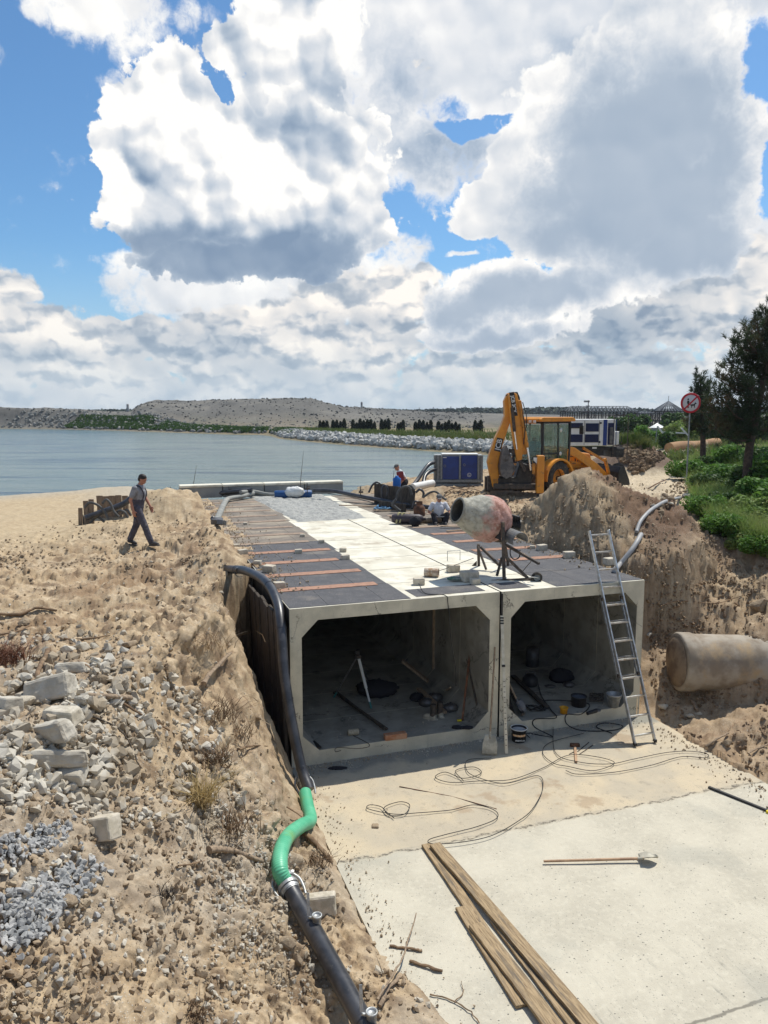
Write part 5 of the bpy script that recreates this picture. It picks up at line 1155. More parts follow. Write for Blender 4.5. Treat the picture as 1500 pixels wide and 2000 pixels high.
# ------------------------------------------------------------------ concrete mixer on the deck
def mixer():
    base = U(985, 1125, 0); t_ = thing('concrete_mixer', 'cement-crusted drum mixer with its mouth turned left, on an iron frame at the deck edge', 'mixer', base, 0)
    T = Matrix.Translation(-base)
    def Q(zx, zy, D): return UD(zx / 6.522 + 850, zy / 6.522 + 950, D) - base
    a, b_ = Q(285, 305, 14.75), Q(880, 470, 15.15); ax = (b_ - a).normalized(); L = (b_ - a).length
    qd = ax.to_track_quat('Z', 'Y').to_matrix().to_4x4(); Md = Matrix.Translation(a) @ qd
    prof = [(.225, .0), (.245, .0), (.25, .03), (.30, .16), (.40, .36), (.455, .50), (.472, .60), (.455, .74), (.36, .90), (.22, 1.02), (.06, 1.06), (.001, 1.06)]
    prof = [(r, z * L / .98) for r, z in prof]; inner = [(.24, .005), (.29, .16), (.38, .36), (.43, .5), (.43, .7), (.3, .9), (.001, .95)]
    # dented, mortar-crusted shell
    n = 72; vs, fs = [], []; P2 = []
    for i in range(len(prof) - 1):
        for k in range(6): t = k / 6; P2.append((prof[i][0] * (1 - t) + prof[i + 1][0] * t, prof[i][1] * (1 - t) + prof[i + 1][1] * t))
    P2.append(prof[-1]); arr = np.array([(k * .35, z * 4.0) for (r, z) in P2 for k in range(n)]); 
    th_ = np.tile(np.arange(n) * 2 * np.pi / n, len(P2)); zz_ = np.repeat([z for r, z in P2], n); rr_ = np.repeat([r for r, z in P2], n)
    cx, cyy = np.cos(th_) * 2.2, np.sin(th_) * 2.2; dent = .022 * clod(cx + 5 + zz_ * 3.1, cyy + zz_ * 2.7, 1.1, 3, 5) + .006 * fbm(cx * 4 + zz_ * 9, cyy * 4 - zz_ * 7, 1.2, 3, 6); r2 = rr_ + dent * ss(rr_, 0, .3) * ss(zz_, .02, .2)
    v = np.stack([np.cos(th_) * r2, np.sin(th_) * r2, zz_], 1); v4 = np.concatenate([v, np.ones((len(v), 1))], 1) @ np.array(Md).T; i = (np.arange(len(P2) - 1)[:, None] * n + np.arange(n)[None, :]); j = (np.arange(len(P2) - 1)[:, None] * n + (np.arange(n)[None, :] + 1) % n)
    f = np.stack([i.ravel(), j.ravel(), (j + n).ravel(), (i + n).ravel()], 1)
    mt = bpy.data.materials.new('crusted_drum'); mt.use_nodes = True; g = NT(mt.node_tree); b = g.n['Principled BSDF']; P = g.node('ShaderNodeTexCoord').outputs['Object']
    dax = g.vm('DOT_PRODUCT', g.vm('SUBTRACT', P, tuple(a)), tuple(ax), out=1)
    nz = g.noise(P, 3.2, 6, .65); rear = g.mr(g.m('ADD', dax, g.m('MULTIPLY', g.m('SUBTRACT', nz, .5), .9)), .38, .62)
    grey = g.mix(g.mr(g.noise(P, 9, 5, .6), .4, .65), (.46, .44, .36), (.30, .285, .23)); pink = g.mix(g.mr(g.noise(P, 7, 6, .7), .42, .62), (.55, .32, .26), (.33, .16, .115))
    c_ = g.mix(rear, grey, pink); c_ = g.mix(g.mr(g.noise(P, 13, 6, .75), .60, .72, 0, .8), c_, (.20, .12, .085)); c_ = g.mix(g.mr(g.noise(g.vm('ADD', P, (3, 3, 3)), 5, 6, .7), .58, .72, 0, .7), c_, (.56, .50, .40))
    g.put(b.inputs['Base Color'], c_); b.inputs['Roughness'].default_value = .95; bn = g.node('ShaderNodeBump'); bn.inputs['Strength'].default_value = .8; bn.inputs['Distance'].default_value = .02; g.put(bn.inputs['Height'], g.noise(P, 26, 8, .7)); g.put(b.inputs['Normal'], bn.outputs[0])
    drum = np_mesh('drum', v4[:, :3], f, mt, True, t_)
    m = MB(); m.lathe([(r, z * L / .98) for r, z in inner][::-1], 48, Md); m.build('drum_inside', mat('dried_mortar', (.20, .19, .165), (.13, .125, .11), sc=8, rough=1, bump=.6, bsc=30), drum)
    m = MB(); m.lathe([(.222, -.012), (.262, -.014), (.266, .02), (.25, .03)], 48, Md); m.build('mouth_ring', mat('crusted_rim', (.34, .32, .26), (.24, .23, .19), sc=12, bump=.5), drum)
    bars = [  # name, from, to, width
        ('upright', (862, 452, 14.55), (878, 1195, 14.50), .062), ('upright', (550, 735, 15.75), (556, 1022, 15.9), .055), ('upright', (862, 560, 15.55), (930, 1010, 15.9), .05),
        ('brace', (578, 770, 15.6), (822, 1008, 15.3), .05), ('brace', (905, 900, 14.52), (1205, 1190, 14.50), .055), ('brace', (850, 905, 14.55), (785, 1140, 14.6), .045), ('brace', (540, 760, 15.7), (650, 1060, 15.4), .04),
        ('base_rail', (560, 1222, 14.52), (1300, 1178, 14.48), .06), ('base_rail', (420, 1052, 15.9), (1010, 1005, 15.95), .05), ('base_rail', (575, 1050, 15.9), (800, 1205, 14.55), .055), ('base_rail', (905, 1035, 15.9), (1200, 1180, 14.6), .05),
        ('tow_bar', (895, 742, 14.9), (1325, 985, 14.2), .05), ('cradle_arm', (770, 690, 15.1), (900, 700, 14.8), .06), ('foot', (470, 1240, 14.5), (560, 1222, 14.52), .05)]
    for nm, p, q, w in bars: m = MB(); m.bar(Q(*p), Q(*q), w); m.build(nm, DARKST, t_, bevel=.005)
    m = MB(); m.add([Q(835, 460, 14.6), Q(750, 650, 14.7), Q(840, 690, 14.6), Q(835, 460, 14.75), Q(750, 650, 14.85), Q(840, 690, 14.75)], [(0, 1, 2), (5, 4, 3), (0, 3, 4, 1), (1, 4, 5, 2), (2, 5, 3, 0)]); m.build('gusset', BLKPAINT, t_)
    m = MB(); m.add([Q(455, 1020, 15.9), Q(530, 945, 15.9), Q(530, 1020, 15.9), Q(455, 1020, 15.95), Q(530, 945, 15.95), Q(530, 1020, 15.95)], [(0, 1, 2), (5, 4, 3), (0, 3, 4, 1), (1, 4, 5, 2), (2, 5, 3, 0)]); m.build('gusset', DARKST, t_)
    # motor with its half-round hood
    c = Q(985, 470, 15.1); m = MB(); m.tube([c + Vector((-.14, .02, .0)), c + Vector((.16, -.02, -.04))], .11, 16)
    for k in range(6): m.box(c + Vector((-.1 + k * .045, 0, .03)), (.015, .26, .24))
    m.box(c + Vector((.02, -.02, .13)), (.2, .14, .08), rot=(0, .3, 0)); m.build('motor', BLKPAINT, t_, bevel=.008)
    a2, b2 = Q(945, 640, 14.85), Q(1085, 700, 14.45); d = (b2 - a2).normalized(); side = d.cross(Vector((0, 0, 1))).normalized(); up = side.cross(d); n2 = 14; vs, fs = [], []
    for jj, cc in enumerate((a2, b2)):
        for r_ in (.17, .155):
            for k in range(n2 + 1): an = -.35 + (math.pi + .5) * k / n2; vs.append(cc + side * math.cos(an) * r_ + up * math.sin(an) * r_)
    N = n2 + 1
    for k in range(n2): fs += [(k, k + 1, 2 * N + k + 1, 2 * N + k), (N + k + 1, N + k, 3 * N + k, 3 * N + k + 1), (k + 1, k, N + k, N + k + 1), (2 * N + k, 2 * N + k + 1, 3 * N + k + 1, 3 * N + k)]
    m = MB(); m.smooth = False; m.add(vs, fs); m.build('motor_hood', mat('grey_hood', (.11, .115, .12), (.16, .155, .15), sc=9, rough=.6), t_)
    m = MB(); m.tube(spline([Q(955, 800, 14.9), Q(960, 880, 14.8), Q(1005, 930, 14.8), Q(1070, 900, 14.7), Q(1080, 810, 14.7)], 6), .012, 6); m.build('cable', BLACKRB, t_)
    m = MB(); m.tube([Q(1220, 955, 14.4), Q(1110, 1085, 14.6)], .008, 5); m.build('thin_stay', DARKST, t_)
    Mw = Matrix.Translation(Q(1295, 1160, 14.42)) @ Matrix.Rotation(R(-8), 4, 'Z') @ Matrix.Rotation(math.pi / 2, 4, 'X'); m = MB(); m.lathe([(.06, -.03), (.095, -.035), (.108, 0), (.095, .035), (.06, .03)], 28, Mw); w = m.build('wheel', RUBBER, t_); m = MB(); m.lathe([(.062, -.028), (.05, -.01), (.02, -.012), (.02, -.04), (.001, -.04)][::-1], 20, Mw); m.lathe([(.062, .028), (.05, .012), (.02, .014), (.02, .045), (.001, .045)], 20, Mw); m.build('rim', GREYP, w)
    m = MB(); m.bar(Q(1190, 1155, 14.36), Q(1310, 1160, 14.36), .03, .012); m.build('wheel_fork', STEEL, t_)
mixer()
# ------------------------------------------------------------------ people
def grow(m, name, mt, par, vox=.008, sm=4):
    o = m.build(name, mt, par); r = o.modifiers.new('remesh', 'REMESH'); r.mode = 'VOXEL'; r.voxel_size = vox; r.use_smooth_shade = True
    s_ = o.modifiers.new('smooth', 'SMOOTH'); s_.iterations = sm; s_.factor = .5; return o
def limb(m, pts, n=14):
    P = [Vector(p[:3]) for p in pts]; rs = [p[3] for p in pts]
    m.tube(P, rs, n, caps=True)
    for p, r in zip(P, rs): m.sphere(p, r * .99, 12, 8)
def hand(m, wrist, direc, palm_n, thumb_side, curl=.5):
    d = Vector(direc).normalized(); nrm = Vector(palm_n); nrm = (nrm - d * nrm.dot(d)).normalized(); sd = d.cross(nrm) * thumb_side
    w = Vector(wrist); limb(m, [(*w, .024), (*(w + d * .05), .026)]); m.box(w + d * .075, (.08, .026, .085), rot=Matrix((sd, nrm, d)).transposed())
    for k, L in enumerate((.066, .076, .070, .055)):
        b0 = w + d * .11 + sd * (.030 - .020 * k); p1 = b0 + d * L * .45 + nrm * L * .12 * curl; p2 = p1 + d * L * .32 + nrm * L * .30 * curl * 1.4; p3 = p2 + d * L * .12 + nrm * L * .30 * curl * 1.6
        m.tube([b0 - d * .01, p1, p2, p3], [.0105, .0095, .0088, .0075], 8)
    b0 = w + d * .045 + sd * .034; m.tube([b0, b0 + sd * .026 + d * .026 + nrm * .010, b0 + sd * .034 + d * .052 + nrm * .020], [.013, .011, .0085], 8)
def head(m, c, pitch, yaw=0.0):
    """returns the head matrix; facing +x"""
    M = Matrix.Translation(c) @ Matrix.Rotation(yaw, 4, 'Z') @ Matrix.Rotation(pitch, 4, 'Y')
    m.sphere((0, 0, .02), (.096, .076, .100), 20, 14, M); m.sphere((.022, 0, -.045), (.070, .062, .068), 16, 10, M); m.sphere((.048, 0, -.088), (.030, .034, .022), 12, 8, M)
    m.add([(.082, -.012, -.032), (.082, .012, -.032), (.118, .0, -.034), (.090, 0, .012), (.07, 0, -.01)], [(0, 2, 3), (2, 1, 3), (0, 1, 2), (0, 3, 4), (1, 4, 3), (0, 4, 1)], M)
    m.sphere((.100, 0, -.030), (.017, .014, .012), 8, 6, M); m.sphere((.080, 0, .016), (.022, .050, .012), 10, 6, M); m.sphere((.083, 0, -.062), (.016, .026, .008), 10, 6, M); m.sphere((.080, 0, -.074), (.016, .022, .007), 10, 6, M)
    for s_ in (-1, 1): m.sphere((-.004, s_ * .078, -.012), (.020, .010, .030), 10, 8, M)
    return M
def person(label, loc, rz, J, shirt, trousers, shoes, hairc=None, cap=None, scale=1.0, vox=.008, lean=None):
    t_ = thing('person', label, 'person', loc, rz); t_.scale = (scale,) * 3; V = Vector
    m = MB(); limb(m, [(*J['pelvis'], .135), (*J['waist'], .125), (*J['chest'], .15), (*J['neck'], .06)]); limb(m, [(*J['neck'], .058), (*(V(J['head']) + V((-.02, 0, -.06))), .055)]); M = head(m, J['head'], J.get('pitch', 0), J.get('yaw', 0))
    for s_ in 'RL':
        limb(m, [(*J['sh' + s_], .052), (*J['el' + s_], .040), (*J['wr' + s_], .027)]); d = V(J['wr' + s_]) - V(J['el' + s_]); hd = J.get('hd' + s_, d)
        hand(m, J['wr' + s_], hd, J.get('pn' + s_, (0, 1 if s_ == 'R' else -1, .2)), J.get('ts' + s_, 1 if s_ == 'R' else -1), J.get('curl', .8))
        limb(m, [(*J['hip' + s_], .080), (*J['kn' + s_], .055), (*J['an' + s_], .038)]); limb(m, [(*J['an' + s_], .036), (*J['toe' + s_], .028)])
    body = grow(m, 'body', SKIN, t_, vox * .85)
    # trousers
    m = MB(); limb(m, [(*J['pelvis'], .158), (*(V(J['pelvis']) * .6 + V(J['waist']) * .4), .150)])
    for s_ in 'RL':
        h, k, a = V(J['hip' + s_]), V(J['kn' + s_]), V(J['an' + s_]); limb(m, [(*h, .112), (*(h * .5 + k * .5), .092), (*k, .078), (*(k * .5 + a * .5), .076), (*(a * .92 + k * .08), .072)])
    tr = grow(m, 'trousers', trousers, t_, vox, 3)
    dsp = tr.modifiers.new('folds', 'DISPLACE'); tx = bpy.data.textures.get('folds') or bpy.data.textures.new('folds', 'CLOUDS'); tx.noise_scale = .09; dsp.texture = tx; dsp.strength = .022
    m = MB(); ch, wa = V(J['chest']), V(J['waist']); limb(m, [(*(wa + (V(J['pelvis']) - wa) * .3), .142), (*wa, .140), (*ch, .165), (*(ch * .45 + V(J['neck']) * .55), .120)])
    for s_ in 'RL':
        a, b_ = V(J['sh' + s_]), V(J['el' + s_]); limb(m, [(*(ch * .35 + a * .65), .085), (*a, .072), (*(a * .35 + b_ * .65), .066)])
    s0 = grow(m, 'shirt', shirt, t_, vox, 3); dsp = s0.modifiers.new('folds', 'DISPLACE'); dsp.texture = tx; dsp.strength = .014
    for s_ in 'RL':
        m = MB(); a, b_ = V(J['an' + s_]), V(J['toe' + s_]); limb(m, [(*(a + V((-.01, 0, -.02))), .050), (*(a * .4 + b_ * .6), .046), (*b_, .040)]); d = (b_ - a); d.z = 0; d = d.normalized() if d.length > .01 else V((1, 0, 0)); zz = min(a.z, b_.z) - .045
        m.box(((a + b_) / 2 + V((0, 0, zz - (a.z + b_.z) / 2 + .01))), (.27, .085, .025), rot=Matrix.Rotation(math.atan2(d.y, d.x), 3, 'Z') @ Matrix.Rotation(-math.atan2(b_.z - a.z + .055, .2) * .6, 3, 'Y')); grow(m, 'shoe', shoes, t_, .009, 2)
    for s_ in (-1, 1): m = MB(); m.sphere((.086, s_ * .030, .002), (.009, .012, .007), 8, 6, M); m.build('eye', HAIR, t_)
    if hairc:
        m = MB(); m.sphere((-.010, 0, .042), (.100, .083, .090), 18, 12, M); m.sphere((-.045, 0, -.005), (.062, .078, .075), 16, 10, M); hh = grow(m, 'hair', hairc, t_, .007, 2)
    if cap:
        m = MB(); m.sphere((-.004, 0, .060), (.104, .088, .070), 18, 12, M); m.box((.115, 0, .045), (.09, .12, .014), M, rot=(0, .15, 0)); grow(m, 'cap', cap, t_, .007, 2)
    return t_, M
GREYSH = mat('grey_tshirt', (.27, .27, .28), (.21, .21, .22), sc=8, rough=.9); DKTR = mat('dark_grey_overalls', (.060, .057, .072), (.085, .078, .095), sc=6, rough=.9, c3=(.15, .13, .13), sc3=5, t3=(.55, .7))
WHSH = mat('white_tshirt', (.62, .62, .64), (.52, .52, .55), sc=6, rough=.9); BLKTR = mat('black_trousers', (.02, .02, .025), rough=.9); SHOEM = mat('dark_shoes', (.03, .028, .03), (.07, .06, .055), sc=9, rough=.7); CAPM = mat('grey_cap', (.10, .10, .10), (.15, .145, .14), sc=12)
J1 = dict(pelvis=(-.01, 0, .95), waist=(.02, 0, 1.08), chest=(.05, 0, 1.27), neck=(.085, 0, 1.47), head=(.145, 0, 1.60), pitch=.38, shR=(.03, -.185, 1.40), elR=(-.06, -.245, 1.13), wrR=(-.005, -.235, .90), shL=(.05, .185, 1.40), elL=(.10, .235, 1.14), wrL=(.22, .20, .95),
          hipR=(.01, -.09, .92), knR=(.20, -.10, .51), anR=(.34, -.10, .115), toeR=(.50, -.11, .075), hipL=(-.01, .09, .92), knL=(-.09, .09, .49), anL=(-.27, .09, .13), toeL=(-.13, .09, .045), hdR=(.15, 0, -1), hdL=(.4, 0, -1))
pm = G(272, 1069); pm.z = gz(pm.x, pm.y); pm.z = max(pm.z, gz(pm.x + .35, pm.y)) - .01
man, MH = person('man in a grey T-shirt and dark dungarees walking right across the sand', pm, R(-6), J1, GREYSH, DKTR, SHOEM, hairc=HAIR, vox=.008)
# dungarees bib and straps
m = MB(); limb(m, [(.0, 0, 1.0, .150), (.03, 0, 1.13, .150)]); grow(m, 'dungaree_bib', DKTR, man, .008, 3)
for s_ in (-1, 1): m = MB(); m.tube(spline([(.15, s_ * .06, 1.10), (.20, s_ * .08, 1.24), (.17, s_ * .09, 1.36), (.08, s_ * .10, 1.455), (-.05, s_ * .09, 1.40), (-.11, s_ * .05, 1.22), (-.12, s_ * .04, 1.10)], 6), .016, 8, flat=1.0); m.build('strap', WHSH if s_ > 5 else DKTR, man)
# man behind the sheet piles
p2 = UD(787, 930, 30.0); p2.z = -.42
J2 = dict(pelvis=(-.06, 0, .93), waist=(-.01, 0, 1.05), chest=(.09, 0, 1.22), neck=(.17, 0, 1.38), head=(.24, 0, 1.50), pitch=.45, shR=(.10, -.185, 1.33), elR=(.02, -.27, 1.08), wrR=(.20, -.22, .92), shL=(.12, .185, 1.33), elL=(-.04, .26, 1.10), wrL=(.12, .22, .92),
          hipR=(-.05, -.09, .90), knR=(.02, -.10, .49), anR=(-.04, -.10, .09), toeR=(.12, -.11, .04), hipL=(-.05, .09, .90), knL=(-.04, .10, .49), anL=(-.16, .10, .09), toeL=(0, .11, .04))
person('man in a white T-shirt stooping behind the sheet piles by the water', p2, R(190), J2, WHSH, BLKTR, SHOEM, cap=CAPM, vox=.009)
p3 = U(857, 1024, 0)
J3 = dict(pelvis=(0, 0, .13), waist=(.01, 0, .25), chest=(.04, 0, .43), neck=(.05, 0, .61), head=(.09, 0, .725), pitch=.30, shR=(.03, -.185, .55), elR=(.10, -.30, .33), wrR=(.30, -.17, .25), shL=(.03, .185, .55), elL=(.10, .30, .33), wrL=(.28, .20, .22),
          hipR=(.03, -.10, .13), knR=(.44, -.20, .30), anR=(.50, -.14, .07), toeR=(.62, -.14, .05), hipL=(.03, .10, .13), knL=(.44, .20, .30), anL=(.50, .14, .07), toeL=(.62, .14, .05), hdR=(1, .4, -.2), hdL=(1, -.3, -.3), pnR=(0, 0, -1), pnL=(0, 0, -1))
p3.y += .35; p3.x += .02
sit, _ = person('man in a white T-shirt and grey cap sitting behind the logs', p3, R(-88), J3, WHSH, BLKTR, SHOEM, cap=CAPM, vox=.008)
m = MB(); m.box((0, 0, 0), (.24, .16, .012)); o = m.build('paper_sheet', WHITEP, None); o.location = p3 + Vector((0, -.40, .225)); o.rotation_euler = (R(-12), 0, R(5)); tag(o, 'white sheet of paper in the hands of the sitting man', 'paper')
# ------------------------------------------------------------------ pipes and hoses on the left
def pipeline():
    t_ = thing('discharge_pipe', 'long black pipe with a green hose piece running down past the left culvert corner', 'pipe', (0, 0, 0))
    def path(l): return [U(a, b, c) if c is not None else G(a, b, .09) for a, b, c in l]
    up = [W(-.62, 3.55, .02), W(-.50, 3.05, .10), W(-.34, 2.35, .20), W(-.16, 1.35, .20), W(-.10, .55, .02), W(-.13, .05, -.30), W(-.17, -.35, -.95), W(-.13, -.70, -1.65), W(-.06, -1.02, -2.25), W(0.0, -1.30, -2.50)]
    sp = spline(up, 8); m = MB(); m.tube(sp, .083, 20); m.build('upper_pipe', BLACKPL, t_)
    for k in (10, 26, 40, 52, 64):
        if k + 1 < len(sp): a, b_ = sp[k], sp[k + 1]; d = (b_ - a).normalized(); m = MB(); m.tube([a, a + d * .035], .088, 20); m.build('weld_bead', BLACKPL, t_)
    def onb(px, py, r): p = G(px, py); v = p - Vector((0, 0, HC)); k = 1 - r * 1.9 / max(.3, -v.z); return Vector((0, 0, HC)) + v * k
    g_ = [U(596, 1548, -2.50), U(601, 1575, -2.50), U(606, 1602, -2.46), onb(588, 1613, .10), onb(564, 1632, .10), onb(549, 1662, .10), onb(547, 1700, .11), onb(560, 1727, .12)]
    sg = spline(g_, 10); rr = [.088 + .0025 * (i % 2) for i in range(len(sg))]; rr[:8] = [.078] * 8
    fine = []; rf = []
    for i in range(len(sg) - 1):
        for q in range(3): fine.append(sg[i].lerp(sg[i + 1], q / 3)); rf.append(.094 if q == 1 else .088)
    m = MB(); m.tube(fine, rf, 20); m.build('green_hose', GREENH, t_)
    low = [g_[-1], onb(578, 1757, .12), onb(600, 1795, .12), onb(640, 1868, .12), onb(680, 1945, .12), onb(700, 1980, .12)]
    for _ in range(3): low = [low[0]] + [(low[i - 1] + low[i] * 2 + low[i + 1]) / 4 for i in range(1, len(low) - 1)] + [low[-1]]
    dd_ = (low[-1] - low[-3]).normalized(); low += [low[-1] + dd_ * .5, low[-1] + dd_ * 1.2]
    sl_ = spline(low, 8); m = MB(); m.tube(sl_, .098, 22); m.build('lower_pipe', BLACKPL, t_)
    def coupling(p, d, r, name='coupling'):
        d = d.normalized(); m = MB()
        for k, rr_ in enumerate((1.16, 1.30, 1.12, 1.30, 1.16)): m.tube([p + d * (k * .045 - .11), p + d * (k * .045 - .072)], r * rr_, 20)
        m.tube([p - d * .12, p + d * .12], r * 1.08, 20); c = m.build(name, STEEL, t_); sd = d.cross(Vector((0, 0, 1))).normalized(); upv = sd.cross(d).normalized()
        for s_ in (-1, 1):
            m = MB(); b0 = p + sd * s_ * r * 1.2; m.tube(spline([b0 - d * .12, b0 + sd * s_ * .05 - d * .02, b0 + sd * s_ * .045 + d * .10, b0 + sd * s_ * .02 + d * .2], 5), .016, 8); m.tube([b0 - d * .10 - upv * .04, b0 - d * .10 + upv * .05], .018, 8); m.build('clamp_lever', STEEL, c)
    coupling(U(594, 1530, -2.50), sp[-1] - sp[-2], .080); coupling(sl_[0], sl_[2] - sl_[0], .098)
    coupling(sl_[-9], sl_[-7] - sl_[-9], .098)
    for kk in (17, -14):
        p = sl_[kk] + Vector((.05, 0, .12)); m = MB(); m.lathe([(.045, -.06), (.046, .02), (.055, .025), (.055, .045), (.043, .047), (.043, .03), (.001, .03)], 18, Matrix.Translation(p)); v_ = m.build('valve_stub', STEEL, t_)
        m = MB(); m.bar(p + Vector((-.09, .02, .02)), p + Vector((-.10, .08, .24)), .03, .012); m.bar(p + Vector((-.09, .02, .0)), p, .02); m.build('valve_lever', STEEL, v_)
    m = MB(); m.tube([W(-.30, 2.2, .12), W(-.30, 2.2, .30)], .012, 6); m.lathe([(.10, -.01), (.105, .02), (.10, .05)], 20, Matrix.Translation(W(-.42, 2.65, .13)) @ Matrix.Rotation(math.pi / 2, 4, 'X')); m.build('pipe_clip', STEEL, t_)
pipeline()
# dark timber shoring boards in the trench along the left box
for k in range(7):
    t0 = .35 + k * .47; m = MB(); m.box((0, 0, 0), (.06, .40, 2.55 - .05 * k)); o = m.build('shoring_board', DARKWD, None, bevel=.008); o.location = W(-.09 - .012 * (k % 3), t0, -1.42 + .02 * (k % 2)); o.rotation_euler = (R(random.uniform(-1.5, 1.5)), R(-2.2), A)
    tag(o, '%s dark shoring board from the front in the trench beside the left box' % ORD[k], 'board', 'shoring boards in the trench')
# header pipe along the far end, grey lay-flat hose, blue roll, bag
def hose(name, pts, r, mt, lab, cat, n=8, fl=1.0, grp=None, seg=12):
    m = MB(); m.tube(spline(pts, n), r, seg, flat=fl); o = m.build(name, mt); return tag(o, lab, cat, grp)
hose('header_pipe', [UD(328, 968, 29.3), UD(380, 967, 29.2), UD(440, 962, 28.9), UD(492, 957, 28.7)], .085, BLACKPL, 'black header pipe in front of the left kerb blocks at the far end', 'pipe')
hose('header_pipe', [UD(612, 958, 28.2), UD(650, 959, 28.0), UD(690, 967, 27.4), UD(760, 980, 26.2), UD(830, 990, 25.2), UD(866, 993, 24.6)], .075, BLACKPL, 'long black header pipe sloping right past the sheet piles', 'pipe')
hose('layflat_hose', [U(420, 1022, .06), U(428, 1005, .10), U(437, 985, .12), U(446, 974, .13), U(470, 970, .13), U(494, 963, .18)], .10, mat('grey_layflat', (.30, .30, .27), (.22, .22, .20), sc=4, rough=.8, c3=(.38, .34, .27), sc3=3), 'grey flattened hose bending down onto the dusty left side of the deck', 'hose', fl=.8)
hose('layflat_hose', [U(470, 961, .3), U(495, 960, .22), U(520, 965, .12), U(536, 966, .10)], .07, MATS['grey_layflat'], 'short grey hose leading to the blue roll', 'hose')
p = G(424, 1026, .05); m = MB(); m.box((0, 0, .06), (.30, .22, .14), rot=(.2, .1, .3)); m.box((.14, -.12, .04), (.16, .2, .12), rot=(0, .3, 1)); m.sphere((-.1, 0, .12), .07); o = m.build('hose_coupling', GREYST, None, bevel=.01, loc=p); tag(o, 'dark coupling at the lower end of the grey hose', 'coupling')
a, b_ = U(536, 966, .16), U(609, 965, .16); m = MB(); m.tube([a, a.lerp(b_, .03), a.lerp(b_, .97), b_], [.13, .155, .155, .13], 18); d = (b_ - a).normalized()
for q in (.25, .5, .75): m.tube([a.lerp(b_, q), a.lerp(b_, q) + d * .015], .158, 18)
o = m.build('blue_roll', mat('blue_membrane', (.012, .055, .17), (.02, .08, .22), sc=5, rough=.5)); tag(o, 'dark blue rolled pipe lying across the far end of the deck', 'roll')
def sack(px, py, z, lab, c, sx, sy, sz, seed, rz=0):
    r_ = np.random.default_rng(seed); m = MB(); m.sphere((0, 0, 0), (sx, sy, sz), 28, 16); v = np.array(m.v); d = v / (np.linalg.norm(v, axis=1)[:, None] + 1e-9); k = 1 + .22 * clod(d[:, 0] * 2 + d[:, 2] * 1.7 + seed, d[:, 1] * 2 - d[:, 2], 1.2, 4, seed, .6); v *= k[:, None]; m.v = [tuple(q) for q in v]
    o = m.build('sack', c); o.location = U(px, py, z + sz * .7); o.rotation_euler = (0, 0, rz); return tag(o, lab, 'sack')
sack(575, 961, .12, 'crumpled white sack behind the blue roll', WHITEP, .36, .2, .20, 3)
# wellpoint gear at the left: timber shield, hoses, header
ts = UD(190, 1012, 22.5)
for k, (px, py, w, h) in enumerate([(188, 968, 13, 45), (200, 969, 12, 46), (212, 968, 13, 47), (225, 967, 12, 46), (238, 968, 12, 45), (153, 992, 8, 38), (162, 978, 10, 44), (173, 975, 10, 46)]):
    D = 22.6 if k < 5 else 21.6; K = 1500 / D; t0 = UD(px + w / 2, py, D); m = MB(); m.box((0, 0, -h / K / 2 - .1), (w / K * .96, .06, h / K + .2)); o = m.build('timber_pile', mat('old_board', (.27, .195, .13), (.16, .115, .08), sc=3, rough=.95, bump=.5, stretch=(8, 8, 1)), None, bevel=.006, loc=t0); o.rotation_euler = (0, R(random.uniform(-2, 2)), R(random.uniform(-8, 8)))
    tag(o, '%s weathered board from the left in the timber wall behind the walking man' % ORD[k] if k < 5 else '%s brown post from the left at the end of the timber wall' % ORD[k - 5], 'board', 'boards of the timber wall' if k < 5 else 'posts at the left end of the timber wall')
hose('header_pipe', [UD(166, 1012, 21.3), UD(200, 1000, 21.5), UD(240, 985, 21.7), UD(262, 968, 21.8)], .085, BLACKPL, 'black header pipe slanting behind the walking man', 'pipe')
HB = mat('grey_hose', (.10, .10, .095), (.06, .06, .058), sc=5, rough=.6)
hl = ['arched grey hose at the left end of the timber wall', 'arched grey hose in the middle of the timber wall', 'thin grey hose hanging from the right of the timber wall', 'short grey hose low in front of the timber wall', 'grey hose loop nearest the walking man', 'grey hose dropping beside the leftmost post']
for k, pts in enumerate([((165, 988), (175, 982), (190, 986), (203, 998), (212, 1012)), ((200, 980), (208, 976), (216, 984), (222, 998), (232, 1006)), ((225, 1005), (232, 998), (243, 1000), (250, 1008)), ((176, 1018), (190, 1010), (204, 1016)), ((238, 1000), (248, 996), (256, 1004)), ((160, 1002), (163, 1015), (166, 1030))]):
    pp = [UD(a, b, 21.2 + .1 * k) for a, b in pts]; 
    for q_ in (0, -1): pp[q_].z = min(pp[q_].z, max(gz(pp[q_].x, pp[q_].y) + .05, pp[q_].z - .05))
    hose('wellpoint_hose', pp, .035, HB, hl[k], 'hose', grp='hoses of the left pump line')
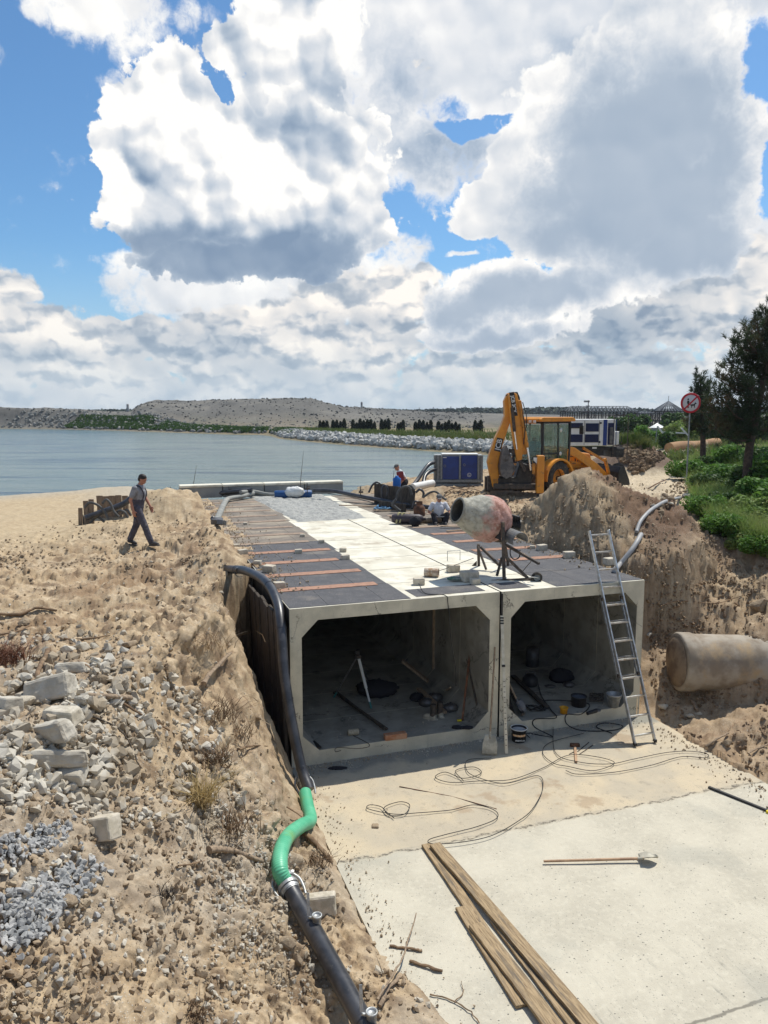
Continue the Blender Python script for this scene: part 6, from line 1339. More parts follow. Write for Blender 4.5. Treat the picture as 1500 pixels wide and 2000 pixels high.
# sheet-pile box with hoses by the pump unit
m = MB()
def sheet(px0, px1, pyt, D0, D1, lab):
    a, b_ = UD(px0, pyt, D0), UD(px1, pyt, D1); d = Vector((b_.x - a.x, b_.y - a.y, 0)); L = d.length; d.normalize(); nrm = Vector((-d.y, d.x, 0)); n = max(2, int(L / .16)) ; top = a.z; bot = -.9; pts = []
    for i in range(n + 1):
        o_ = .05 if (i // 2) % 2 else -.05; pts.append(a + d * (L * i / n) + nrm * o_)
    m = MB(); vs = [(p.x, p.y, top) for p in pts] + [(p.x, p.y, bot) for p in pts] + [(p.x + nrm.x * .015, p.y + nrm.y * .015, top) for p in pts] + [(p.x + nrm.x * .015, p.y + nrm.y * .015, bot) for p in pts]; k = n + 1
    fs = []
    for i in range(n): fs += [(i, i + k, i + 1 + k, i + 1), (2 * k + i, 2 * k + i + 1, 3 * k + i + 1, 3 * k + i), (i, i + 1, 2 * k + i + 1, 2 * k + i)]
    m.add(vs, fs); tag(m.build('sheet_pile_wall', DARKWD), lab, 'sheet piles', 'sheet pile walls by the water')
sheet(733, 760, 944, 27.2, 26.5, 'dark sheet pile wall, short left piece by the water'); sheet(757, 812, 948, 26.5, 25.2, 'dark sheet pile wall behind the header pipe, the long middle piece'); sheet(742, 790, 978, 25.6, 24.6, 'dark low sheet pile wall in front of the header pipe')
hl = ['black hose arching over the short left sheet piles', 'black hose loop over the middle sheet piles', 'big grey hose loop rising in front of the sheet piles', 'grey hose loop behind the big one', 'black hose curving right towards the sitting man', 'thin grey hose lying right of the sheet piles', 'grey hose curling down to the deck edge', 'small black hose loop beside the brown gas bottle']
for k, (r_, D, pts) in enumerate([(.035, 27.2, ((720, 962), (727, 948), (735, 942), (743, 944))), (.035, 26.2, ((746, 972), (746, 955), (752, 948), (757, 956), (756, 968))), (.04, 25.0, ((774, 975), (778, 960), (788, 951), (799, 952), (804, 966))), (.04, 25.4, ((792, 952), (802, 949), (809, 960), (808, 972))), (.04, 25.2, ((812, 962), (820, 956), (827, 962), (826, 972))),
                                 (.035, 24.6, ((826, 972), (840, 962), (852, 961), (865, 972), (872, 976))), (.045, 24.4, ((774, 975), (767, 984), (774, 992), (782, 998))), (.035, 24.0, ((806, 992), (810, 980), (820, 982), (828, 992)))]):
    hose('pump_hose', [UD(a, b, D) for a, b in pts], r_, HB if k in (2, 3, 5, 6) else BLACKPL, hl[k], 'hose', grp='hoses around the sheet piles')
a, b_ = UD(806, 952, 30.5), UD(845, 944, 31.5); m = MB(); n_ = 60; m.tube([a.lerp(b_, i / n_) for i in range(n_ + 1)], [.15 + .012 * (i % 2) for i in range(n_ + 1)], 18); o = m.build('corrugated_pipe', WHITEP); tag(o, 'white ribbed pipe lying in front of the blue pump unit', 'pipe')
# blue drum, red panel and rail beside the stooping man
t_ = thing('blue_drum', 'small blue plastic drum on the sheet piles below the red board', 'drum', UD(775, 951, 27.5)); m = MB(); m.lathe([(.001, 0), (.14, 0), (.15, .1), (.14, .2), (.15, .3), (.06, .36), (.06, .40), (.001, .40)], 18); m.build('shell', mat('blue_plastic', (.01, .12, .42), rough=.4), t_)
p = UD(782, 930, 28.5); t_ = thing('red_board', 'dark red board on a thin bent rail in front of the stooping man', 'board', p); m = MB(); m.box((0, 0, 0), (.26, .03, .34), rot=(0, R(-8), 0)); m.build('panel', mat('dark_red_board', (.22, .03, .035), rough=.6), t_)
m = MB(); m.tube([(-.27, 0, -.3), (-.24, 0, .20), (0.05, 0, .19)], .012, 6); m.build('rail', GREYP, t_)
for k, (px, y0, y1, D) in enumerate(((381, 908, 945, 29.6), (590, 880, 940, 29.5))):
    m = MB(); a = UD(px - 3, y1, D); b_ = UD(px + 3, y0, D); m.tube([a - Vector((0, 0, .3)), a, b_], [.014, .012, .004], 6); o = m.build('thin_rod', DARKST); tag(o, ['thin rod standing on the left kerb blocks', 'taller thin rod standing behind the blue roll'][k], 'rod')
for k, (px, py, D) in enumerate(((333, 962, 29.2), (386, 962, 29.3), (447, 960, 29.0), (600, 955, 28.4), (704, 962, 27.1))):
    t_ = thing('valve_fitting', ['upright valve at the left end of the left header pipe', 'clamp rod standing before the leftmost kerb block', 'clamp rod standing before the second kerb block', 'clamp rod behind the right end of the blue roll', 'upright valve on the long header pipe left of the sheet piles'][k], 'valve', UD(px, py, D), 0, 'valves along the header pipes'); m = MB(); m.tube([(0, 0, -.15), (0, 0, .22)], .016, 8); m.build('stem', DARKST, t_); m = MB(); m.box((.02, 0, .02), (.16, .08, .07)); m.bar((-.03, 0, .08), (.13, 0, .10), .03); m.build('grip', DARKST, t_, bevel=.008)
# logs, gas bottles, blue rope near the sitting man
def at(px, py, z=0): return U(px, py, z)
t_ = thing('gas_bottle', 'dark gas bottle lying on the logs at the deck edge', 'gas bottle', at(795, 1013, .16), R(-6)); m = MB(); Mr = Matrix.Rotation(math.pi / 2, 4, 'Y'); m.lathe([(.001, -.46), (.10, -.44), (.135, -.36), (.135, .34), (.10, .44), (.04, .48), (.04, .54), (.001, .54)], 22, Mr); m.build('cylinder', mat('bottle_paint', (.035, .028, .035), (.06, .045, .05), sc=5, rough=.5), t_); 
m = MB(); m.tube(spline([(-.30, -.15, -.12), (-.24, -.02, .15), (-.16, .12, .08), (-.12, .16, -.1)], 6), .03, 8); m.tube(spline([(-.2, -.16, -.1), (-.12, -.02, .155), (-.02, .12, .08)], 6), .022, 8); m.build('strap', mat('yellow_hose', (.38, .34, .16), rough=.7), t_)
t_ = thing('gas_bottle', 'rusty brown gas bottle standing left of the sitting man', 'gas bottle', at(819, 1008, 0)); m = MB(); m.lathe([(.001, 0), (.17, 0), (.18, .05), (.18, .26), (.12, .34), (.05, .37), (.05, .42), (.001, .42)], 22); m.build('cylinder', RUST, t_); m = MB(); m.lathe([(.10, .36), (.10, .46)], 14); m.build('collar', RUST, t_)
for k, (a, b_, r_, lab) in enumerate(((at(775, 1017, .09), at(862, 1016, .09), .075, 'pale log lying in front of the dark gas bottle'), (at(845, 1017, .06), at(878, 1008, .08), .065, 'short log pointing to the sitting man'), (at(762, 1010, .05), at(800, 1004, .05), .03, 'thin pale slat lying left of the dark gas bottle'))):
    m = MB(); pts = [a.lerp(b_, q / 6) + Vector((0, 0, random.uniform(-.012, .012))) for q in range(7)]; m.tube(pts, [r_ * random.uniform(.88, 1.08) for q in pts], 12); o = m.build('log' if k < 2 else 'loose_batten', WOODG); tag(o, lab, 'log' if k < 2 else 'slat')
sack(811, 1018, .05, 'dark cloth bundle hanging over the pale log', BLKTR, .16, .12, .15, 9)
m = MB(); r_ = random.Random(3)
pts = [at(742 + 14 * math.sin(a * 1.9) + a * .9, 990 + 4 * math.cos(a * 2.3), .07 + .03 * math.sin(a * 5)) for a in [i * .35 for i in range(50)]]; m.tube(pts, .018, 6); o = m.build('blue_rope', mat('blue_rope', (.02, .12, .30), (.2, .35, .45), sc=30)); tag(o, 'tangle of blue rope on the deck left of the logs', 'rope')
for k, (px, py, L, a, lab) in enumerate(((770, 997, 1.4, 10, 'dusty board under the blue rope'), (905, 1035, 1.1, 30, 'thin splintered board on the deck left of the mixer mouth'), (885, 1029, .7, -15, 'dark offcut of wood on the deck beside the thin splintered board'), (708, 988, 1.6, -4, 'long dusty slat on the deck before the middle sheet piles'))):
    m = MB(); m.box((0, 0, 0), (L, .09, .025)); o = m.build('loose_board', WOODG, None, bevel=.004, loc=at(px, py, .035 + .01 * k)); o.rotation_euler = (0, R(1), R(a)); tag(o, lab, 'board')
hose('thin_cable', [at(640, 964, .1), at(690, 972, .03), at(740, 985, .03), at(775, 995, .03)], .012, BLACKRB, 'thin black cable along the right side of the deck', 'cable')
# ------------------------------------------------------------------ small white blocks on the deck
def whiteblock(px, py, lab, s=1.0, z=0.0, rz=None, kind=0):
    p = U(px, py, z); rg_ = random.Random(px); t0 = rock_mesh(px * 3 + py, 1, 0); 
    m = MB(); m.box((0, 0, .05 * s), (.165 * s, .11 * s, .10 * s), rot=(rg_.uniform(-.05, .05), rg_.uniform(-.05, .05), 0)); me = None
    o = m.build('stone_block', WHITEB, None, bevel=.012 * s, seg=2, loc=p); o.rotation_euler = (0, 0, rg_.uniform(-.5, .5) if rz is None else rz); tag(o, lab, 'stone block', 'small stone blocks holding the deck strips')
for px, py, lab, s in ((591, 1049, 'small stone block on the left dark tiles, farthest up the pale edge', .8), (628, 1061, 'small stone block at the pale edge, second from the back', .9), (583, 1081, 'small stone block alone in the middle of the left dark tiles', 1.0), (670, 1078, 'small stone block at the pale edge, third from the back', .95), (674, 1093, 'small stone block at the pale edge, nearest the front', 1.1),
                       (479, 1025, 'small pale stone on the dusty left tiles near the grey hose', .7), (462, 1070, 'pale stone on the left rim beside the sand, farthest back', .9), (474, 1084, 'stone block on the left rim just above the pipe bend', 1.3), (503, 1104, 'stone block on the left rim, third from the front', 1.0), (526, 1118, 'large stone block on the left rim beside the pipe', 1.5), (545, 1150, 'stone block on the left rim nearest the front corner', 1.3),
                       (1058, 1075, 'flat stone block on the right rim behind the mixer wheel', 1.4), (1111, 1090, 'pale stone block on the right rim left of the ladder top', 1.5), (1190, 1103, 'pale stone block behind the ladder on the right rim', 1.5), (1040, 1072, 'small stone behind the mixer motor hood', .8),
                       (818, 1142, 'brownish stone weighing down the thin cable at the front edge', 1.3), (916, 1135, 'long grey stone block at the left foot of the mixer', 2.0), (928, 1141, 'small grey block under the front foot of the mixer', 1.1), (885, 1117, 'grey stone block with a wire handle left of the mixer', 1.5), (906, 1120, 'stone chip between the two grey blocks', .6)):
    whiteblock(px, py, lab, s)
m = MB(); p = U(885, 1110, .0); m.tube([p + Vector((-.12, 0, .15)), p + Vector((-.12, 0, .36)), p + Vector((.14, 0, .38)), p + Vector((.14, 0, .17))], .008, 6); o = m.build('bent_wire', STEEL); tag(o, 'bent wire handle sticking up from the grey block left of the mixer', 'wire')
t_ = thing('paint_tin', 'dented tin lying on its side on the pale deck left of the mixer', 'tin', U(843, 1118, .088), R(-14)); Mr = Matrix.Rotation(math.pi / 2, 4, 'Y'); TIN = mat('rusty_tin', (.55, .48, .38), (.38, .25, .16), sc=9, rough=.7)
m = MB(); m.lathe([(.001, -.14), (.085, -.14), (.088, -.12), (.085, -.05), (.087, .05), (.085, .13), (.088, .14), (.082, .14), (.082, -.12), (.001, -.12)], 24, Mr); m.build('tin_body', TIN, t_); m = MB(); m.lathe([(.0865, -.06), (.0865, .07)], 24, Mr); m.build('brown_label', mat('tin_label', (.36, .22, .13), (.5, .42, .3), sc=12), t_)
hose('thin_cable', [U(818, 1140, .10), W(2.5, .25, .02), W(2.78, .02, .015), W(2.82, -.03, -.15), W(2.9, -.03, -.9), U(890, 1262, -.0) if False else W(2.98, -.02, -1.3), W(3.05, .1, -1.7)], .008, BLACKRB, 'thin cable hanging from the deck edge across the left opening', 'cable', seg=6)
hose('thin_cable', [U(846, 1119, .09), U(880, 1107, .12), U(925, 1090, .35)], .006, BLACKRB, 'thin wire from the dented tin up to the mixer frame', 'wire', seg=6)
sack(890, 1130, .03, 'green and grey rag lying between the blocks by the mixer', mat('green_rag', (.06, .16, .10), (.25, .25, .22), sc=9), .16, .09, .03, 5)

# ------------------------------------------------------------------ ladder
def ladder():
    FL, FR_ = U(1240, 1455, ZF + .03), U(1279, 1448, ZF + .03); el = U(1182, 1142, 0.02); sL, tL = ST(el.x, el.y); EL = W(sL, -.02, .03); er = U(1211, 1139, 0.02); sR, tR = ST(er.x, er.y); ER = W(sR, -.02, .03)
    def ext(F_, E): 
        k = 1.0
        while True:
            p = F_ + (E - F_) * k; v = p - Vector((0, 0, HC)); dd = v.y * CP - v.z * SP; py = 1000 - F * (v.y * SP + v.z * CP) / dd
            if py < 1038 or k > 2: return p
            k += .004
    rv = FR_ - FL; rv.z = 0; TL = ext(FL, EL); TR = TL + rv; t_ = thing('ladder', 'long aluminium ladder leaning against the right opening', 'ladder', FL); o_ = FL
    m = MB(); m.bar(FL - o_, TL - o_, .028, .065); m.build('rail', ALU, t_, bevel=.004); m = MB(); m.bar(FR_ - o_, TR - o_, .028, .065); m.build('rail', ALU, t_, bevel=.004)
    n = 12
    for i in range(n):
        k = (i + .45) / (n - .3); a, b_ = FL.lerp(TL, k) - o_, FR_.lerp(TR, k) - o_; m = MB(); m.bar(a, b_, .032, .028); m.build('rung', ALU, t_)
    nrm = (TL - FL).cross(FR_ - FL).normalized(); nrm = nrm if nrm.y > 0 else -nrm; off = nrm * .075
    for F_, T_ in ((FL, TL), (FR_, TR)):
        a, b_ = F_.lerp(T_, .30) + off - o_, F_.lerp(T_, .68) + off - o_; m = MB(); m.bar(a, b_, .026, .055); m.build('rear_rail', ALU, t_, bevel=.004)
        m = MB(); m.box(F_ + Vector((0, 0, .02)) - o_, (.05, .09, .05)); m.build('foot_cap', BLACKRB, t_)
        for k in (.31, .67): m = MB(); q = F_.lerp(T_, k) - o_ + off * .5; m.box(q, (.05, .10, .06)); m.build('bracket', DARKST, t_)
    for i in range(3, 8):
        k = (i + .45) / (n - .3) + .012; a, b_ = FL.lerp(TL, k) + off - o_, FR_.lerp(TR, k) + off - o_; m = MB(); m.bar(a, b_, .028, .024); m.build('rear_rung', ALU, t_)
ladder()

# ------------------------------------------------------------------ things on the apron
def plank(pa, pb, w, th, z, lab, mt=WOOD, zb=None):
    a, b_ = U(*pa, ZF + z), U(*pb, ZF + (zb if zb is not None else z)); d = b_ - a; L = d.length; n = 26; m = MB(); r_ = random.Random(int(pa[0])); ed = [r_.uniform(-.0025, .0025) for _ in range(n + 1)]; bend = r_.uniform(-.01, .01)
    vs = []
    for i in range(n + 1):
        y = L * i / n; w1 = w / 2 + ed[i]; xx = bend * math.sin(math.pi * i / n)
        vs += [(-w / 2 + xx, y, 0), (w1 + xx, y, 0), (w1 + xx, y, th), (-w / 2 + xx, y, th)]
    fs = [(0, 1, 2, 3), (4 * n + 3, 4 * n + 2, 4 * n + 1, 4 * n)]
    for i in range(n):
        q = 4 * i
        for k in range(4): fs.append((q + k, q + 4 + k, q + 4 + (k + 1) % 4, q + (k + 1) % 4))
    m.add(vs, fs); o = m.build('plank', mt, None, bevel=.003); o.location = a; o.rotation_euler = (math.atan2(d.z, math.hypot(d.x, d.y)), 0, math.atan2(-d.x, d.y)); return tag(o, lab, 'plank', 'planks lying on the apron')
plank((832, 1652), (985, 1880), .13, .035, .006, 'narrow left board of the long upper pair on the apron')
plank((849, 1652), (1172, 2030), .16, .04, .05, 'wide long plank lying uppermost on the apron, knotted', zb=.05)
plank((900, 1775), (1020, 1968), .14, .035, .010, 'short light plank end peeping out left of the others')
plank((930, 1808), (1105, 2040), .19, .035, .048, 'broad knotted plank at the bottom of the stack of boards')
plank((965, 1800), (1150, 2045), .11, .03, .012, 'lower plank between the two long boards')
def shovel(a, b_, bladen, lab, blade_len=.30, bw=.24, mt=None, hm=HANDLE, square=False):
    t_ = thing('shovel', lab, 'shovel', a, 0); d = (b_ - a); L = d.length; d.normalize(); n_ = Vector(bladen); n_ = (n_ - d * n_.dot(d)).normalized(); sd = d.cross(n_); m = MB(); m.tube([Vector((0, 0, 0)), d * (L * .5), d * (L - blade_len * .8)], [.016, .018, .019], 12); m.build('handle', hm, t_)
    m = MB(); m.tube([d * (L - blade_len * 1.15), d * (L - blade_len * .85)], [.021, .024], 12); m.build('socket', mt or GREYST, t_)
    nu, nv = 9, 10; vs = []; 
    for j in range(nv + 1):
        v = j / nv; wd = bw / 2 * (min(1, .72 + .6 * v) if square else (math.sin(math.pi * min(1, .22 + v * .78)) ** .6 if v > .35 else .80 + .2 * v))
        if square is False and v > .999: wd = .01
        for i in range(nu + 1):
            u = i / nu * 2 - 1; c = .035 * (u * u) + .02 * math.sin(v * 3.1); vs.append(d * (L - blade_len * (1 - v)) + sd * (u * wd) + n_ * c)
    fs = [(j * (nu + 1) + i, j * (nu + 1) + i + 1, (j + 1) * (nu + 1) + i + 1, (j + 1) * (nu + 1) + i) for j in range(nv) for i in range(nu)]
    m = MB(); m.smooth = True; m.add(vs, fs); o = m.build('blade', mt or GREYST, t_); so_ = o.modifiers.new('thick', 'SOLIDIFY'); so_.thickness = .004; return t_
BLADE = mat('mortar_crusted_blade', (.50, .47, .38), (.33, .31, .25), sc=9, rough=.7, metal=.2)
shovel(U(1062, 1682, ZF + .04), U(1285, 1676, ZF + .06), (0, .2, 1), 'shovel with a wooden handle lying on the grey apron', .24, .20, BLADE)
shovel(U(957, 1284, -1.35) if False else W(3.74, -.05, -1.00), U(955, 1474, ZF + .03), (0, -1, .1), 'wooden shovel with a white crusted square blade leaning on the wall between the openings', .34, .26, BLADE, WOODG, True)
m = MB(); a, b_ = W(3.86, -.06, -.42), U(989, 1472, ZF + .02); t_ = thing('levelling_staff', 'tall pale measuring staff with black bands leaning between the openings', 'staff', b_)
m = MB(); m.bar(Vector((0, 0, 0)), a - b_, .055, .028); m.build('staff_body', mat('staff_face', (.60, .56, .45), (.48, .44, .34), sc=6), t_, bevel=.003); d = a - b_
for k, w_ in ((.62, .03), (.935, .02), (.955, .02), (.975, .02)): m = MB(); m.bar(d * k, d * (k + w_ * .6), .060, .033); m.build('black_band', BLKPAINT, t_)
m = MB(); m.bar(d * 1.0, d * 1.0 + Vector((0, .0, .40)), .03, .03); m.build('dark_top', BLACKRB, t_)
for i in range(14): k = .06 + i * .038 + (.08 if i > 12 else 0); m = MB(); m.bar(d * k + Vector((0, -.016, 0)), d * (k + .004) + Vector((0, -.016, 0)), .03, .004); m.build('mark', BLKPAINT, t_)
def onap(l, z=.042): return [U(a, b, ZF + z) for a, b in l]
hose('thin_cable', onap([(1140, 1432), (1075, 1450), (1060, 1470), (1080, 1490), (1110, 1497), (1160, 1505), (1200, 1490), (1165, 1478), (1110, 1475), (1060, 1500), (1000, 1522), (940, 1525), (880, 1528), (850, 1518), (870, 1508), (905, 1520), (940, 1510), (925, 1498), (890, 1505), (905, 1525)]), .0062, BLACKRB, 'thin black cable looping on the yellowish apron before the pier between the openings', 'cable', n=10, seg=6)
hose('thin_cable', onap([(960, 1480), (915, 1484), (910, 1500), (925, 1515), (985, 1530), (1050, 1515), (1060, 1540), (1040, 1580), (1010, 1605), (960, 1632), (900, 1645), (845, 1648), (838, 1640), (870, 1630), (930, 1615), (970, 1598), (965, 1582), (925, 1572), (880, 1582), (810, 1588), (770, 1590), (720, 1580), (722, 1572), (745, 1576), (760, 1592), (790, 1590), (800, 1572), (780, 1566), (750, 1578), (770, 1598)]), .0062, BLACKRB, 'thin black cable with coils spreading over the left of the yellowish apron', 'cable', n=10, seg=6)
hose('thin_cable', onap([(1080, 1415), (1085, 1470), (1130, 1488), (1190, 1492), (1240, 1482), (1300, 1470), (1345, 1467), (1380, 1472), (1378, 1480), (1330, 1478), (1270, 1495), (1200, 1508), (1130, 1512), (1105, 1505)]), .0062, BLACKRB, 'thin black cable running right over the yellowish apron in a long loop', 'cable', n=10, seg=6)
m = MB(); m.tube([U(780, 1536, ZF + .012), U(880, 1555, ZF + .012), U(970, 1580, ZF + .012)], .007, 6); tag(m.build('thin_rod', RUST), 'rusty thin rod lying on the left of the yellowish apron', 'rod')
t_ = thing('straightedge', 'dark steel straightedge with a yellow end at the right edge of the apron', 'straightedge', U(1384, 1537, ZF + .02)); e_ = U(1520, 1592, ZF + .02) - U(1384, 1537, ZF + .02); m = MB(); m.bar((0, 0, 0), e_, .045, .03); m.build('bar', BLKPAINT, t_, bevel=.003); m = MB(); m.bar(e_ * .82 + Vector((0, -.05, 0)), e_ + Vector((0, -.05, 0)), .05, .04); m.build('yellow_end', mat('yellow_paint', (.7, .55, .02), rough=.5), t_)
t_ = thing('hammer', 'hammer lying on the apron left of the ladder feet', 'hammer', U(1124, 1472, ZF + .03), R(0)); d = U(1122, 1452, ZF + .03) - U(1124, 1478, ZF + .03); m = MB(); m.bar(-d * .6, d * .5, .045, .03); m.build('handle', HANDLE, t_, bevel=.006); m = MB(); m.box(d * .62 + Vector((0, 0, .01)), (.17, .06, .06)); m.build('hammer_head', RUST, t_, bevel=.008)
for k, (px, py, qx, qy) in enumerate(((1128, 1468, 1150, 1450), (1132, 1473, 1158, 1455), (1112, 1473, 1122, 1468))): m = MB(); m.tube([U(px, py, ZF + .012), U(qx, qy, ZF + .02)], .008, 6); tag(m.build('steel_pin', DARKST), ['steel pin beside the hammer, the upper one', 'steel pin beside the hammer, the lower one', 'tiny steel pin left of the hammer handle'][k], 'pin')
m = MB(); m.box((0, 0, .02), (.10, .10, .04)); o = m.build('stone_chip', STONEB, None, bevel=.01, loc=U(733, 1616, ZF)); tag(o, 'small brown stone chip alone on the yellowish apron', 'stone')
# black paint bucket with label, near the pier
def bucket(px, py, z, r0, r1, h, mt, name, lab, cat='bucket', tilt=0, lip=None, fill=None, label_=None, handle=True):
    t_ = thing(name, lab, cat, U(px, py, z)); m = MB(); m.lathe([(.001, 0), (r0, 0), (r0 + (r1 - r0) * .9, h * .9), (r1 + .008, h * .92), (r1 + .010, h), (r1 - .004, h), (r0 - .006, .02), (.001, .02)], 30); m.build('pail', mt, t_)
    if lip: m = MB(); m.lathe([(r1 - .002, h * .985), (r1 + .012, h * .985), (r1 + .012, h * 1.02), (r1 - .004, h * 1.02), (r1 - .004, h * .985)], 30); m.build('rim_ring', lip, t_)
    if fill: m = MB(); rf = r1 - .012; m.lathe([(rf, h * .86), (rf * .6, h * .88), (.001, h * .885)], 24); m.build('contents', fill, t_)
    if handle: m = MB(); m.tube([(r1 * math.cos(a) * 1.03, -r1 * .25 * math.sin(a) * 2.2, h * .86 - abs(math.sin(a)) * h * .35) for a in [math.pi * i / 14 for i in range(15)]], .0045, 6); m.build('bail', STEEL, t_)
    return t_
bk = bucket(1013, 1447, ZF + .0, .125, .145, .25, BLKPAINT, 'paint_bucket', 'black lidded paint bucket with a pale rim and an orange label on the apron', lip=WHITEP, fill=mat('grey_lid', (.42, .43, .44), (.3, .3, .3), sc=8))
m = MB(); vs = []; 
for j, z in enumerate((.13, .20)):
    for i in range(13): a = R(-150 + i * 9); r_ = .138; vs.append((r_ * math.cos(a), r_ * math.sin(a), z))
m.add(vs, [(i, i + 1, 14 + i, 13 + i) for i in range(12)]); m.build('orange_label', mat('orange_label', (.70, .36, .14), (.75, .55, .35), sc=30), bk)
text_mesh('lettering', 'PREMIUM', .042, Matrix.Translation((.0, -.1375, .06)) @ Matrix.Rotation(R(90), 4, 'X'), WHITEP, bk, .001, .001)
ZI = ZF + .25
bucket(1101, 1393, ZI, .065, .078, .12, mat('yellow_plastic', (.72, .36, .02), (.6, .28, .02), sc=6, rough=.5), 'yellow_pot', 'small yellow plastic pot on the floor of the right opening', 'pot', handle=False)
bucket(1130, 1378, ZI, .135, .150, .20, BLKPAINT, 'black_tub', 'round black tub of dark liquid on the floor of the right opening', 'tub', fill=mat('tub_water', (.10, .12, .15), rough=.15), handle=False)
bucket(1198, 1380, ZI, .095, .140, .26, STEEL, 'metal_bucket', 'galvanised metal bucket at the right wall of the right opening')
sack(1097, 1320, ZI, 'dark lumpy sack on the floor deep in the right opening', BLKTR, .26, .22, .16, 21); sack(1112, 1337, ZI, 'small dark rag before the lumpy sack in the right opening', GREYST, .12, .1, .06, 22); sack(1075, 1340, ZI, 'flat dark rag between the vacuum and the lumpy sack', GREYST, .11, .08, .03, 23)
t_ = thing('vacuum_cleaner', 'dark squat vacuum machine in the right opening', 'machine', U(1035, 1338, ZI)); m = MB(); m.lathe([(.001, 0), (.15, 0), (.17, .05), (.16, .16), (.10, .22), (.001, .23)], 22); m.build('tank', BLKPAINT, t_); m = MB(); m.tube([(-.12, 0, .18), (-.09, 0, .28), (.09, 0, .28), (.12, 0, .18)], .018, 8); m.build('carry_handle', BLACKPL, t_)
t_ = thing('metal_drum', 'dim grey drum standing far back in the right opening', 'drum', U(1040, 1300, ZI)); m = MB(); m.lathe([(.001, 0), (.15, 0), (.15, .42), (.001, .42)], 20); m.build('shell', GREYST, t_)
for k, (a, b_, w_, lab, mt) in enumerate(((U(1002, 1320, ZI + .04), U(1068, 1382, ZI + .04), .09, 'long dark beam slanting across the floor of the right opening', DARKST), (U(995, 1345, ZI + .06), U(1022, 1395, ZI + .06), .05, 'short dark bar beside the long beam', DARKST), (U(990, 1355, ZI + .05), U(1005, 1402, ZI + .05), .05, 'dark flat bar at the left wall of the right opening', DARKST))):
    m = MB(); m.bar(a, b_, w_, .05); tag(m.build('steel_bar', mt), lab, 'bar', None)
shovel(W(4.12, .75, -1.35), U(1022, 1393, ZI + .03), (0, -.3, 1), 'old shovel leaning inside the left wall of the right opening', .26, .2, GREYST, WOODG)
hose('power_cable', [U(1050, 1332, ZI + .03), U(1058, 1360, ZI + .02), U(1075, 1385, ZI + .02), U(1086, 1402, ZI + .02), W(4.62, -.02, ZI + .01), W(4.60, -.05, ZF + .12), U(1080, 1440, ZF + .02), U(1030, 1432, ZF + .02), U(1022, 1400, ZF + .15) if False else U(1035, 1442, ZF + .02)], .011, BLACKRB, 'black power cable running out of the right opening over its sill', 'cable', seg=6)
hose('power_cable', [U(1055, 1368, ZI + .02), U(1100, 1368, ZI + .02), U(1150, 1375, ZI + .02), U(1135, 1395, ZI + .02), W(5.3, -.02, ZI + .012), W(5.28, -.05, ZF + .1), U(1128, 1425, ZF + .02), U(1165, 1428, ZF + .02), U(1205, 1425, ZF + .02), U(1215, 1417, ZF + .02), U(1180, 1412, ZF + .02), U(1165, 1420, ZF + .02), U(1195, 1432, ZF + .02)], .010, BLACKRB, 'black power cable coiled at the sill of the right opening', 'cable', seg=6)
pts = [U(1043 + 18 * math.cos(a) + a * .6, 1382 + 5 * math.sin(a * 1.3), ZI + .02 + .01 * (i % 4)) for i, a in enumerate([q * .55 for q in range(40)])]; hose('cable_coil', pts, .010, BLACKRB, 'heap of coiled black cable on the floor of the right opening', 'cable', n=3, seg=6)
t_ = thing('angle_grinder', 'dark hand tool lying on the sill of the right opening', 'tool', U(1158, 1390, ZI + .05), R(35)); m = MB(); m.tube([(-.16, 0, 0), (.10, 0, .0)], [.032, .04], 12); m.build('tool_body', BLKPAINT, t_); m = MB(); m.lathe([(.06, -.01), (.06, .01), (.001, .01)], 16, Matrix.Translation((.14, 0, 0))); m.build('disc', GREYST, t_)
pts = [U(1165 + 14 * math.sin(a * 2.1), 1362 + 8 * math.cos(a * 1.7), ZI + .05 + .02 * (i % 3)) for i, a in enumerate([q * .6 for q in range(34)])]; hose('wire_tangle', pts, .007, DARKST, 'tangle of dark wire left of the metal bucket', 'wire', n=3, seg=5)
# left opening: tripod, boots, brick, twine, tools
def tripod():
    hd = U(698, 1276, -1.55); bs = [U(652, 1362, ZI), U(725, 1384, ZI), None]; s_, t__ = ST(hd.x, hd.y)
    top = U(699, 1372, ZI); top.z = ZI + 1.0; 
    # head above the centre of the feet
    c = Vector(((bs[0].x + bs[1].x) / 2, (bs[0].y + bs[1].y) / 2 + .25, 0)); v = UD(699, 1280, c.y); bs[2] = Vector((v.x + .28, c.y + .35, ZI)); t_ = thing('survey_tripod', 'survey tripod with pale legs standing in the left opening', 'tripod', Vector((c.x, c.y, ZI))); o_ = Vector((c.x, c.y, ZI))
    for k, b_ in enumerate(bs):
        m = MB(); d = b_ - v; m.bar(v - o_, v + d * .62 - o_, .055 if k == 1 else .03, .025); m.bar(v + d * .58 - o_, v + d * .96 - o_, .035 if k == 1 else .02, .02); lg = m.build('leg', mat('pale_tripod_leg', (.62, .62, .58), rough=.5) if k == 1 else GREYST, t_); m = MB(); m.bar(v + d * .88 - o_, b_ - o_, .035, .03); m.build('leg_shoe', mat('teal_shoe', (.03, .16, .15), rough=.5), lg)
    m = MB(); m.lathe([(.001, -.05), (.07, -.05), (.075, 0), (.05, .02), (.001, .02)], 16, Matrix.Translation(v - o_)); m.build('head_plate', DARKST, t_); m = MB(); m.box(v - o_ + Vector((0, 0, .07)), (.08, .10, .09)); m.build('level_mount', BLKPAINT, t_, bevel=.01)
tripod()
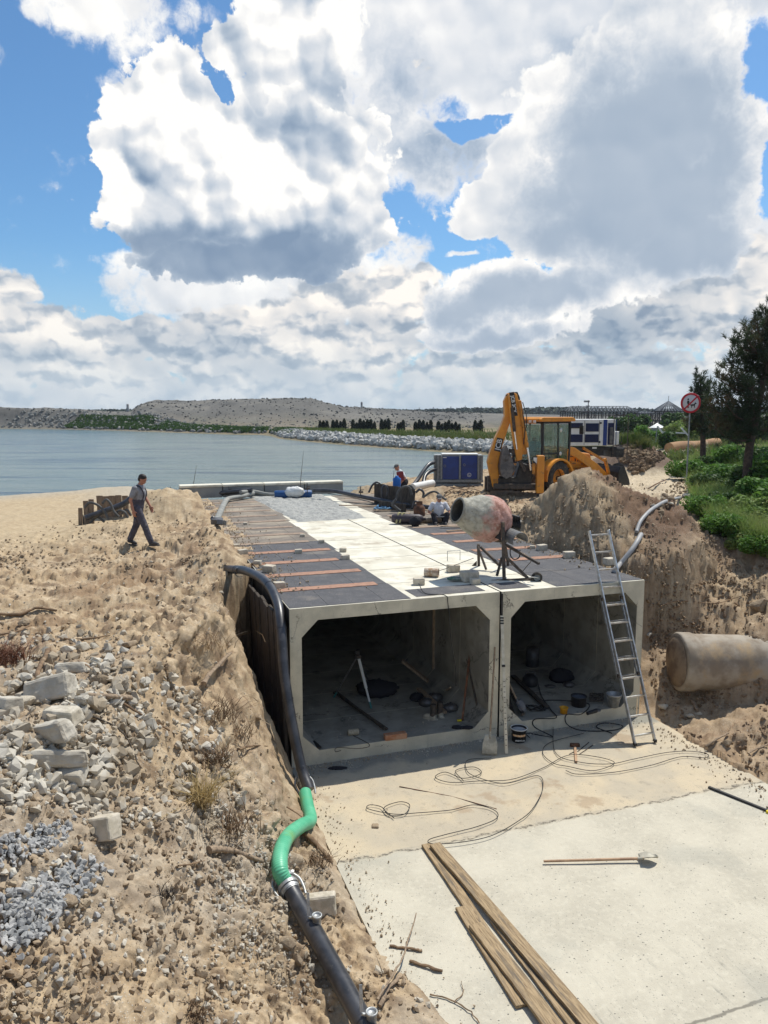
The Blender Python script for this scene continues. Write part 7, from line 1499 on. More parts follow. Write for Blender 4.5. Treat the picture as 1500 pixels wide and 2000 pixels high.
for k, (px, py) in enumerate(((846, 1406), (859, 1401))):
    t_ = thing('rubber_boot', ['crusted boot in the left opening, the left one of the pair', 'crusted boot in the left opening, the right one of the pair'][k], 'boot', U(px, py, ZI), R(150 - 25 * k), 'pair of boots'); m = MB(); m.tube([(.0, 0, .30), (0, 0, .16), (.01, 0, .08)], [.058, .052, .056], 14); m.build('shaft', DARKST, t_); m = MB(); m.tube([(-.05, 0, .055), (.05, 0, .06), (.14, 0, .045), (.19, 0, .035)], [.05, .054, .05, .032], 12, flat=1.0); m.build('foot', BLADE, t_); m = MB(); m.box((.06, 0, .012), (.29, .10, .025)); m.build('sole', BLADE, t_, bevel=.01)
t_ = thing('brick', 'orange brick-coloured block on the front floor of the left opening', 'brick', U(772, 1442, ZI), A - R(2)); m = MB(); m.box((0, 0, .045), (.40, .12, .10)); m.build('block', mat('orange_board', (.40, .17, .08), (.48, .27, .16), sc=9, bump=.3), t_, bevel=.006)
t_ = thing('twine_spool', 'spool of pale twine on the floor of the left opening', 'spool', U(690, 1430, ZI + .055), R(10)); m = MB(); Mr = Matrix.Rotation(math.pi / 2, 4, 'Y'); m.lathe([(.001, -.10), (.045, -.10)] + [(.055 + .004 * (i % 2), -.09 + .18 * i / 18) for i in range(19)] + [(.045, .10), (.001, .10)], 18, Mr); m.build('winding', mat('twine', (.45, .40, .30), (.30, .26, .18), sc=40), t_)
for k, (a, b_, w_, h_, lab, mt) in enumerate(((U(652, 1352, ZI + .03), U(756, 1424, ZI + .03), .04, .035, 'long dark bar on the floor under the tripod', DARKST), (U(656, 1350, ZI + .07), U(750, 1424, ZI + .06), .03, .03, 'second dark bar lying beside the first under the tripod', DARKST), (U(785, 1290, ZI + .55), U(836, 1330, ZI + .12), .16, .04, 'grey board leaning deep in the left opening', WOODG), (U(818, 1345, ZI + .12), U(868, 1392, ZI + .05), .10, .05, 'dark board behind the boots', WOODG),
                                             (W(3.70, .9, ZI + 1.15), W(3.30, .35, ZI + .02), .035, .035, 'reddish pole leaning at the right wall of the left opening', RUST), (W(3.66, .95, ZI + .98), W(3.62, .25, ZI + .02), .03, .03, 'thin dark pole crossing the reddish pole', DARKST), (W(3.64, 2.6, ZI + 2.2), W(3.64, 2.6, ZI), .05, .05, 'upright pale batten at the wall inside the left opening', WOODG))):
    m = MB(); m.bar(a, b_, w_, h_); tag(m.build('bar' if k != 2 else 'board', mt), lab, 'bar' if k not in (2, 3) else 'board')
sack(893, 1420, ZI, 'pair of black gloves at the sill of the left opening', BLKTR, .10, .07, .03, 31); sack(912, 1421, ZI, 'black glove with a yellow cuff at the sill of the left opening', BLKTR, .11, .06, .03, 32); m = MB(); m.box((0, 0, .03), (.08, .03, .03)); o = m.build('yellow_grip', MATS['yellow_paint'], None, loc=U(897, 1410, ZI)); tag(o, 'yellow grip end lying behind the black gloves', 'grip')
sack(735, 1345, ZI, 'black heap of cloth on the floor deep in the left opening', BLKTR, .42, .32, .16, 33)
shovel(W(3.25, .8, ZI + .5), U(868, 1350, ZI + .16), (0, -.5, 1), 'crusted shovel lying on the tools behind the boots', .2, .17, BLADE, WOODG)
for k, (a, b_) in enumerate(((814, 1362), (832, 1372), (850, 1362), (880, 1382))): sack(a, b_, ZI, ['dark tool bag behind the boots, leftmost', 'grey crumpled bag just behind the boots', 'grey crumpled bag under the crusted shovel', 'grey crumpled bag at the foot of the reddish pole'][k], GREYST if k else BLKTR, .14, .12, .09, 41 + k)
m = MB(); m.box((0, 0, 0), (.14, .30, .02), rot=(0, 0, .5)); o = m.build('trowel', BLKPAINT, None, loc=U(614, 1455, ZI + .03)); tag(o, 'dark worn sole-shaped scrap on the left sill', 'scrap'); sack(660, 1500, ZF, 'flat black scrap of felt on the shaded apron below the left sill', BLKTR, .16, .06, .02, 51)
hose('thin_wire', [U(690, 1436, ZI + .01), U(722, 1455, ZI + .01), U(700, 1462, ZI + .01), U(660, 1460, ZI + .02), U(655, 1468, ZI + .01), W(.85, -.03, ZI - .05)], .006, DARKST, 'thin wire on the sill of the left opening', 'wire', seg=5)

# ------------------------------------------------------------------ big concrete pipe in the right bank
def bigpipe():
    a, b_ = U(1322, 1292, -1.78), U(1520, 1306, -1.85) + Vector((.8, .3, 0)); b_ = a + (b_ - a).normalized() * 4.5; r_ = .56; m = MB(); d = (b_ - a).normalized(); n = 20
    t_ = thing('concrete_pipe', 'big earth-stained concrete pipe half buried in the right bank', 'pipe', a); q = d.to_track_quat('Z', 'Y').to_matrix().to_4x4(); m.lathe([(r_ - .07, .3), (r_ - .07, 0), (r_ - .06, -.0), (r_ + .005, .0), (r_ + .03, .04), (r_ + .03, .26), (r_, .34), (r_, 1.5), (r_, 3), (r_, 4.5)], 56, q)
    m.build('shell', mat('stained_concrete', (.38, .33, .26), (.25, .20, .145), sc=2.2, rough=.95, bump=.6, c3=(.40, .29, .17), sc3=1.6, t3=(.52, .68)), t_)
    m = MB(); m.lathe([(r_ - .055, -.01), (r_ - .12, -.05), (r_ * .5, -.085), (.001, -.09)], 40, q); m.build('shaded_end_cap', mat('end_cap_shade', (.25, .19, .13), (.14, .10, .07), sc=3, bump=.8), t_)  # cap for the rounded pipe end, its shade put into the dark colour
bigpipe()
def gpath(l, up, n=5):
    out = []
    for (a, b), (c, d) in zip(l[:-1], l[1:]):
        for k in range(n): out.append(G(a + (c - a) * k / n, b + (d - b) * k / n, up))
    out.append(G(*l[-1], up)); 
    for _ in range(3): out = [out[0]] + [(out[i - 1] + out[i] * 2 + out[i + 1]) / 4 for i in range(1, len(out) - 1)] + [out[-1]]
    return out
CND = mat('grey_plastic', (.30, .30, .30), (.38, .37, .35), sc=4, rough=.5)
hose('grey_conduit', gpath([(1336, 973), (1300, 982), (1270, 1000), (1250, 1022), (1243, 1043)], .05), .045, CND, 'grey plastic conduit curving over the right bank', 'pipe', n=2)
hose('grey_conduit', gpath([(1252, 1050), (1238, 1075), (1218, 1100), (1200, 1120)], .07), .055, CND, 'straight grey conduit sloping down behind the ladder top', 'pipe', n=2)

# ------------------------------------------------------------------ round sign
def sign():
    D = 34.0; c = UD(1349, 787, D); g0 = gz(c.x, D); t_ = thing('prohibition_sign', 'round red-rimmed no-dogs sign on a grey post beside the pine', 'sign', (c.x, D, g0)); h = c.z - g0; K = 1500 / D; r_ = 19.5 / K
    m = MB(); m.tube([(0, .04, -.2), (0, .04, h + .2)], .032, 12); m.build('post', GREYP, t_); Mw = Matrix.Translation((0, 0, h)) @ Matrix.Rotation(math.pi / 2, 4, 'X'); m = MB(); m.lathe([(.001, -.012), (r_, -.012), (r_, .0), (r_ * .99, .004), (.001, .004)], 44, Mw); pl = m.build('plate', mat('sign_face', (.60, .58, .60), rough=.45), t_)
    m = MB(); m.lathe([(r_ * .80, .005), (r_ * .80, .010), (r_ * 1.0, .010), (r_ * 1.0, -.014)], 44, Mw); m.box((0, 0, .007), (r_ * 1.70, r_ * .15, .006), Mw, rot=(0, 0, R(45))); m.build('red_ring', REDP, pl)
    def P(l, nm): 
        m = MB(); n = len(l); k = r_ / 20.0; m.add([Mw @ Vector((x * k, y * k, .006)) for x, y in l] + [Mw @ Vector((x * k, y * k, .0085)) for x, y in l], [tuple(range(n, 2 * n)), tuple(range(n - 1, -1, -1))] + [(i, (i + 1) % n, n + (i + 1) % n, n + i) for i in range(n)]); m.build(nm, BLKPAINT, pl)
    P([(-7, 4.5), (-4, 4.5), (-3, 3), (-3.5, -2), (-3.5, -10), (-6, -10), (-6.2, -2), (-7.6, 0)], 'man_figure'); P([(-6.6, 5.4), (-4.2, 5.4), (-3.9, 7), (-3.3, 7.8), (-5.0, 9.2), (-7.2, 7.6)], 'man_head'); P([(-3.6, 3), (1, -.5), (1, -1.2), (-3.6, 1.6)], 'arm_and_lead')
    P([(0, -3), (6.5, -2.2), (9, 1.2), (9.8, 1.6), (10, -.2), (12, -1), (11.6, -2), (9, -2.6), (8.4, -5), (9, -9.6), (7.8, -9.6), (6.6, -5.6), (3.5, -5.6), (2.4, -9.6), (1.2, -9.6), (1.6, -5.4), (.2, -5.6), (-1.2, -3.4)], 'dog_figure')
sign()
# ------------------------------------------------------------------ rubble, wood and roots on the banks
def pxm(p): 
    v = p - Vector((0, 0, HC)); return (v.y * CP - v.z * SP) / F     # metres per photo pixel at this point
RK = {}
def stone(px, py, w, lab, mt='pale', rz=None, asp=(1, .75, .6), blocky=False, grp='stones on the left bank'):
    p = G(px, py); s_ = w * pxm(p) / 2 * 1.15; rg_ = random.Random(int(px * 13 + py)); M_ = {'pale': STONE, 'brown': STONEB, 'white': WHITEB, 'blue': GRAVEL}[mt]
    if blocky:
        m = MB(); m.box((0, 0, 0), (2 * asp[0], 2 * asp[1], 2 * asp[2]), taper=rg_.uniform(.82, .97)); m.v = [tuple(c + rg_.uniform(-.10, .10) for c in v) for v in m.v]; o = m.build('stone', M_, None, bevel=.09, seg=2)
        for i_, v in enumerate(o.data.vertices): v.co *= s_
        o.modifiers['bevel'].width = .07 * s_ * 2
        sd = o.modifiers.new('sub', 'SUBSURF'); sd.subdivision_type = 'SIMPLE'; sd.levels = sd.render_levels = 3; dd = o.modifiers.new('chip', 'DISPLACE'); tx = bpy.data.textures.get('chips') or bpy.data.textures.new('chips', 'CLOUDS'); tx.noise_scale = .12; tx.noise_depth = 4; dd.texture = tx; dd.strength = .16 * s_
    else:
        me = rock_mesh(int(px * 7 + py * 3), 1.0, 1, .8); me.materials.append(M_); o = bpy.data.objects.new('stone', me); COL.objects.link(o); o.scale = (s_ * asp[0], s_ * asp[1] * 1.1, s_ * asp[2] * 1.2)
    o.location = p + Vector((0, 0, s_ * asp[2] * .35)); o.rotation_euler = (rg_.uniform(-.35, .35), rg_.uniform(-.35, .35), rz if rz is not None else rg_.uniform(0, 3)); return tag(o, lab, 'stone', grp)
SL = [(104, 1354, 78, 'largest grey-white broken block of the rubble heap at the left', 'pale', .1, (1, .7, .55), 1), (140, 1306, 56, 'flat pale slab lying above the largest block', 'pale', .2, (1, .6, .28), 1), (52, 1372, 44, 'rounded white stone left of the largest block', 'white', None, (1, .8, .7), 0), (158, 1378, 50, 'grey broken stone right of the largest block', 'pale', None, (1, .8, .6), 0),
      (122, 1404, 62, 'white slab with a flat face below the largest block', 'white', -.1, (1, .6, .5), 1), (92, 1436, 112, 'long rough concrete slab slanting below the white slab', 'pale', -.45, (1, .36, .32), 1), (106, 1486, 112, 'long squared concrete beam at the foot of the rubble heap', 'pale', .35, (1, .32, .30), 1), (250, 1304, 26, 'white pointed stone alone on the upper slope', 'white', None, (1, .9, .9), 0),
      (184, 1266, 24, 'small white stone, right one of two at the top of the rubble', 'white', None, (1, .7, .6), 0), (158, 1268, 30, 'longish white stone, left one of two at the top of the rubble', 'white', -.6, (1, .5, .5), 1), (90, 1250, 20, 'small round stone at the upper left of the rubble', 'pale', None, (1, .8, .7), 0), (196, 1334, 38, 'brown stone right of the flat slab', 'brown', None, (1, .9, .8), 0),
      (244, 1262, 38, 'flat earthy slab right of the two white stones', 'brown', -.3, (1, .7, .25), 1), (376, 1392, 24, 'small split stone alone near the trench edge', 'white', None, (1, .8, .8), 0), (272, 1454, 22, 'small white wedge in the middle of the slope', 'white', None, (1, .8, .8), 0), (264, 1526, 42, 'half brown half white stone in the middle of the slope', 'brown', None, (1, .7, .6), 0), (48, 1222, 32, 'earthy stone at the left edge beside the long root', 'brown', None, (1, .8, .7), 0),
      (140, 1512, 50, 'pale crumbling block below the squared beam', 'pale', None, (1, .9, .5), 1), (172, 1534, 40, 'rounded pale stone right of the crumbling block', 'pale', None, (1, .8, .6), 0), (506, 1404, 36, 'smooth stone lying in the shaded trench', 'brown', None, (1, .7, .4), 0), (203, 1623, 54, 'tan squared stone above the blue gravel', 'white', -.35, (1, .65, .7), 1), (133, 1767, 38, 'brown angular stone at the right rim of the blue gravel', 'brown', None, (1, .9, .8), 0),
      (137, 1805, 30, 'brown upright stone below the blue gravel rim', 'brown', None, (.8, .7, 1.1), 0), (163, 1773, 24, 'small brown stone next to the brown angular one', 'brown', None, (1, .8, .8), 0), (117, 1917, 28, 'single blue-grey stone near the lower boot trough', 'blue', None, (1, .7, .5), 0), (627, 1773, 54, 'white sawn block just right of the black pipe', 'white', .05, (1, .45, .62), 1), (560, 1848, 38, 'tan angular stone left of the black pipe', 'brown', None, (1, .9, .8), 0),
      (585, 1877, 28, 'brown stone below the tan one left of the black pipe', 'brown', None, (1, .9, 1), 0), (610, 1895, 24, 'grey stone touching the left side of the black pipe', 'pale', None, (1, .8, .8), 0), (737, 1898, 28, 'white-topped stone right of the lower black pipe', 'white', None, (1, .8, .5), 0), (30, 1340, 34, 'pale stone cut by the left edge of the picture', 'pale', None, (1, .8, .6), 0), (18, 1380, 40, 'pale blocky stone at the left edge under the rubble', 'pale', None, (1, .8, .6), 1),
      (180, 1405, 30, 'dirty stone right of the white slab', 'brown', None, (1, .8, .6), 0), (70, 1320, 30, 'pale stone behind the largest block', 'pale', None, (1, .8, .6), 0), (210, 1440, 20, 'small pale stone beside the thin dark stick', 'pale', None, (1, .8, .7), 0), (500, 1590, 22, 'pale stone left of the upper coupling', 'pale', None, (1, .8, .6), 0), (455, 1725, 22, 'white chip by the pale split log', 'white', None, (1, .8, .6), 0), (350, 1640, 16, 'small white pebble under the straw tuft', 'white', None, (1, .8, .6), 0)]
for px, py, w, lab, mt_, rz, asp, bl in SL: stone(px, py, w, lab, mt_, rz, asp, bool(bl))
for px, py, w, lab, mt_ in ((1297, 1383, 24, 'white-topped stone on the pit floor right of the ladder', 'white'), (1349, 1402, 20, 'pale stone under the big concrete pipe', 'white'), (1364, 1396, 15, 'small white stone under the big concrete pipe', 'white'), (1269, 1241, 16, 'stone wedged beside the right culvert corner', 'pale'), (1488, 1187, 52, 'large earth-coloured slab above the big concrete pipe', 'brown'), (1342, 972, 28, 'pale flat rock at the top of the grey conduit', 'white'), (1275, 990, 16, 'pale rock beside the grey conduit bend', 'white'), (1310, 985, 14, 'small pale rock below the flat rock', 'white'), (1330, 1345, 26, 'earthy rock at the left end of the big concrete pipe', 'brown'), (1420, 1455, 24, 'earthy clod at the right edge of the apron', 'brown')):
    stone(px, py, w, lab, mt_, None, (1, .8, .6), False, 'stones on the right bank')
# loose material nobody could count
def scatter(n, region, seed, smin, smax, pw=2.2, sink=.2, dens=None):
    """random points of the ground seen inside a photo polygon"""
    r_ = np.random.default_rng(seed); P = np.array(region, float); x0, y0 = P.min(0); x1, y1 = P.max(0); pts = []; szs = []
    xs = r_.uniform(x0, x1, n * 2); ys = r_.uniform(y0, y1, n * 2); ins = np.zeros(n * 2, bool)
    for i in range(len(P)):
        a, b_ = P[i], P[(i + 1) % len(P)]; c = ((a[1] > ys) != (b_[1] > ys)) & (xs < (b_[0] - a[0]) * (ys - a[1]) / (b_[1] - a[1] + 1e-9) + a[0]); ins ^= c
    xs, ys = xs[ins][:n], ys[ins][:n]; g0 = r_.uniform(0, 1, len(xs))
    X, Y, Z = hits(xs, ys); s_, t_ = ST(X, Y); ok = (Z > -2.9) & (fbm(X, Y, .9, 3, seed % 50) + r_.uniform(-.35, .35, len(X)) > -.05 - .5 * (smin > .015)) & ~((s_ > .0) & (s_ < S_END) & (t_ > -9) & (t_ < T_END) & ((t_ < 0) & (Z < ZF + .06) | (t_ > 0)))
    sz = (smin + (smax - smin) * g0 ** pw); return np.stack([X, Y, Z + sz * sink], 1)[ok], sz[ok]
def stuff_rocks(name, n, region, seed, a, b_, mt, lab, **k): p, s_ = scatter(n, region, seed, a, b_, **k); return rubble(name, p, s_, mt, lab, seed=seed)
CLOD = mat('soil_clod', (.37, .285, .19), (.27, .20, .13), sc=2, rough=1, bump=.6, bsc=30, c3=(.42, .34, .23), sc3=1.2)
CHIP = mat('limestone_chip', (.54, .50, .42), (.42, .37, .29), sc=2, rough=1, c3=(.33, .27, .19), sc3=1.4, t3=(.45, .6))
LB = [(0, 1080), (440, 1100), (455, 1300), (540, 1510), (610, 1640), (690, 1800), (860, 1990), (0, 1995)]
stuff_rocks('soil_clods', 9000, LB, 301, .005, .050, CLOD, 'loose earth clods strewn over the left bank', pw=4.5)
stuff_rocks('stone_chips', 5200, [(0, 1230), (260, 1240), (420, 1400), (480, 1560), (420, 1620), (220, 1620), (0, 1580)], 302, .006, .085, CHIP, 'pale stone chips on the rubble slope', pw=4.5)
stuff_rocks('stone_chips', 3800, [(380, 1560), (560, 1640), (700, 1900), (600, 2000), (400, 2000), (420, 1750)], 303, .004, .035, CHIP, 'pale grit along the black pipe', pw=3)
stuff_rocks('stone_chips', 2200, LB, 304, .006, .05, CHIP, 'scattered pale chips over the whole left bank', pw=3)
stuff_rocks('blue_gravel', 160, [(0, 1590), (200, 1600), (240, 1760), (150, 1900), (0, 1950)], 321, .015, .040, GRAVEL, 'stray blue-grey gravel around the two heaps', pw=1.5, sink=.15)
stuff_rocks('broken_stones', 260, [(0, 1300), (200, 1250), (290, 1330), (300, 1480), (200, 1570), (0, 1560)], 320, .035, .12, CHIP, 'half buried broken stones on the rubble slope', pw=2.2, sink=.1)
stuff_rocks('blue_gravel', 170, [(0, 1640), (60, 1615), (140, 1608), (140, 1635), (60, 1680), (0, 1700)], 305, .018, .042, GRAVEL, 'upper patch of blue-grey gravel at the left', pw=1, sink=.5)
stuff_rocks('blue_gravel', 520, [(0, 1755), (80, 1710), (180, 1680), (205, 1725), (120, 1780), (90, 1835), (0, 1860)], 306, .018, .046, GRAVEL, 'lower heap of blue-grey gravel at the left', pw=1, sink=.6)
stuff_rocks('soil_clods', 4500, [(1265, 1150), (1500, 1100), (1500, 1520), (1290, 1410), (1265, 1300)], 307, .006, .06, mat('dark_clod', (.26, .18, .11), (.16, .11, .07), sc=2, rough=1, bump=.6, c3=(.36, .28, .18), sc3=1.2), 'loose dark clods on the right bank', pw=4)
stuff_rocks('soil_clods', 6000, [(1000, 1060), (1150, 920), (1320, 960), (1500, 1090), (1500, 1160), (1270, 1140), (1100, 1085)], 308, .006, .05, CLOD, 'loose clods on the heap behind the mixer', pw=4.5)
stuff_rocks('soil_clods', 2500, [(0, 1050), (220, 1000), (300, 960), (420, 1030), (440, 1100), (0, 1120)], 309, .006, .05, CLOD, 'loose clods around the walking man', pw=3.2)
stuff_rocks('soil_clods', 1800, [(870, 960), (1000, 960), (1060, 1010), (960, 1050), (880, 1010)], 310, .01, .07, CLOD, 'loose clods in front of the backhoe', pw=2.6)
stuff_rocks('road_debris', 700, [(1300, 960), (1345, 910), (1350, 960), (1280, 1010)], 311, .015, .11, CLOD, 'clods and debris beside the dirt road', pw=2.6)
stuff_rocks('heap_rubble', 1200, [(1205, 890), (1225, 850), (1250, 850), (1300, 895), (1240, 930)], 312, .02, .22, MATS['dark_clod'], 'rubble on the brown heap beyond the bucket', pw=2.2)
def crumbs(name, n, fs, ft, a, b_, mt, lab, seed, z0=ZF, pw=3):
    r_ = np.random.default_rng(seed); s_, t_ = fs(r_, n), ft(r_, n); P = np.stack([P0[0] + s_ * CA - t_ * SA, P0[1] + s_ * SA + t_ * CA], 1); sz = a + (b_ - a) * r_.uniform(0, 1, n) ** pw
    rubble(name, np.concatenate([P, (z0 + .012 + sz * .25)[:, None]], 1), sz, mt, lab, seed=seed)
crumbs('soil_crumbs', 900, lambda r, n: np.abs(r.exponential(.13, n)) + .04 + .3 * r.uniform(0, 1, n) ** 6, lambda r, n: r.uniform(-9, -.2, n), .003, .022, CLOD, 'crumbs of soil spilled along the left edge of the apron', 601)
crumbs('soil_crumbs', 700, lambda r, n: S_END + .05 - np.abs(r.exponential(.18, n)), lambda r, n: r.uniform(-6, -.4, n), .004, .03, CLOD, 'crumbs of soil spilled along the right edge of the apron', 602)
crumbs('grey_grit', 1800, lambda r, n: r.uniform(.1, S_END - .1, n), lambda r, n: -np.abs(r.exponential(.13, n)) - .02, .004, .022, CHIP, 'grey grit at the foot of the culvert face', 603, pw=4)
crumbs('sand_crumbs', 1500, lambda r, n: np.abs(r.exponential(.25, n)) + .08, lambda r, n: r.uniform(1, 16, n), .004, .03, CLOD, 'sand and crumbs along the left margin of the deck', 604, z0=.012)
crumbs('sand_crumbs', 900, lambda r, n: S_END - .08 - np.abs(r.exponential(.22, n)), lambda r, n: r.uniform(1, 16, n), .004, .035, CLOD, 'sand and crumbs along the right margin of the deck', 605, z0=.012)
crumbs('floor_grit', 900, lambda r, n: r.uniform(.5, S_END - .5, n), lambda r, n: r.uniform(.05, 5, n), .004, .02, CHIP, 'grit on the floors of the openings', 606, z0=ZF + .25, pw=4)
# wood: splintered pieces, sticks and roots
def stick(pts, r0, r1, lab, mt=WOODG, name='stick', up=.04, n=5, twist=.009):
    P = [G(a, b, up) for a, b in pts]; P = spline(P, n) if len(P) > 2 else [P[0].lerp(P[1], k / 6) for k in range(7)]; rg_ = random.Random(int(pts[0][0] * 3 + pts[0][1])); P = [p + Vector((rg_.uniform(-1, 1), rg_.uniform(-1, 1), rg_.uniform(-.5, 1))) * twist for p in P]
    m = MB(); m.tube(P, [(r0 + (r1 - r0) * k / (len(P) - 1)) * rg_.uniform(.85, 1.15) for k in range(len(P))], 7, flat=.7); return tag(m.build(name, mt), lab, name.replace('_', ' '))
stick([(397, 1348), (420, 1318), (450, 1288)], .045, .03, 'splintered pale piece of plank standing at the trench edge', WOODG, 'wood_splinter', .10)
stick([(172, 1366), (215, 1368), (256, 1372)], .03, .045, 'weathered split log lying right of the rubble', WOODG, 'wood_splinter', .05)
stick([(68, 1356), (78, 1315), (96, 1282)], .025, .035, 'reddish root standing left of the largest block', ROOTM, 'root', .08)
stick([(235, 1375), (280, 1402), (332, 1432)], .022, .014, 'brown root running down the slope from the split log', ROOTM, 'root', .03)
stick([(0, 1204), (40, 1204), (75, 1192), (110, 1198)], .035, .025, 'long dark root along the bank at the left edge', ROOTM, 'root', .04)
stick([(125, 1252), (170, 1252), (215, 1245)], .022, .015, 'thin root above the two white stones', ROOTM, 'root', .03)
stick([(180, 1408), (230, 1430), (255, 1465), (270, 1502)], .014, .010, 'thin dark bent stick in the middle of the slope', DARKWD, 'stick', .05)
stick([(0, 1245), (30, 1240), (60, 1228)], .02, .014, 'reddish stick at the left edge below the long root', ROOTM, 'stick', .04)
stick([(155, 1300), (200, 1330)], .012, .008, 'thin twig across the flat pale slab', ROOTM, 'stick', .06)
stick([(465, 1470), (495, 1462), (522, 1463)], .022, .014, 'reddish root end poking into the trench', ROOTM, 'root', .04)
stick([(410, 1668), (450, 1670), (512, 1690)], .05, .035, 'pale split log lying left of the green hose', WOODG, 'wood_splinter', .05)
stick([(592, 1630), (620, 1655), (650, 1690)], .04, .03, 'thick brown root at the apron edge right of the green hose', ROOTM, 'root', .04)
stick([(560, 1580), (590, 1600)], .014, .010, 'brown twig left of the green hose top', ROOTM, 'stick', .04)
stick([(350, 1700), (400, 1690)], .01, .008, 'thin twig beside the pale split log', ROOTM, 'stick', .04)
stick([(735, 1975), (765, 1930), (790, 1880), (813, 1802)], .014, .007, 'long thin bent twig rising right of the lower pipe', WOODG, 'stick', .12)
stick([(742, 1970), (760, 1935), (782, 1915)], .03, .02, 'pale flat piece of wood under the long twig', WOODG, 'wood_splinter', .04)
stick([(760, 1850), (800, 1856), (824, 1860)], .016, .018, 'reddish broken branch on the apron edge, upper one', ROOTM, 'stick', .018)
stick([(800, 1880), (830, 1890), (863, 1900)], .020, .018, 'reddish broken branch on the apron edge, lower one', ROOTM, 'stick', .02)
stick([(840, 1945), (880, 1955), (915, 1975), (935, 2000)], .010, .006, 'thin branching twig at the bottom edge on the apron', ROOTM, 'stick', .012); stick([(890, 1958), (905, 1940), (900, 1920)], .006, .003, 'fine side twig at the bottom edge', ROOTM, 'stick', .012)
stick([(1380, 1462), (1400, 1448), (1422, 1436)], .025, .02, 'broken stick on the soil right of the apron', WOODG, 'stick', .04)
stick([(1460, 1475), (1480, 1466), (1500, 1458)], .02, .016, 'pale stick at the right edge above the apron corner', WOODG, 'stick', .04)
stick([(1290, 1185), (1330, 1175), (1400, 1180), (1450, 1165)], .018, .012, 'long root sticking out of the right cut bank', ROOTM, 'root', .02)
stick([(1350, 1372), (1362, 1392)], .04, .035, 'short board end under the big concrete pipe', WOODG, 'wood_splinter', .06)
stick([(1265, 958), (1290, 944), (1302, 940)], .03, .03, 'rusty bent scrap on the ground right of the front bucket', RUST, 'scrap', .06)
for k, (a, b_, c, d) in enumerate(((868, 968, 905, 958), (880, 958, 930, 972), (895, 974, 925, 955), (905, 962, 940, 966), (870, 975, 900, 966))): stick([(a, b_), ((a + c) / 2, (b_ + d) / 2 - 3), (c, d)], .03, .02, ['root lying in the brush pile left of the backhoe, leftmost', 'root crossing the brush pile left of the backhoe', 'short upright root in the brush pile', 'root at the right of the brush pile', 'low root at the front of the brush pile'][k], ROOTM, 'root', .12)
def tuft(px, py, n, h, mt, lab, name='straw_tuft', spread=.12, cat='tuft', lean=.9):
    p = G(px, py); r_ = np.random.default_rng(int(px)); b_ = np.stack([r_.normal(0, spread, n), r_.normal(0, spread, n), np.zeros(n)], 1); v, f = blades(n, b_, h, .012, r_, lean); o = np_mesh(name, v, f, mt, False); o.location = p; return tag(o, lab, cat)
tuft(393, 1572, 170, .34, DRYM, 'golden dry straw tuft on the slope', spread=.07); tuft(400, 1262, 150, .28, mat('dry_roots', (.30, .20, .12), (.40, .30, .19), sc=3), 'bristly dry root mat at the trench edge', 'root_mat', .20)
tuft(412, 1488, 150, .2, ROOTM, 'dark tangled root ball on the slope', 'root_ball', .12); tuft(12, 1292, 260, .22, mat('rust_brown_roots', (.20, .085, .045), (.13, .06, .035), sc=3), 'rust-brown root ball at the left edge', 'root_ball', .13); tuft(425, 1400, 90, .25, ROOTM, 'dark fibrous roots hanging into the trench', 'root_mat', .18); tuft(470, 1440, 80, .22, ROOTM, 'brown fibrous roots near the shaded trench floor', 'root_mat', .15)
tuft(445, 1625, 160, .22, ROOTM, 'dark rootlets beside the hollow left of the green hose', 'root_mat', .15); tuft(323, 1752, 60, .10, DARKWD, 'charred dark piece of bark on the slope', 'bark_piece', .035); tuft(620, 1690, 70, .16, ROOTM, 'fine roots hanging over the apron edge', 'root_mat', .10); tuft(380, 1985, 60, .1, ROOTM, 'small dry weed near the bottom edge', 'dry_weed', .06)

# ------------------------------------------------------------------ green bank on the right
SOILTOP = 1
bl = [(1345, 925, 'g', 1.0, 'leafy bush at the foot of the sign post'), (1385, 915, 'd', 1.1, 'dark leafy bush right of the sign post'), (1430, 905, 'g', 1.25, 'broad leafy bush left of the pine trunk'), (1480, 910, 'd', 1.3, 'dark bush right of the pine trunk'), (1372, 950, 'd', .9, 'low dark bush on the bank below the sign'), (1420, 945, 'g', 1.1, 'bright bush in the middle of the bank'),
      (1470, 950, 'd', 1.1, 'dark bush under the pine'), (1500, 985, 'g', 1.1, 'bush cut by the right edge below the pine'), (1400, 985, 'd', .75, 'dark broad-leaved bush at the bank edge'), (1380, 1000, 'g', .75, 'bright bush at the bank edge above the conduit'), (1440, 1000, 'y', .8, 'yellowish bush in the lower bank'), (1480, 1030, 'y', .8, 'yellow-green bush at the right, second lowest'), (1420, 1035, 'g', .62, 'small bush at the foot of the green bank'),
      (1460, 1062, 'y', .55, 'low weedy bush at the foot of the green bank'), (1495, 1075, 'g', .55, 'lowest bush at the right edge'), (1530, 940, 'g', 1.4, 'tall bush beyond the right edge'), (1540, 1020, 'y', 1.0, 'yellowish bush beyond the right edge')]
for k, (px, py, kd, s_, lab) in enumerate(bl):
    p = G(px, min(py + 12, 1085)); t_ = bush(px, py, (s_, s_, s_ * .85), kd + 'n', lab, 'bushes on the right bank', y=None, n=5200, leaf=.085); t_.location = p + Vector((0, 0, -.05))
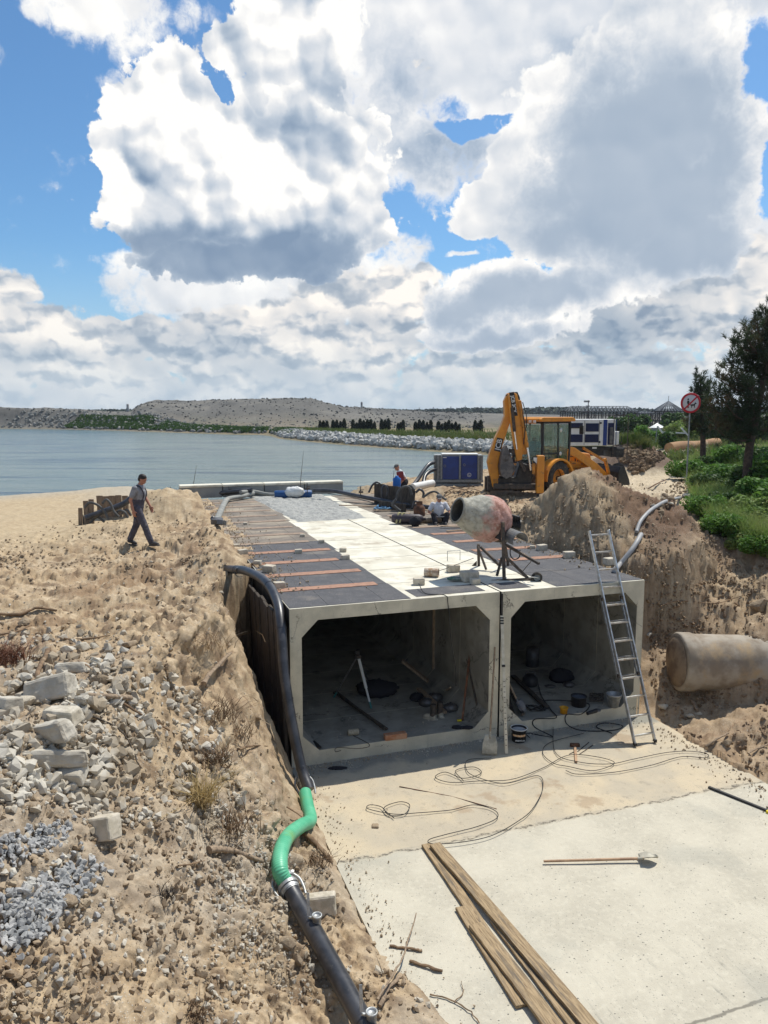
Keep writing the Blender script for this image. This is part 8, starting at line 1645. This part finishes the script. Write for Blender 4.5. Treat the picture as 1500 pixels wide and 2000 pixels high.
for px, py, kd, s_, y_, lab in ((1225, 850, 'g', 1.1, 45., 'bright bush on the brown heap'), (1240, 842, 'g', .9, 44., 'small bright bush at the right of the brown heap'), (1300, 860, 'd', 1.2, 62., 'dark bush before the white tubular frame'), (1270, 850, 'g', 1.4, 75., 'green bush behind the white tubular frame, left'), (1330, 850, 'y', 1.6, 72., 'yellowish bush right of the white tubular frame'), (1385, 845, 'd', 2.0, 80., 'dark bush in front of the pale shed'), (1350, 840, 'd', 1.8, 90., 'dark bush behind the sign post'), (1250, 842, 'd', 2.2, 110., 'dark bush below the long lattice hall'), (1310, 838, 'd', 2.4, 115., 'dark bush below the pointed pavilion'), (1200, 842, 'd', 2.2, 110., 'dark bush behind the container generator'), (1420, 850, 'd', 2.2, 70., 'dark bush left of the pine trunk in the distance'), (1470, 850, 'd', 2.4, 70., 'dark bush right of the pine trunk in the distance')):
    bush(px, py, (s_, s_, s_), kd + 'f', lab, 'bushes beyond the road', y=y_, n=1500, leaf=.15)
def weeds(name, poly, n, h, w, mt, lab, seed, lean=.35):
    p, s_ = scatter(n, poly, seed, .01, .02); r_ = np.random.default_rng(seed); v, f = blades(len(p), p, h, w, r_, lean); tag(np_mesh(name, v, f, mt, False), lab, None, None, 'stuff')
def leafcover(name, poly, n, h, leaf, mt, lab, seed):
    p, s_ = scatter(n, poly, seed, .01, .02); r_ = np.random.default_rng(seed); q = p + np.stack([r_.normal(0, .08, len(p)), r_.normal(0, .08, len(p)), r_.uniform(0, h, len(p))], 1); v, f = leaves(len(q), lambda n_: q, leaf, r_, 1.8); tag(np_mesh(name, v, f, mt, False), lab, None, None, 'stuff')
GB = [(1340, 900), (1500, 870), (1500, 1092), (1440, 1065), (1385, 1030), (1350, 985), (1340, 940)]
leafcover('ground_cover', GB, 42000, .42, .055, LEAFG, 'leafy ground cover on the right bank', 401); leafcover('ground_cover', [(1380, 950), (1500, 930), (1500, 1092), (1430, 1060)], 22000, .5, .045, LEAFY, 'yellow-green weeds on the lower right bank', 402)
weeds('tall_weeds', GB, 20000, .6, .016, LEAFY, 'tall thin weeds on the right bank', 403); weeds('verge_grass', [(1200, 862), (1420, 850), (1420, 878), (1330, 876), (1230, 880)], 9000, .5, .03, GRASSM, 'grass beyond the end of the dirt road', 404)
def pine(D, base_px, trunk_px, tips, lab, seed, tl=.17, scale=1.0, ntw=3):
    r_ = np.random.default_rng(seed); b0 = UD(base_px, 900, D); g0 = gz(b0.x, D); t_ = thing('pine_tree', lab, 'pine tree', (b0.x, D, g0)); o_ = Vector((b0.x, D, g0)); tr = [Vector((0, 0, -.2))] + [UD(a, b_, D) - o_ for a, b_ in trunk_px]; trs = spline(tr, 6); m = MB(); m.tube(trs, [.17 * scale * (1 - .85 * k / len(trs)) for k in range(len(trs))], 10); m.build('trunk', BARK, t_)
    limbs = MB(); tu = []
    for (px, py, dd) in tips:
        tip = UD(px, py, D + dd) - o_; k = min(range(len(trs)), key=lambda i: abs(trs[i].z - (tip.z - .35 * (tip - trs[len(trs) // 2]).length * .6))); st_ = trs[k]; mid = st_.lerp(tip, .55) + Vector((0, 0, -.12 * (tip - st_).length)); P = spline([st_, mid, tip], 6); limbs.tube(P, [.05 * scale * (1 - .8 * i / len(P)) for i in range(len(P))], 6)
        for i in range(3, len(P)):
            for q in range(ntw):
                e = P[i] + Vector((r_.normal(0, .22), r_.normal(0, .22), r_.normal(.08, .16))) * (1.0 if i < len(P) - 2 else .7); tu.append((P[i], e)); 
        for q in range(5): e = tip + Vector((r_.normal(0, .12), r_.normal(0, .12), abs(r_.normal(.15, .15)))); tu.append((tip, e))
    for a, e in tu[::2]: limbs.tube([a, e], [.012, .006], 4, caps=False)
    limbs.build('branches', BARK, t_); L = []
    for a, e in tu:
        n = 26; ax = np.array(e - a); ax = ax / (np.linalg.norm(ax) + 1e-6) * .5 + np.array([0, 0, .5]); k = r_.uniform(-.5, 1.0, n)[:, None]; base = np.array(e) + ax * k * .16; d = r_.normal(size=(n, 3)); d = d / np.linalg.norm(d, axis=1)[:, None] * .8 + ax * .9; d /= np.linalg.norm(d, axis=1)[:, None]; sd = np.cross(d, r_.normal(size=(n, 3))); sd /= np.linalg.norm(sd, axis=1)[:, None] + 1e-9; l_ = tl * r_.uniform(.6, 1.15, n)[:, None]; w_ = .011
        L.append((np.stack([base - sd * w_, base + sd * w_, base + d * l_ + sd * w_ * .4, base + d * l_ - sd * w_ * .4], 1).reshape(-1, 3), np.arange(4 * n).reshape(-1, 4)))
    v, f = joinv(L); np_mesh('needles', v, f, NEEDLE, False, t_)
r_ = random.Random(17); tips = [(1395, 775, .5), (1378, 812, .2), (1405, 742, -.4), (1424, 708, .3), (1436, 668, -.2), (1452, 690, .8), (1462, 645, .2), (1478, 640, -.6), (1494, 612, .3), (1418, 792, -.9), (1440, 812, .6), (1398, 838, -.5), (1500, 700, -.8), (1528, 655, .5), (1548, 700, -.3), (1562, 782, .4), (1508, 762, 1.2), (1470, 758, -1.3), (1448, 738, 1.0), (1430, 762, .1), (1455, 785, 1.5), (1485, 800, -.7), (1520, 822, .6), (1470, 718, .1), (1492, 668, .9), (1500, 740, .3), (1540, 620, -.6), (1424, 828, 1.0), (1478, 830, 1.4), (1412, 768, .9), (1460, 665, -.9), (1484, 690, .2), (1440, 700, .6), (1408, 808, .3), (1500, 640, .5), (1446, 835, -.3), (1385, 792, -.3), (1432, 735, -.8)]
pine(28., 1460, [(1463, 880), (1474, 830), (1488, 760), (1500, 690), (1506, 640), (1512, 600)], tips, 'tall dark pine leaning in from the right edge', 501)
tips2 = [(1368, 738, 0), (1362, 762, .2), (1380, 758, -.2), (1356, 790, .3), (1388, 785, -.3), (1372, 775, .5), (1350, 812, -.2), (1392, 812, .2), (1376, 800, -.6), (1364, 825, .4), (1402, 835, .1), (1345, 835, .3), (1385, 842, -.3)]
pine(40., 1374, [(1373, 860), (1371, 820), (1370, 780), (1368, 742)], tips2, 'smaller dark pine behind the round sign', 502, tl=.2, ntw=3)
# ------------------------------------------------------------------ thin air between here and the horizon
m = MB(); m.box((0, 330, 9.5), (1500, 900, 25.2)); hz_ = bpy.data.materials.new('thin_air'); hz_.use_nodes = True; g = NT(hz_.node_tree); g.n.remove(g.n['Principled BSDF']); pv = g.node('ShaderNodeVolumePrincipled'); pv.inputs['Density'].default_value = .00018; pv.inputs['Color'].default_value = (.80, .88, 1.0, 1); pv.inputs['Anisotropy'].default_value = .2
g.l.new(pv.outputs[0], g.n['Material Output'].inputs['Volume']); o = m.build('haze', hz_); tag(o, 'faint summer haze over the site and lake', None, None, 'stuff')
SC.cycles.volume_bounces = 0
